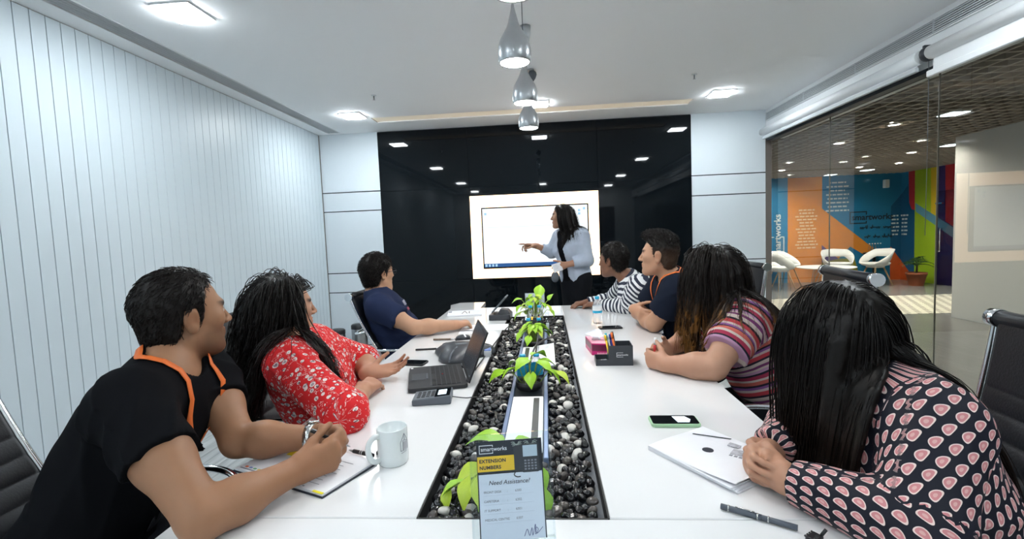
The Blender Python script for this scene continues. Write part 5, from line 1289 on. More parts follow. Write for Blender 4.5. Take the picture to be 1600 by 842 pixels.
# ================================================================== PEOPLE
def frame3(right, fwd=None, upv=(0, 0, 1)):
    """rows right, forward, up (orthonormal); forward leads"""
    f = nrmv(fwd); u = np.asarray(upv, float); r = nrmv(np.cross(f, u)); u = np.cross(r, f); return np.array([r, f, u])
class CutCone(Cone):
    """tapered tube with a flat end at b (hem or cuff)"""
    def __call__(s, p):
        ba = s.b - s.a; n = nrmv(ba).astype(f32)
        e = Cone.__call__(s, p)
        return np.maximum(e, ((p - s.b.astype(f32)) @ n))
CR_C, CR_R = np.array([0, -0.012, 0.030]), np.array([0.0765, 0.098, 0.088])
def head_prims(H, R, s, fem=False, off=0.0, jaw=1.0):
    H = np.asarray(H, float)
    def w(x, y, z): return H + (x * R[0] + y * R[1] + z * R[2]) * s
    def E(c, r, k, op='u'): return Ell(w(*c), (np.array(r) + off) * s, R, k * s, op)
    def C(a, b, r1, r2, k, op='u'): return Cone(w(*a), w(*b), (r1 + off) * s, (r2 + off) * s, k * s, op)
    j = 0.9 * jaw if fem else jaw
    P = [E(CR_C, CR_R, 0.0), E((0, 0.032, -0.030), (0.062, 0.060, 0.080), 0.03), E((0, 0.046, -0.078), (0.046 * j, 0.040, 0.036), 0.03),
         C((-0.052 * j, 0.005, -0.058), (-0.014, 0.070, -0.098), 0.015, 0.014, 0.03), C((0.052 * j, 0.005, -0.058), (0.014, 0.070, -0.098), 0.015, 0.014, 0.03),
         C((-0.033, 0.080, 0.024), (0.033, 0.080, 0.024), 0.011 if not fem else 0.008, 0.011 if not fem else 0.008, 0.022),
         E((-0.043, 0.062, -0.014), (0.022, 0.020, 0.020), 0.028), E((0.043, 0.062, -0.014), (0.022, 0.020, 0.020), 0.028)]
    if off == 0:
        for x in (-0.031, 0.031): P.append(E((x, 0.098, 0.006), (0.017, 0.016, 0.012), 0.014, 's'))
        for x in (-0.031, 0.031): P.append(E((x, 0.0775, 0.005), (0.0135, 0.0135, 0.0125), 0.003))
        P += [C((0, 0.092, 0.012), (0, 0.113, -0.026), 0.0065, 0.0105 if not fem else 0.0085, 0.012), E((-0.0125, 0.101, -0.030), (0.0085, 0.010, 0.007), 0.008), E((0.0125, 0.101, -0.030), (0.0085, 0.010, 0.007), 0.008),
              C((-0.019, 0.090, -0.0535), (0.019, 0.090, -0.0535), 0.0055, 0.0055, 0.008), C((0, 0.0965, -0.053), (0, 0.0965, -0.053), 0.006, 0.006, 0.010),
              C((-0.016, 0.089, -0.064), (0.016, 0.089, -0.064), 0.0065, 0.0065, 0.008), C((0, 0.0935, -0.065), (0, 0.094, -0.065), 0.006, 0.006, 0.010),
              C((-0.022, 0.099, -0.0588), (0.022, 0.099, -0.0588), 0.0026, 0.0026, 0.004, 's'),
              E((0, 0.077, -0.099), (0.017, 0.015, 0.014), 0.02)]
        for x in (-1, 1):
            P += [E((x * 0.080, -0.010, -0.004), (0.0085, 0.020, 0.031), 0.008), E((x * 0.079, -0.006, -0.030), (0.007, 0.012, 0.014), 0.010), E((x * 0.0905, -0.004, -0.004), (0.0065, 0.0115, 0.018), 0.005, 's')]
    return P
def hand_prims(W, f, n, side, s=1.0, curl=(22, 32, 20), spread=5, thumb=(0.62, 0.62, 0.30), tcurl=18, per=None):
    f = nrmv(f); n = np.asarray(n, float); n = nrmv(n - f * (n @ f)); t = np.cross(f, n) * (1 if side == 'R' else -1); W = np.asarray(W, float)
    P = [Cone(W - f * 0.015 * s, W + f * 0.02 * s, 0.024 * s, 0.021 * s, 0.02)]
    spec = [(0.027, 0.090, (0.043, 0.026, 0.021), 0.0090), (0.009, 0.094, (0.047, 0.030, 0.022), 0.0092), (-0.010, 0.089, (0.043, 0.028, 0.021), 0.0088), (-0.027, 0.081, (0.034, 0.021, 0.018), 0.0080)]
    for i, (o, L, seg, r) in enumerate(spec):
        base = W + (f * 0.012 + t * o * 0.62) * s; kn = W + (f * L + t * o - n * (0.003 if i in (1, 2) else 0)) * s
        P.append(Cone(base, kn, 0.0165 * s, 0.0122 * s, 0.016 * s))
        c = per[i] if per else curl
        sp_ = math.radians(spread * (1.5 - i)); d = f * math.cos(sp_) + t * math.sin(sp_); a = 0; q = kn
        for j in range(3):
            a += math.radians(c[j]); dd = d * math.cos(a) + n * math.sin(a); q2 = q + dd * seg[j] * s
            P.append(Cone(q, q2, r * (1 - 0.09 * j) * s, r * (0.92 - 0.09 * j) * s, 0.005 * s if j else 0.008 * s)); q = q2
    d = nrmv(f * thumb[0] + t * thumb[1] + n * thumb[2]); b = W + (f * 0.016 + t * 0.020 + n * 0.006) * s
    q = b + d * 0.044 * s; P.append(Cone(b, q, 0.0165 * s, 0.0115 * s, 0.014 * s))
    ax = f * 0.75 + n * 0.35 - t * 0.25
    for L, r, k in ((0.033, 0.0108, 0.006), (0.027, 0.0098, 0.005)):
        d = nrmv(d + ax * math.tan(math.radians(tcurl))); q2 = q + d * L * s; P.append(Cone(q, q2, r * s, r * 0.86 * s, k * s)); q = q2
    return P
PEOPLE = []
class Person: pass
def torso_prims(S, off=0.0, belly=True):
    a, L = S.axis, S.L; P = []; Rp = np.array([S.rp, np.cross(S.axis, S.rp), S.axis]); Rp[1] = nrmv(Rp[1]); Rp[0] = np.cross(Rp[1], Rp[2])
    Rc = S.Rc; w, d = S.w, S.d; o = off
    P.append(Ell(S.P + a * 0.02, np.array([0.168 * w, 0.122 * d, 0.13]) + o, Rp, 0.0))
    P.append(Ell(S.P + a * L * 0.36 + Rc[1] * 0.008, np.array([0.146 * w, 0.112 * d, 0.16]) + o, Rc, 0.07))
    P.append(Ell(S.P + a * L * 0.68 + Rc[1] * 0.010, np.array([0.160 * w, 0.116 * d, 0.165]) + o, Rc, 0.07))
    if belly and S.belly: P.append(Ell(S.P + a * L * 0.30 + Rc[1] * (0.05 + 0.04 * S.belly), np.array([0.12 * w, 0.085, 0.13]) + o, Rc, 0.07))
    sh = nrmv(S.SR - S.SL)
    P.append(Cone(S.SL + sh * 0.035 - a * 0.008, S.SR - sh * 0.035 - a * 0.008, 0.058 * d + o, 0.058 * d + o, 0.07))
    for q in (S.SL, S.SR): P.append(Cone(S.N - a * 0.005, q * 0.72 + S.N * 0.28 - a * 0.010, 0.048 + o, 0.048 + o, 0.05))
    if S.fem:
        for s in (-1, 1): P.append(Ell(S.P + a * L * 0.64 + Rc[0] * 0.072 * s + Rc[1] * 0.085 * d, np.array([0.066, 0.058, 0.066]) + o, Rc, 0.05))
    return P
def arm_cones(S, side, off=0.0):
    A, E, W = (S.SR, S.ER, S.WR) if side == 'R' else (S.SL, S.EL, S.WL); m = S.arm
    M = E * 0.66 + W * 0.34
    return [Cone(A, A * 0.5 + E * 0.5, 0.062 * m + off, 0.053 * m + off, 0.05), Cone(A * 0.5 + E * 0.5, E, 0.053 * m + off, 0.043 * m + off, 0.03), Cone(E, M, 0.043 * m + off, 0.044 * m + off, 0.02), Cone(M, W, 0.044 * m + off, 0.0285 * m + off, 0.03)]
def make_person(name, label, H, face, N, SR, SL, P, prt, ER, EL, WR, WL, handR, handL, skin, s=1.0, fem=False, w=1.0, d=1.0, belly=0.0, arm=1.0, jaw=1.0, tilt=(0, 0, 1), stubble=0.0, res=0.005, knees=None, stand=False, kneedir=None):
    S = Person(); A = lambda v: np.asarray(v, float)
    S.H, S.N, S.SR, S.SL, S.P, S.rp = A(H), A(N), A(SR), A(SL), A(P), nrmv(prt); S.ER, S.EL, S.WR, S.WL = A(ER), A(EL), A(WR), A(WL)
    S.s, S.fem, S.w, S.d, S.belly, S.arm, S.res = s, fem, w, d, belly, arm, res
    ax = S.N - S.P; S.L = np.linalg.norm(ax); S.axis = ax / S.L
    rc = nrmv(S.SR - S.SL); fc = nrmv(np.cross(S.axis, rc)); S.Rc = np.array([nrmv(np.cross(fc, S.axis)), fc, S.axis])
    S.RH = frame3(None, face, tilt)
    PEOPLE.append(S); S.root = empty(name, (float(S.P[0]), float(S.P[1]), 0)); tag(S.root, label, 'person')
    hp = head_prims(S.H, S.RH, s, fem, jaw=jaw)
    nb_ = S.H + (-0.022 * S.RH[1] - 0.055 * S.RH[2]) * s
    neck = [Cone(nb_, S.N, 0.052 * s if not fem else 0.046 * s, 0.058 * s if not fem else 0.050 * s, 0.03)]
    hr = hand_prims(S.WR, side='R', s=s, **handR); hl = hand_prims(S.WL, side='L', s=s, **handL)
    S.bodyprims = hp + neck + [Cone(S.N, S.P, 0.05, 0.09, 0.03)] + torso_prims(S, -0.016) + arm_cones(S, 'R') + arm_cones(S, 'L') + hr + hl
    S.armprims = arm_cones(S, 'R') + arm_cones(S, 'L'); S.handprims = hr + hl
    me, V = mesh_field('body', S.bodyprims, res)
    q = (V - S.H) @ S.RH.T / s; c = np.tile(np.array(skin, f32), (len(V), 1)); x, y, z = q[:, 0], q[:, 1], q[:, 2]; ax_ = np.abs(x)
    inh = (np.abs(q).max(1) < 0.135)
    def blend(mask, col, amt): c[:] = c * (1 - (mask * amt)[:, None]) + np.array(col, f32) * (mask * amt)[:, None]
    sm = lambda v, a, b: np.clip((v - a) / (b - a), 0, 1)
    low = inh & (y > 0.0)
    if stubble: blend(low * sm(-z, 0.028, 0.052) * sm(y, -0.005, 0.03) * (1 - sm(-z, 0.115, 0.13)), np.array(skin) * 0.30, stubble)
    blend(inh * (y > 0.07) * (1 - sm(ax_, 0.020, 0.026)) * (1 - sm(np.abs(z + 0.059), 0.008, 0.013)), np.array(skin) * np.array([0.92, 0.55, 0.55]), 0.8)
    blend(inh * (y > 0.055) * sm(ax_, 0.010, 0.016) * (1 - sm(ax_, 0.046, 0.054)) * (1 - sm(np.abs(z - 0.0265 + 0.12 * np.maximum(ax_ - 0.036, 0)), 0.0045, 0.0095)), (0.012, 0.009, 0.008), 0.96)
    ed = np.sqrt((ax_ - 0.031) ** 2 + ((z - 0.0045) * 1.5) ** 2); blend(inh * (y > 0.075) * (1 - sm(ed, 0.0095, 0.0125)), (0.62, 0.60, 0.58), 0.9)
    blend(inh * (y > 0.075) * (1 - sm(ed, 0.0045, 0.0065)), (0.015, 0.01, 0.008), 1.0)
    blend(inh * (y > 0.07) * (1 - sm(np.abs(z - 0.0135), 0.0012, 0.003)) * (1 - sm(np.abs(ax_ - 0.031), 0.011, 0.015)), (0.02, 0.014, 0.012), 0.8)
    blend(inh * (np.abs(y + 0.004) < 0.02) * sm(ax_, 0.080, 0.086) * (1 - sm(np.abs(z + 0.003), 0.01, 0.02)), np.array(skin) * np.array([0.75, 0.6, 0.55]), 0.5)
    # slightly redder knuckles, elbows and palms
    for K in (S.WR, S.WL): blend(np.exp(-(((V - K) ** 2).sum(1)) / 0.0140), np.array(skin) * np.array([1.04, 0.92, 0.88]), 0.6)
    set_color(me, 'skin_colour', c)
    m = mat('skin', (0.5, 0.3, 0.2), 0.48, spec=0.35, sss=0.10, attr='skin_colour', noise=0.08, nscale=28, bump=0.03, bscale=160); me.materials.append(m)
    S.body = link('body', me, S.root)
    # trousers and shoes
    up_ = np.array([0, 0, 1.0]); pf = nrmv(np.cross(up_, S.rp)) if kneedir is None else nrmv(kneedir)
    S.pf = pf
    return S
def trousers(S, m, seat=True, name='trousers', shoe=None, skirt=False):
    P = []; off = 0.006
    if seat:
        P.append(Ell(S.P - np.array([0, 0, 0.02]), (0.172 * S.w, 0.135 * S.d, 0.115), np.array([S.rp, S.pf, [0, 0, 1]]), 0))
        ks, an = [], []
        for s in (-1, 1):
            hip = S.P + S.rp * 0.085 * s - np.array([0, 0, 0.02]); kn = S.P + S.rp * 0.10 * s + S.pf * 0.40; kn[2] = 0.50
            fo = kn + S.pf * 0.02; fo[2] = 0.10; P += [Cone(hip, kn, 0.085 * S.w, 0.062, 0.06), Cone(kn, fo, 0.060, 0.044, 0.03)]; an.append(fo)
    else:
        an = []
        for s in (-1, 1):
            hip = S.P + S.rp * 0.08 * s; kn = S.P + S.rp * 0.08 * s + S.pf * 0.01; kn[2] = 0.48; fo = kn.copy(); fo[2] = 0.10
            P += [Cone(hip, kn, 0.095, 0.062, 0.05), Cone(kn, fo, 0.058, 0.042, 0.03)]; an.append(fo)
        P.append(Ell(S.P + np.array([0, 0, 0.02]), (0.165 * S.w, 0.125 * S.d, 0.15), np.array([S.rp, S.pf, [0, 0, 1]]), 0.06))
    me, V = mesh_field(name, P, 0.014); me.materials.append(m); link(name, me, S.root)
    for fo in an:
        b = fo.copy(); b[2] = 0.045; t = b + S.pf * 0.16; t[2] = 0.034
        sm_ = lambda p, d: np.maximum(d, 0.002 - p[..., 2])
        me, V = mesh_field('shoe', [Cone(b - S.pf * 0.05, t, 0.042, 0.036, 0), Cone(b, b + np.array([0, 0, 0.05]), 0.040, 0.046, 0.03), Fn(sm_)], 0.010); me.materials.append(shoe or m_blackpl); link('shoe', me, S.root)
def wrinkle(amp, seed, freq=1.0):
    """soft ridged folds running in a few random directions, bent by a slower wave"""
    r = np.random.default_rng(seed); ks = [(nrmv(r.normal(size=3)) * r.uniform(38, 80) * freq, nrmv(r.normal(size=3)) * r.uniform(9, 18), r.uniform(0, 6), nrmv(r.normal(size=3)) * r.uniform(6, 11), r.uniform(0, 6)) for _ in range(5)]
    def fn(p, d):
        w = np.zeros(d.shape, f32)
        for k1, k2, ph, k3, p3 in ks:
            gate = np.clip(np.sin(p @ k3.astype(f32) + f32(p3)), 0, 1) ** 1.5
            a = 1 - np.abs(np.sin((p @ k1.astype(f32) + 1.6 * np.sin(p @ k2.astype(f32) + f32(ph))) * 0.5)); w = w + gate * (a ** 2 - 0.3)
        return (d - f32(amp) * w).astype(f32)
    return Fn(fn)
def garment(S, name, m, off=0.012, sleeve='short', frac=0.6, neck=(0.078, 0.072, 0.06), neckc=(0.045, 0.02), hem=-0.13, amp=0.004, seed=1, loose=0.0, cuts=(), torso=True, extra=(), res=None):
    P = torso_prims(S, off) if torso else []
    tor = list(P); arms = []
    for side, (A, E, W) in (('R', (S.SR, S.ER, S.WR)), ('L', (S.SL, S.EL, S.WL))):
        g = S.arm
        if sleeve == 'short':
            B = A + (E - A) * frac; c = CutCone(A, B, 0.062 * g + off + loose * 0.3, (0.062 - 0.014 * frac) * g + off + loose, 0.045); arms.append((c, A, E)); P.append(c)
        elif sleeve in ('long', 'three'):
            fr = 0.96 if sleeve == 'long' else frac
            B = E + (W - E) * fr
            c1 = Cone(A, E, 0.062 * g + off, 0.046 * g + off + loose * 0.6, 0.045); c2 = CutCone(E, B, 0.046 * g + off + loose * 0.7, (0.046 - 0.015 * fr) * g + off * 0.7 + loose * 0.4, 0.02)
            arms += [(c1, A, E), (c2, E, W)]; P += [c1, c2]
    P += list(extra)
    P.append(wrinkle(amp, seed))
    if neck: P.append(Ell(S.N + S.axis * neckc[0] + S.Rc[1] * neckc[1], neck, S.Rc, 0.008, 's'))
    hp = S.P + S.axis * hem; ax = S.axis
    if torso:
        P.append(Fn(lambda p, d: np.where(np.linalg.norm(p - S.P.astype(f32), axis=-1) < 0.34, np.maximum(d, (hp.astype(f32) - p) @ ax.astype(f32)), d)))
    for c in cuts: P.append(c)
    me, V = mesh_field(name, P, res or S.res * 1.2)
    # cloth coordinates: metres along and around the nearest limb or the trunk
    dt = np.min([q(V) for q in tor], 0) if tor else np.full(len(V), 9.0)
    rel = V - S.P; hgt = rel @ S.axis; an = np.arctan2(rel @ S.Rc[0], rel @ S.Rc[1]); uv = np.stack([an * 0.15, hgt, np.zeros(len(V))], 1)
    for i, (c, A, E) in enumerate(arms):
        dc = c(V); ba = nrmv(E - A); tt = (V - A) @ ba; e1 = nrmv(np.cross(ba, S.axis)); e2 = np.cross(ba, e1); an = np.arctan2((V - A) @ e1, (V - A) @ e2)
        mk = dc < dt; base = 0.0 if i % 2 == 0 or sleeve == 'short' else np.linalg.norm(S.SR - S.ER)
        uv[mk] = np.stack([an * 0.055, tt + 0.37 + base, np.full(len(V), 1.0 + i)], 1)[mk]; dt = np.minimum(dt, dc)
    set_vec(me, 'cloth', uv); me.materials.append(m)
    S.shirtprims = P; S.drapeprims = [q for q in P if q.op == 'u'] + [wrinkle(amp, seed)]; return link(name, me, S.root)
HL_M = ([-0.10, -0.075, -0.045, -0.035, 0.018, 0.03, 0.05, 0.075, 0.10, 0.13], [-0.075, -0.055, -0.030, -0.026, -0.020, 0.020, 0.045, 0.060, 0.085, 0.12])
HL_B = ([-0.12, -0.06, -0.02, 0.02, 0.045, 0.07, 0.10, 0.13], [-0.03, -0.015, -0.005, 0.005, 0.020, 0.034, 0.046, 0.050])
HL_F = ([-0.12, -0.06, -0.02, 0.02, 0.045, 0.07, 0.10, 0.13], [-0.02, 0.0, 0.012, 0.025, 0.045, 0.066, 0.088, 0.12])
def hair_col(m_name, col, rough=0.42):
    m = mat(m_name, col, rough, spec=0.24, attr='hair_colour'); return m
def short_hair(S, col, th=0.010, hl=HL_M, seed=1, n=1800, Lr=(0.012, 0.024), flow=(0, -0.5, -0.8), lift=0.25, side_th=None, top=0.0, sideburn=True, mname='hair', sideL=1.0, fade=None, quiff=False):
    s, R, H = S.s, S.RH, S.H; r = np.random.default_rng(seed)
    zs, ys = hl
    def loc(p): return (p - H.astype(f32)) @ R.T.astype(f32) / f32(s)
    def cut(p, d):
        q = loc(p); x, y, z = q[..., 0], q[..., 1], q[..., 2]
        yl = np.interp(z, zs, ys) - 0.10 * np.maximum(np.abs(x) - 0.045, 0) * (z > 0.05) + 0.003 * np.sin(z * 420 + x * 300)
        c = (y - yl)
        if sideburn: c = np.minimum(c, np.maximum(np.maximum(np.abs(z - 0.012) - 0.024, np.abs(y - 0.014) - 0.010), 0.05 - np.abs(x)))
        c = np.maximum(c, -0.105 - z)
        return np.maximum(d + 0.0022 * np.sin(q[..., 0] * 210 + 3 * np.sin(q[..., 2] * 90)) * np.sin(q[..., 1] * 190 + 2 * np.sin(q[..., 0] * 80)), c * s * 0.9)
    o = lambda c, rad, k: Ell(H + (np.array(c) @ R) * s, np.array(rad) * s, R, k)
    rr_ = CR_R + np.array([th if side_th is None else side_th, th, th + top])
    P = [o(CR_C + np.array([0, 0, top * 0.3]), rr_, 0)] + ([o((0, 0.030, 0.112), (0.050, 0.058, 0.024), 0.02)] if quiff else []) + [ o((0, -0.045, -0.035), np.array([0.064, 0.050, 0.060]) + th * 0.6, 0.02), Fn(cut)]
    me, V = mesh_field('hair', P, 0.0055)
    nb_u = [q for q in P if q.op == 'u']
    # short strands over the surface
    e = 0.002; cut_ = lambda p: field(nb_u, p.astype(f32))
    I = r.choice(len(V), n); p = V[I].astype(float); g = np.stack([cut_(p + np.eye(3)[i] * e) - cut_(p - np.eye(3)[i] * e) for i in range(3)], 1); g /= np.linalg.norm(g, axis=1)[:, None] + 1e-9
    fl_ = (np.array(flow) @ R) + r.normal(size=(n, 3)) * 0.35; fl_ -= g * (fl_ * g).sum(1)[:, None]; fl_ /= np.linalg.norm(fl_, axis=1)[:, None] + 1e-9
    L = r.uniform(*Lr, n)[:, None] * s; zl_ = ((p - H) @ R.T / s)[:, 2:3]; L = L * (sideL + (1 - sideL) * np.clip((zl_ - 0.05) / 0.03, 0, 1))
    pts = np.stack([p - g * 0.003, p + (fl_ * 0.45 + g * lift * 0.8) * L, p + (fl_ * 0.8 + g * lift) * L, p + fl_ * L + g * lift * L * 0.7], 1)
    vs, fs = strand_mesh(pts, np.full(n, 0.0011), 0.25)
    V2 = np.concatenate([V, vs]); cV = np.tile(np.array(col, f32), (len(V2), 1)) * r.uniform(0.75, 1.3, len(V2))[:, None].astype(f32)
    if fade is not None:
        a = np.clip((0.055 - ((V2 - H) @ R.T / s)[:, 2]) / 0.06, 0, 1)[:, None] * 0.75; cV = cV * (1 - a) + np.array(fade, f32) * a
    n4 = np.empty(len(me.loops), np.int32); me.loops.foreach_get('vertex_index', n4)
    me2 = fast_mesh('hair', V2, quads=np.concatenate([n4.reshape(-1, 4), fs + len(V)]), smooth=True); bpy.data.meshes.remove(me)
    set_color(me2, 'hair_colour', cV); me2.materials.append(hair_col(mname, col)); return link('hair', me2, S.root)
def strand_mesh(pts, rad, tip=0.2, k=3):
    """pts (n,m,3) -> tubes with k sides"""
    n, m, _ = pts.shape; T = np.gradient(pts, axis=1); T /= np.linalg.norm(T, axis=2, keepdims=True) + 1e-9
    a = np.cross(T, np.array([0.31, 0.22, 0.93])); a /= np.linalg.norm(a, axis=2, keepdims=True) + 1e-9; b = np.cross(T, a)
    pr_ = np.linspace(0, 1, m); taper = np.clip(1.0 - (1 - tip) * pr_ ** 2.2, tip, 1)
    R_ = rad[:, None] * taper[None]
    V = np.stack([pts + (a * math.cos(2 * PI * j / k) + b * math.sin(2 * PI * j / k)) * R_[..., None] for j in range(k)], 2)
    idx = np.arange(n * m * k).reshape(n, m, k); A, B = idx[:, :-1], idx[:, 1:]
    Q = np.stack([A, np.roll(A, -1, 2), np.roll(B, -1, 2), B], -1).reshape(-1, 4)
    return V.reshape(-1, 3), Q
def long_hair(S, col, n=2000, length=0.5, seed=1, part=0.0, wave=0.0, off=(0.004, 0.022), hl=HL_F, tip_col=None, drift=(0, 0, 0), dfront=None, dback=None, ysplit=0.0, jit=0.010, guides=170, grad_=0.011, step=0.024, rad=0.0024, front=0.5, coll_extra=(), face_plane=None, drop=None, face_gap=True, back=0.45, grav=0.34, tipstart=0.65, mname='hair_long', shade=1.0, colloff=0.014):
    s, R, H = S.s, S.RH, S.H; r = np.random.default_rng(seed)
    dv = r.normal(size=(n * 6, 3)); dv /= np.linalg.norm(dv, axis=1)[:, None]; q = CR_C + dv * CR_R * 1.0
    ok = (q[:, 1] < np.interp(q[:, 2], *hl)) & (q[:, 2] > -0.05); q, dv = q[ok][:n], dv[ok][:n]; n = len(q)
    p = H + (q @ R) * s
    sx = np.where(q[:, 0] > part, 1.0, -1.0)
    topw = np.clip((q[:, 2] - 0.03) / 0.07, 0, 1)[:, None]
    v = topw * np.stack([sx * 0.9, np.where(q[:, 1] > 0.02, 0.05 + 0.0 * sx, -back), np.full(n, 0.03)], 1) + (1 - topw) * np.stack([q[:, 0] * 4, np.full(n, -0.25), np.full(n, -0.9)], 1)
    v = v @ R + r.normal(size=(n, 3)) * 0.10; v /= np.linalg.norm(v, axis=1)[:, None]
    coll = head_prims(H, R, s, S.fem, off=0.0)[:5] + [Cone(H + (-0.022 * R[1] - 0.055 * R[2]) * s, S.N, 0.05 * s, 0.055 * s, 0.03)] + torso_prims(S, colloff) + arm_cones(S, 'R', colloff)[:2] + arm_cones(S, 'L', colloff)[:2] + list(coll_extra)
    fplane = face_plane
    if face_gap: coll.append(Ell(H + (np.array([0, 0.118, -0.035]) @ R) * s, np.array([0.066, 0.062, 0.105]) * s, R, 0.02))
    of = (r.uniform(0, 1, n) ** 1.3) * (off[1] - off[0]) + off[0]
    m = int(length / step); out = [p - (dv @ R) * 0.003, p.copy()]; ph = r.uniform(0, 6.28, n); wa = nrmv(R[0]); clump = r.integers(0, 60, n); cph = r.uniform(0, 6.28, 60)[clump]
    Lf = r.uniform(0.72, 1.0, n)
    DR = np.tile(np.array(drift, float), (n, 1)); yq = q[:, 1] + r.normal(size=n) * 0.008
    if dfront is not None: DR[yq > ysplit] += np.array(dfront)
    if dback is not None: DR[yq <= ysplit] += np.array(dback)
    cj = r.normal(size=(m, 60, 3)) * jit
    of[:guides] = of[:guides] * 0.55
    for i in range(m):
        st_ = step * Lf[:, None]
        v = v * 0.70 + np.array([0, 0, -1]) * grav + DR * min(1, i / 5) + r.normal(size=(n, 3)) * jit * 0.5 + cj[i][clump]
        if wave: v += (wa * np.sin(i * 0.75 + cph * 1.0)[:, None] + S.RH[1] * np.cos(i * 0.75 + cph)[:, None]) * wave * min(1, i / 8)
        v /= np.linalg.norm(v, axis=1)[:, None]; p2 = p + v * st_
        P32 = p2.astype(f32); d0 = field(coll, P32); e = 0.004
        need = d0 < of + 0.002
        if need.any():
            Pn = P32[need]; g = np.stack([field(coll, Pn + np.eye(3, dtype=f32)[k] * e) - field(coll, Pn - np.eye(3, dtype=f32)[k] * e) for k in range(3)], 1); g /= np.linalg.norm(g, axis=1)[:, None] + 1e-9
            p2[need] += g * np.maximum(0, of[need] - d0[need])[:, None]
        if fplane is not None:
            qq = (p2 - H) @ R.T / s; mk = (qq[:, 1] > fplane) & (qq[:, 2] < 0.075) & (qq[:, 2] > -0.15) & (np.abs(qq[:, 0]) < 0.15)
            qq[mk, 1] = fplane - 0.3 * (qq[mk, 1] - fplane); p2[mk] = H + (qq[mk] @ R) * s
        v = p2 - p; v /= np.linalg.norm(v, axis=1)[:, None] + 1e-9; p = p2; out.append(p.copy())
    pts = np.stack(out, 1)
    if drop is not None:
        dd = np.sqrt(((pts[:, 6:, :] - np.asarray(drop[0])) ** 2).sum(-1)).min(1); keep = dd > drop[1]; pts = pts[keep]; n = len(pts); guides = min(guides, n // 3)
    gp = pts[:guides]; mass = []
    for a_ in range(min(guides, n)):
        for i in range(1, gp.shape[1] - 1, 2):
            j = min(i + 2, gp.shape[1] - 1); t1 = i / gp.shape[1]; t2 = j / gp.shape[1]
            mass.append(Cone(gp[a_, i], gp[a_, j], grad_ * (1 - 0.75 * t1 ** 2), grad_ * (1 - 0.75 * t2 ** 2), 0.004))
    pts = pts[guides // 2:]; n = len(pts)
    vs, fs = strand_mesh(pts, rad * r.uniform(0.7, 1.25, n), 0.22)
    k = 3; mm = pts.shape[1]; tt = np.repeat(np.tile(np.linspace(0, 1, mm)[None], (n, 1)).reshape(-1), k)
    c = np.tile(np.array(col, f32), (len(vs), 1)) * np.repeat(r.uniform(0.6, 1.5, n), mm * k)[:, None].astype(f32)
    if tip_col is not None:
        a = np.clip((tt - tipstart) / (1 - tipstart), 0, 1)[:, None] * np.repeat(r.uniform(0.3, 1.0, n), mm * k)[:, None]; c = c * (1 - a) + np.array(tip_col, f32) * a
    # scalp cap
    zs, ys = hl
    def cut(p_, d):
        qq = (p_ - H.astype(f32)) @ R.T.astype(f32) / f32(s); return np.maximum(d, np.maximum((qq[..., 1] - np.interp(qq[..., 2], zs, ys)) * s, (-0.085 - qq[..., 2]) * s))
    me, V = mesh_field('cap', [Ell(H + (CR_C @ R) * s, (CR_R + 0.005) * s, R, 0), Ell(H + (np.array([0, -0.04, -0.03]) @ R) * s, np.array([0.066, 0.055, 0.06]) * s, R, 0.02), Fn(cut)] + mass, 0.0085)
    n4 = np.empty(len(me.loops), np.int32); me.loops.foreach_get('vertex_index', n4); bpy.data.meshes.remove(me)
    V2 = np.concatenate([V, vs]); cap_c = np.tile(np.array(col, f32) * 0.8, (len(V), 1))
    if tip_col is not None:
        sel = pts[::7, ::3].reshape(-1, 3); st2 = np.tile(np.linspace(0, 1, mm)[::3][None], (len(pts[::7]), 1)).reshape(-1)
        for c0 in range(0, len(V), 4000):
            dd = ((V[c0:c0 + 4000, None, :] - sel[None]) ** 2).sum(-1); ti = st2[dd.argmin(1)]; a = np.clip((ti - tipstart) / (1 - tipstart), 0, 1)[:, None] * 0.7
            cap_c[c0:c0 + 4000] = cap_c[c0:c0 + 4000] * (1 - a) + np.array(tip_col, f32) * a
    c = np.concatenate([cap_c, c])
    me = fast_mesh('hair', V2, quads=np.concatenate([n4.reshape(-1, 4), fs + len(V)]), smooth=True)
    set_color(me, 'hair_colour', c); me.materials.append(hair_col(mname, col, 0.42)); return link('hair', me, S.root)
def drape(pts, prims, off, it=6):
    p = np.array(pts, float); e = 0.003
    for _ in range(it):
        P = p.astype(f32); d = field(prims, P); g = np.stack([field(prims, P + np.eye(3, dtype=f32)[k] * e) - field(prims, P - np.eye(3, dtype=f32)[k] * e) for k in range(3)], 1); g /= np.linalg.norm(g, axis=1)[:, None] + 1e-9
        p += g * (off - d)[:, None]
    return p, g
def ribbon(name, pts, nrm_, wd, th, m, parent):
    T = np.gradient(pts, axis=0); T /= np.linalg.norm(T, axis=1)[:, None]; sd_ = np.cross(T, nrm_); sd_ /= np.linalg.norm(sd_, axis=1)[:, None]
    rings = [[tuple(p - s_ * wd / 2 - g * th / 2), tuple(p + s_ * wd / 2 - g * th / 2), tuple(p + s_ * wd / 2 + g * th / 2), tuple(p - s_ * wd / 2 + g * th / 2)] for p, s_, g in zip(pts, sd_, nrm_)]
    return MB().loft(rings, True, True).build(name, m, parent)
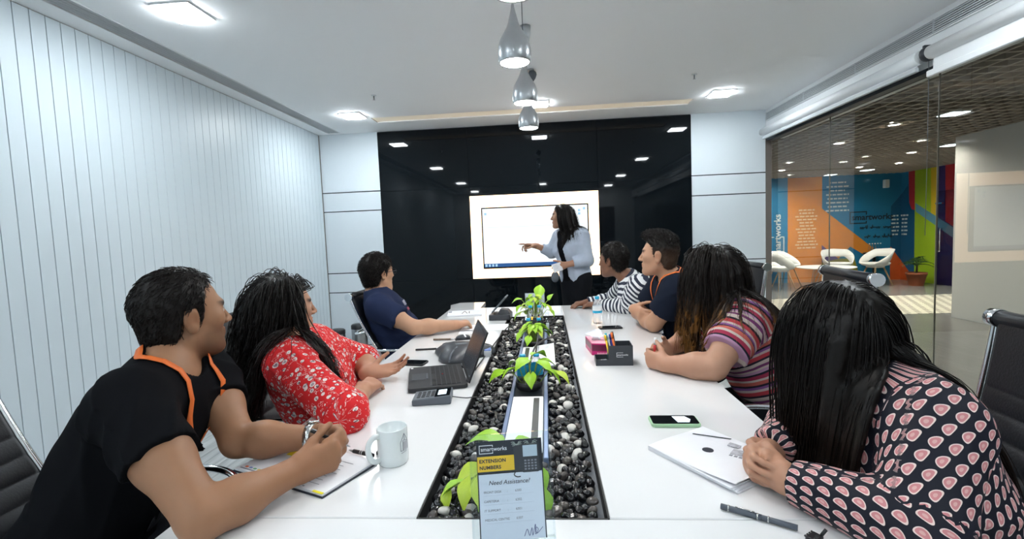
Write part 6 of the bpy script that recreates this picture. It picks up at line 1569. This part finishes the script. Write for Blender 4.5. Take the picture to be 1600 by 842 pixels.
def lanyard(S, m, drop=0.30, wd=0.016, badge=True, skirtx=0.0):
    a, Rc = S.axis, S.Rc
    prims = S.shirtprims[:-1] if S.shirtprims[-1].op == 'post' else S.shirtprims
    prims = S.drapeprims + [Cone(S.H - S.RH[2] * 0.06, S.N, 0.056, 0.060, 0.02)]
    for s in (-1, 1):
        P = [S.N - Rc[1] * 0.075 + a * 0.035, S.N + Rc[0] * 0.055 * s - Rc[1] * 0.045 + a * 0.035, S.N + Rc[0] * 0.082 * s + a * 0.005, S.N + Rc[0] * 0.07 * s + Rc[1] * 0.08 - a * 0.06, S.N + Rc[0] * 0.035 * s + Rc[1] * 0.14 - a * 0.5 * drop, S.N + Rc[0] * 0.004 * s + Rc[1] * 0.15 - a * drop]
        pts = np.array([tuple(q) for q in smooth_path([tuple(q) for q in P], 7)]); pts, g = drape(pts, prims, 0.006); ribbon('lanyard', pts, g, wd, 0.0015, m, S.root)
    if badge:
        b = pts[-1]; o = MB(); o.X = frame_mtx(Vector(b - a * 0.045), tuple(Rc[0]), tuple(a)); o.rprism(-0.024, 0.024, -0.035, 0.035, 0.004, 0.007, 0.004, 0.001, 3); bd_ = o.build('badge', m_blackpl, S.root)
        o = MB(); o.X = frame_mtx(Vector(b), tuple(Rc[0]), tuple(a)); o.lathe([(0.008, 0.003), (0.008, 0.010)], 12); o.build('clip', m_skinwatch, bd_)
def wristband(S, W, E, m, name='watch', r=0.030, wd=0.018, back=0.02, face_m=None, face_dir=None):
    ax = nrmv(np.asarray(E) - np.asarray(W)); c = np.asarray(W) + ax * back
    z = Vector(ax); x = z.orthogonal().normalized(); y = z.cross(x); M_ = frame_mtx(Vector(c), x, y, z)
    o = MB(); o.X = M_; n = 28
    o.lathe([(r, -wd / 2), (r + 0.0025, -wd / 2), (r + 0.0035, 0), (r + 0.0025, wd / 2), (r, wd / 2)], n, caps=False); w = o.build(name, m, S.root)
    if face_m:
        fd = nrmv(np.asarray(face_dir) - ax * (np.asarray(face_dir) @ ax)); o = MB(); o.X = frame_mtx(Vector(c + fd * (r + 0.001)), Vector(ax), Vector(np.cross(fd, ax)), Vector(fd)); o.lathe([(0.017, 0), (0.018, 0.004), (0.015, 0.0065)], 22); o.build('watch_case', face_m, w)
# ------------------------------------------------------------------ cloths
def cloth(name, col, rough=0.8, weave=900):
    m = mat(name, col, rough, spec=0.07, noise=0.10, nscale=25, bump=0.06, bscale=weave); return m
def cloth_nodes(name, rough=0.75):
    m = mat(name, (0.5, 0.5, 0.5), rough, spec=0.2); nt = m.node_tree; b = nt.nodes['Principled BSDF']
    a = nt.nodes.new('ShaderNodeAttribute'); a.attribute_name = 'cloth'
    def N(op, x, y=None, z=None):
        n = nt.nodes.new('ShaderNodeMath'); n.operation = op
        for i, v in enumerate((x, y, z)):
            if v is None: continue
            if isinstance(v, (int, float)): n.inputs[i].default_value = v
            else: nt.links.new(v, n.inputs[i])
        return n.outputs[0]
    sp_ = nt.nodes.new('ShaderNodeSeparateXYZ'); nt.links.new(a.outputs['Vector'], sp_.inputs[0])
    def mix(fac, ca, cb):
        n = nt.nodes.new('ShaderNodeMix'); n.data_type = 'RGBA'
        for nm, v in (('Factor', fac), ('A', ca), ('B', cb)):
            if isinstance(v, tuple): n.inputs[nm].default_value = (*v, 1)
            elif isinstance(v, (int, float)): n.inputs[nm].default_value = v
            else: nt.links.new(v, n.inputs[nm])
        return n.outputs['Result']
    return m, nt, b, a, sp_, N, mix
def striped(name, stops, period):
    m, nt, b, a, sp_, N, mix = cloth_nodes(name)
    nz = nt.nodes.new('ShaderNodeTexNoise'); nz.inputs['Scale'].default_value = 9; nt.links.new(a.outputs['Vector'], nz.inputs['Vector'])
    t = N('FRACT', N('MULTIPLY', N('ADD', sp_.outputs[1], N('MULTIPLY', nz.outputs['Fac'], 0.010)), 1.0 / period))
    r_ = nt.nodes.new('ShaderNodeValToRGB'); r_.color_ramp.interpolation = 'CONSTANT'
    el = r_.color_ramp.elements
    for i, (p, c) in enumerate(stops):
        e = el[i] if i < len(el) and i < 2 else el.new(p); e.position = p; e.color = (*c, 1)
    nt.links.new(t, r_.inputs[0]); nt.links.new(r_.outputs[0], b.inputs['Base Color']); return m
def paisley():
    m, nt, b, a, sp_, N, mix = cloth_nodes('paisley_blouse', 0.6)
    cw, chh = 0.0215, 0.0300
    row = N('FLOOR', N('DIVIDE', sp_.outputs[1], chh)); u = N('ADD', N('DIVIDE', sp_.outputs[0], cw), N('MULTIPLY', N('MODULO', N('ABSOLUTE', row), 2.0), 0.5))
    fu = N('SUBTRACT', N('FRACT', u), 0.5); fv = N('SUBTRACT', N('FRACT', N('DIVIDE', sp_.outputs[1], chh)), 0.5)
    # a bent drop: ellipse whose centre line leans, with a small notch
    x = N('SUBTRACT', N('MULTIPLY', fu, 1.1), N('MULTIPLY', N('MULTIPLY', fv, fv), 0.9)); x = N('ADD', x, N('MULTIPLY', fv, 0.35)); x = N('ADD', x, 0.05)
    wv = N('ADD', 0.33, N('MULTIPLY', fv, -0.12))
    d = N('SQRT', N('ADD', N('POWER', N('DIVIDE', x, wv), 2.0), N('POWER', N('DIVIDE', fv, 0.40), 2.0)))
    c = mix(N('LESS_THAN', d, 1.0), (0.012, 0.013, 0.022), (0.78, 0.62, 0.58)); c = mix(N('LESS_THAN', d, 0.78), c, (0.60, 0.24, 0.25)); c = mix(N('LESS_THAN', d, 0.34), c, (0.70, 0.40, 0.38))
    c = mix(N('GREATER_THAN', N('ABSOLUTE', N('SUBTRACT', N('FRACT', N('ADD', sp_.outputs[2], 0.5)), 0.5)), 0.02), c, (0.012, 0.013, 0.022))
    nt.links.new(c, b.inputs['Base Color']); return m
def redprint():
    m, nt, b, a, sp_, N, mix = cloth_nodes('red_print_blouse', 0.7)
    mp_ = nt.nodes.new('ShaderNodeMapping'); mp_.inputs['Scale'].default_value = (10.5, 9.5, 3); nt.links.new(a.outputs['Vector'], mp_.inputs['Vector'])
    vo = nt.nodes.new('ShaderNodeTexVoronoi'); vo.inputs['Randomness'].default_value = 0.6; nt.links.new(mp_.outputs[0], vo.inputs['Vector'])
    nz = nt.nodes.new('ShaderNodeTexNoise'); nz.inputs['Scale'].default_value = 2.4; nz.inputs['Detail'].default_value = 3; nt.links.new(mp_.outputs[0], nz.inputs['Vector'])
    nz2 = nt.nodes.new('ShaderNodeTexNoise'); nz2.inputs['Scale'].default_value = 6.5; nz2.inputs['Detail'].default_value = 2; nt.links.new(mp_.outputs[0], nz2.inputs['Vector'])
    d = N('ADD', vo.outputs['Distance'], N('MULTIPLY', N('SUBTRACT', nz.outputs['Fac'], 0.5), 0.75))
    c = mix(N('LESS_THAN', d, 0.36), (0.62, 0.020, 0.024), (0.76, 0.66, 0.64)); c = mix(N('LESS_THAN', d, 0.17), c, (0.36, 0.28, 0.32))
    ln = N('LESS_THAN', N('ABSOLUTE', N('SUBTRACT', nz2.outputs['Fac'], 0.52)), 0.020); c = mix(N('MULTIPLY', ln, N('LESS_THAN', d, 0.44)), c, (0.10, 0.05, 0.07))
    dots = N('LESS_THAN', N('ABSOLUTE', N('SUBTRACT', nz2.outputs['Fac'], 0.40)), 0.012); c = mix(N('MULTIPLY', dots, N('GREATER_THAN', d, 0.48)), c, (0.80, 0.62, 0.60)); c = mix(N('GREATER_THAN', N('ABSOLUTE', N('SUBTRACT', N('FRACT', N('ADD', sp_.outputs[2], 0.5)), 0.5)), 0.02), c, (0.45, 0.014, 0.018))
    nt.links.new(c, b.inputs['Base Color']); return m
c_black = cloth('black_tee_cloth', (0.0045, 0.005, 0.0065)); c_navy = cloth('navy_tee_cloth', (0.018, 0.026, 0.062)); c_polo = cloth('navy_polo_cloth', (0.010, 0.014, 0.026)); c_dark = cloth('dark_trouser_cloth', (0.010, 0.011, 0.014))
c_jean = cloth('dark_denim_cloth', (0.02, 0.026, 0.045)); c_blazer = cloth('pale_blue_blazer_cloth', (0.44, 0.50, 0.60), 0.7); c_print = cloth('grey_chest_print', (0.30, 0.30, 0.36))
HAIRK = (0.0065, 0.005, 0.0045)

# ------------------------------------------------------------------ the man in the black shirt, near left
S = make_person('person', 'man in a black tee with an orange lanyard leaning over an open planner', (-0.908, 1.215, 1.150), (0.52, 0.854, 0.0), (-0.912, 1.140, 1.020), (-0.848, 0.958, 0.985), (-0.945, 1.330, 0.955), (-1.13, 1.05, 0.56), (0.1, -1, 0),
    (-0.610, 0.855, 0.797), (-0.765, 1.195, 0.805), (-0.512, 1.030, 0.803), (-0.545, 1.205, 0.808),
    dict(f=(0.70, 0.66, 0.10), n=(-0.62, 0.72, -0.05), per=[(38, 55, 30), (42, 58, 32), (46, 60, 34), (50, 60, 34)], thumb=(0.75, 0.50, 0.30)), dict(f=(0.86, -0.42, 0.14), n=(-0.35, -0.88, -0.15), per=[(30, 50, 30), (34, 54, 30), (38, 56, 30), (44, 56, 30)], thumb=(0.75, 0.45, 0.35)),
    (0.317, 0.164, 0.092), s=1.0, w=1.06, d=1.08, arm=1.0, stubble=0.6, res=0.0046)
garment(S, 'shirt', c_black, 0.011, 'short', 0.50, amp=0.010, seed=2, loose=0.010)
trousers(S, c_dark)
short_hair(S, HAIRK, th=0.010, hl=([-0.10, -0.075, -0.05, -0.03, 0.018, 0.03, 0.05, 0.075, 0.10, 0.13], [-0.068, -0.050, -0.034, -0.030, -0.022, 0.018, 0.030, 0.036, 0.060, 0.09]), seed=3, n=3200, Lr=(0.012, 0.024), top=0.003, lift=0.12)
lanyard(S, m_orange, 0.30, 0.018)
wristband(S, S.WL, S.EL, m_skinwatch, 'watch', 0.0365, 0.020, 0.016, m_skinwatch, (0, 0.3, 1))
pen('ballpoint_pen', tuple(np.array([-0.510, 1.105, 0.868])), tuple(np.array([-0.425, 1.135, 0.812])), 0.0045, m_blackpl, 'black pen held between the fingers of the man in the black tee', 'pen')

# ------------------------------------------------------------------ the woman in the red print
S = make_person('person', 'woman in a red printed blouse with long wavy black hair, forearm resting on the table', (-0.905, 1.715, 1.095), (0.74, 0.67, -0.03), (-0.895, 1.690, 0.970), (-0.805, 1.535, 0.915), (-0.870, 1.855, 0.915), (-0.82, 1.85, 0.55), (0.05, -1, 0),
    (-0.555, 1.405, 0.797), (-0.745, 2.03, 0.80), (-0.600, 1.660, 0.787), (-0.665, 1.875, 0.787),
    dict(f=(0.10, 0.98, 0.02), n=(-0.35, 0.05, -0.95), curl=(22, 28, 16), thumb=(0.8, 0.5, 0.2)), dict(f=(0.90, 0.30, 0.06), n=(0.10, -0.45, 0.90), curl=(14, 22, 14), thumb=(0.6, 0.75, 0.1)),
    (0.405, 0.216, 0.138), s=0.95, fem=True, w=1.08, d=1.05, belly=0.2, arm=1.0, res=0.0052)
garment(S, 'blouse', redprint(), 0.013, 'three', 0.30, amp=0.010, seed=5, loose=0.016, neck=(0.075, 0.075, 0.06))
trousers(S, c_dark)
long_hair(S, HAIRK, n=2200, length=0.50, seed=4, part=0.01, wave=0.14, off=(0.004, 0.034), dfront=(0.12, 0.02, 0), dback=(-0.06, -0.02, 0), ysplit=0.01, rad=0.0016, jit=0.016, face_plane=0.036, hl=HL_B)

# ------------------------------------------------------------------ the man in the navy tee
S = make_person('person', 'man in a navy tee and glasses leaning back, arm stretched along the table', (-1.015, 3.01, 1.125), (0.60, 0.80, 0.02), (-1.030, 2.985, 1.000), (-0.945, 2.805, 0.925), (-1.050, 3.170, 0.925), (-0.84, 3.02, 0.54), (0.05, -1, 0),
    (-0.715, 2.735, 0.812), (-0.92, 3.36, 0.72), (-0.490, 2.900, 0.790), (-0.775, 3.24, 0.62),
    dict(f=(0.62, 0.78, 0.0), n=(-0.1, 0.1, -0.98), per=[(20, 40, 25), (35, 55, 35), (45, 60, 40), (50, 60, 40)], thumb=(0.8, 0.5, 0.2)), dict(f=(0.5, -0.8, -0.1), n=(0.2, 0.1, -0.97), curl=(25, 30, 20)),
    (0.478, 0.271, 0.170), s=1.0, w=1.05, d=1.05, belly=0.3, res=0.0064)
tee = garment(S, 'tee', c_navy, 0.012, 'short', 0.62, amp=0.009, seed=7, loose=0.014)
trousers(S, c_jean)
short_hair(S, HAIRK, th=0.012, hl=([-0.10, -0.075, -0.045, -0.035, 0.018, 0.03, 0.05, 0.075, 0.10, 0.13], [-0.05, -0.040, -0.026, -0.020, -0.010, 0.030, 0.060, 0.075, 0.09, 0.12]), seed=5, n=3000, Lr=(0.016, 0.032), flow=(0.3, -0.4, -0.7), top=0.006)
gl = MB(); gl.X = frame_mtx(Vector(S.H), tuple(S.RH[0]), tuple(S.RH[1]), tuple(S.RH[2]))
for x in (-0.033, 0.033):
    gl.tube([(x + 0.024 * math.cos(t), 0.108, 0.004 + 0.017 * math.sin(t)) for t in [2 * PI * k / 16 for k in range(17)]], 0.0017, 5)
    gl.tube([(math.copysign(0.056, x), 0.106, 0.008), (math.copysign(0.080, x), 0.04, 0.008), (math.copysign(0.083, x), -0.012, 0.006), (math.copysign(0.080, x), -0.025, -0.012)], 0.0018, 5)
gl.tube([(-0.009, 0.110, 0.008), (0, 0.114, 0.010), (0.009, 0.110, 0.008)], 0.0016, 5); gl.build('glasses', m_blackpl, S.root)
pts, g = drape([S.N + S.Rc[1] * 0.2 - S.axis * 0.13 + S.Rc[0] * x for x in np.linspace(0.085, -0.05, 7)], [q for q in S.shirtprims if q.op == 'u'], 0.003); ribbon('chest_print', pts, g, 0.035, 0.001, c_print, tee)
pts, g = drape([S.N + S.Rc[1] * 0.2 - S.axis * 0.175 + S.Rc[0] * x for x in np.linspace(0.075, -0.04, 7)], [q for q in S.shirtprims if q.op == 'u'], 0.003); ribbon('chest_print', pts, g, 0.02, 0.001, mat('dull_red_print', (0.28, 0.05, 0.08), 0.8, noise=0.1), tee)

# ------------------------------------------------------------------ the presenter
def hargs(**k): return k
def fix_hand(d): return d
S = make_person('person', 'woman in a pale blue blazer standing and pointing at the television', (0.252, 4.547, 1.500), (-0.97, 0.20, 0.02), (0.325, 4.550, 1.352), (0.225, 4.675, 1.305), (0.428, 4.428, 1.305), (0.365, 4.525, 0.90), (-0.66, 0.75, 0),
    (0.150, 4.720, 1.160), (0.462, 4.375, 1.085), (-0.010, 4.665, 1.228), (0.262, 4.355, 1.048),
    dict(f=(-0.97, -0.10, 0.10), n=(0.05, -0.35, -0.93), per=[(2, 5, 5), (32, 45, 30), (48, 55, 35), (52, 55, 35)], thumb=(0.7, 0.5, 0.5)), dict(f=(-0.93, -0.05, -0.30), n=(0.10, 0.95, 0.10), curl=(42, 48, 30)),
    (0.405, 0.225, 0.147), s=0.94, fem=True, w=0.88, d=0.90, arm=0.84, res=0.0064, kneedir=(-0.75, -0.66, 0))
garment(S, 'top', c_black, 0.007, 'none', neck=(0.085, 0.085, 0.075), neckc=(0.03, 0.03), amp=0.002, seed=3)
def blazer_open(p, d, S=S):
    r_ = p - S.P.astype(f32); x = r_ @ S.Rc[0].astype(f32); y = r_ @ S.Rc[1].astype(f32); h = r_ @ S.axis.astype(f32)
    hw_ = np.where(h > 0.30, 0.040 + 0.10 * np.clip((h - 0.30) / 0.2, 0, 1), 0.040 + 0.12 * np.clip((0.06 - h) / 0.14, 0, 1) ** 2)
    wedge = np.maximum(np.abs(x) - hw_, 0.02 - y)
    return np.maximum(d, -wedge)
bz = garment(S, 'blazer', c_blazer, 0.020, 'three', 0.62, hem=-0.075, neck=(0.070, 0.070, 0.060), neckc=(0.05, 0.0), amp=0.007, seed=9, loose=0.005, cuts=(Fn(blazer_open),))
trousers(S, c_dark, seat=False)
long_hair(S, HAIRK, n=1500, length=0.30, seed=8, part=0.0, wave=0.0, off=(0.004, 0.016), rad=0.0016, face_plane=0.035, back=0.5, drift=(0.08, 0.0, 0))
wristband(S, S.WR, S.ER, m_gold, 'bracelet', 0.026, 0.008, 0.015)
cd = empty('white_card', (0.185, 4.325, 1.035), 0.2); tag(cd, 'white card with small print held in the presenter’s lower hand', 'card')
b_ = MB(); b_.X = Matrix.Rotation(math.radians(70), 4, 'X') @ Matrix.Rotation(math.radians(15), 4, 'Z'); b_.box(-0.045, 0.045, -0.045, 0.035, 0, 0.001); b_.build('card', m_paper, cd)
b_ = MB(); b_.X = Matrix.Rotation(math.radians(70), 4, 'X') @ Matrix.Rotation(math.radians(15), 4, 'Z')
for k in range(4): b_.box(-0.035, 0.005 + 0.006 * (k % 3), 0.02 - 0.012 * k, 0.0215 - 0.012 * k, 0.001, 0.0013)
b_.build('print_lines', m_greyink, cd)
dv_ = empty('grey_pouch', (0.165, 4.315, 0.945), 0.1); tag(dv_, 'dark grey rounded pouch hanging from the presenter’s lower hand', 'pouch')
MB().sphere((0, 0, 0), 0.05, 16, 10, (0.75, 0.35, 1.0)).build('body', m_greypl, dv_); MB().tube([(0, 0, 0.048), (0.03, 0.012, 0.075), (0.06, 0.02, 0.092)], 0.003, 6).build('strap', m_blackpl, dv_)

# ------------------------------------------------------------------ the man in the striped jumper
m_bw = striped('navy_white_stripe', [(0.0, (0.72, 0.73, 0.75)), (0.50, (0.030, 0.036, 0.060))], 0.034)
S = make_person('person', 'man in a navy and white striped jumper at the far end of the glass side', (0.576, 3.49, 1.125), (-0.78, 0.62, -0.04), (0.665, 3.460, 1.000), (0.700, 3.640, 0.955), (0.735, 3.285, 0.955), (0.93, 3.50, 0.54), (0.05, 1, 0),
    (0.600, 3.780, 0.795), (0.665, 3.395, 0.797), (0.400, 3.740, 0.782), (0.475, 3.590, 0.785),
    dict(f=(-0.85, -0.40, 0.0), n=(0.0, 0.1, -0.98), curl=(26, 34, 20)), dict(f=(-0.78, 0.55, 0.0), n=(0.1, 0.1, -0.98), curl=(26, 38, 22)),
    (0.202, 0.097, 0.060), s=1.0, w=1.0, d=1.0, res=0.0064)
garment(S, 'jumper', m_bw, 0.013, 'long', amp=0.007, seed=12, loose=0.008)
trousers(S, c_jean)
short_hair(S, HAIRK, th=0.011, seed=6, n=2600, Lr=(0.014, 0.028), top=0.006)

# ------------------------------------------------------------------ the man in the navy polo
S = make_person('person', 'man in a dark navy polo with crossed arms and an orange lanyard', (0.746, 2.80, 1.187), (-0.90, 0.43, 0.03), (0.815, 2.800, 1.052), (0.800, 2.965, 1.000), (0.800, 2.620, 1.000), (1.02, 2.88, 0.55), (0.0, 1, 0),
    (0.690, 3.060, 0.810), (0.690, 2.715, 0.802), (0.610, 2.865, 0.862), (0.640, 2.955, 0.822),
    dict(f=(0.25, -0.92, -0.15), n=(0.90, 0.25, -0.10), curl=(28, 34, 20)), dict(f=(0.20, 0.95, 0.05), n=(0.95, -0.2, 0.0), curl=(25, 30, 20)),
    (0.451, 0.253, 0.161), s=1.0, w=1.08, d=1.08, belly=0.3, arm=1.05, res=0.0058)
garment(S, 'polo', c_polo, 0.012, 'short', 0.66, amp=0.009, seed=14, loose=0.014)
trousers(S, c_dark)
cpts = [S.N + S.axis * 0.028 + S.Rc[0] * 0.068 * math.cos(t) + S.Rc[1] * (0.066 * math.sin(t) - 0.002) - S.axis * 0.03 * max(0, math.sin(t)) for t in [PI * 0.60 + 2 * PI * 0.90 * k / 24 for k in range(25)]]
cp = np.array(cpts); out_ = cp - (S.N + S.axis * 0.02); out_ -= np.outer(out_ @ S.axis, S.axis); out_ /= np.linalg.norm(out_, axis=1)[:, None]
ribbon('collar', cp, out_ * 0.85 + S.axis * 0.45, 0.042, 0.005, c_polo, S.root)
short_hair(S, HAIRK, th=0.004, hl=([-0.10, -0.075, -0.045, -0.035, 0.018, 0.03, 0.05, 0.075, 0.10, 0.13], [-0.06, -0.045, -0.028, -0.024, -0.018, 0.010, 0.030, 0.060, 0.085, 0.12]), seed=7, n=2600, Lr=(0.012, 0.040), flow=(0.2, 0.5, 0.5), lift=0.45, side_th=0.003, top=0.008, sideL=0.22, fade=(0.075, 0.045, 0.03), quiff=True)
lanyard(S, m_orange, 0.26, 0.018)
wristband(S, S.WR, S.ER, m_blackpl, 'watch', 0.0325, 0.018, 0.015, m_skinwatch, (-1, -0.3, 0.3))

# ------------------------------------------------------------------ the woman in the multicoloured stripes
cs_ = [(0.0, (0.515, 0.429, 0.390)), (0.09, (0.023, 0.017, 0.031)), (0.15, (0.429, 0.047, 0.062)), (0.26, (0.515, 0.406, 0.390)), (0.33, (0.203, 0.078, 0.250)), (0.40, (0.023, 0.017, 0.031)), (0.46, (0.468, 0.109, 0.086)), (0.56, (0.530, 0.452, 0.413)), (0.62, (0.312, 0.031, 0.070)), (0.72, (0.016, 0.016, 0.027)), (0.78, (0.406, 0.234, 0.359)), (0.86, (0.484, 0.390, 0.351)), (0.92, (0.156, 0.039, 0.125))]
S = make_person('person', 'woman in a multicoloured striped top with golden hair ends, hands clasped on the table', (0.816, 2.145, 1.137), (-0.45, 0.89, -0.02), (0.875, 2.120, 1.000), (0.870, 2.285, 0.950), (0.890, 1.960, 0.950), (1.13, 2.10, 0.55), (0.0, 1, 0),
    (0.810, 2.37, 0.805), (0.715, 1.825, 0.800), (0.620, 2.150, 0.792), (0.560, 1.925, 0.788),
    dict(f=(-0.78, -0.58, 0.08), n=(0.58, -0.78, -0.10), per=[(40, 55, 30), (44, 58, 30), (46, 58, 30), (48, 58, 30)]), dict(f=(-0.60, 0.76, 0.05), n=(0.76, 0.60, -0.10), per=[(38, 50, 28), (40, 54, 30), (42, 56, 30), (46, 56, 30)]),
    (0.451, 0.253, 0.170), s=0.96, fem=True, w=1.16, d=1.15, belly=0.35, arm=1.12, res=0.0052)
garment(S, 'striped_top', striped('multicolour_stripe', cs_, 0.145), 0.014, 'short', 0.70, amp=0.010, seed=15, loose=0.016)
trousers(S, c_dark)
long_hair(S, (0.008, 0.0055, 0.0045), n=1450, length=0.46, seed=14, part=0.0, wave=0.10, off=(0.004, 0.026), tip_col=(0.36, 0.16, 0.035), tipstart=0.72, dfront=(-0.04, -0.03, 0), dback=(0.02, -0.02, 0), ysplit=-0.02, rad=0.0014, face_plane=0.062)
wristband(S, S.WL, S.EL, m_blackpl, 'wristband', 0.031, 0.010, 0.015)
mk_ = empty('marker', (0.540, 2.050, 0.785)); tag(mk_, 'red marker with a white cap held in the hands of the woman in stripes', 'pen')
MB().tube([(0, 0, 0), (0.004, -0.004, 0.055)], 0.0065, 12).build('barrel', mat('red_barrel', (0.55, 0.03, 0.03), 0.4, noise=0.05), mk_); MB().tube([(0.004, -0.004, 0.055), (0.007, -0.007, 0.085)], 0.0068, 12).build('cap', m_whitepr, mk_)

# ------------------------------------------------------------------ the woman in the patterned blouse, near right
S = make_person('person', 'woman with long straight black hair in a dark blouse with pink motifs', (0.755, 1.140, 1.082), (-0.40, 0.91, -0.08), (0.800, 1.090, 0.972), (0.790, 1.235, 0.945), (0.815, 0.915, 0.945), (0.98, 1.02, 0.55), (0.05, 1, 0),
    (0.760, 1.290, 0.815), (0.715, 0.825, 0.803), (0.600, 1.122, 0.797), (0.578, 0.992, 0.797),
    dict(f=(-0.72, -0.55, 0.06), n=(0.52, -0.80, -0.15), per=[(34, 46, 28), (38, 50, 28), (42, 52, 30), (46, 54, 30)], thumb=(0.85, 0.22, 0.35), tcurl=10), dict(f=(-0.42, 0.90, 0.04), n=(0.88, 0.42, -0.15), per=[(26, 42, 26), (30, 46, 26), (34, 48, 28), (40, 50, 28)], thumb=(0.85, 0.20, 0.42), tcurl=10),
    (0.460, 0.262, 0.175), s=0.92, fem=True, w=1.02, d=1.02, arm=0.98, res=0.0046)
garment(S, 'blouse', paisley(), 0.014, 'long', amp=0.011, seed=21, loose=0.016)
trousers(S, c_dark)
long_hair(S, (0.0055, 0.0045, 0.004), n=3700, length=0.58, seed=21, part=0.0, wave=0.0, off=(0.003, 0.015), tip_col=(0.018, 0.010, 0.006), tipstart=0.4, dfront=(0.03, 0.02, 0), dback=(0.0, 0.07, 0), ysplit=0.012, face_gap=False, drop=(S.SL + np.array([0.0, -0.03, 0.03]), 0.115), rad=0.0014, back=0.35, step=0.028)
kr = S.WR + nrmv((-0.72, -0.55, 0.06)) * 0.095; rg = MB(); rg.X = frame_mtx(Vector(kr + np.array([0.004, -0.012, -0.002])), (0.6, -0.8, 0), (0, 0, 1)); rg.lathe([(0.0092, -0.003), (0.0104, 0), (0.0092, 0.003)], 16, caps=False); rg.build('ring', m_gold, S.root)

# parts were modelled in room coordinates: bring them into their person's own frame
for S in PEOPLE:
    for ch in S.root.children: ch.location = ch.location - S.root.location
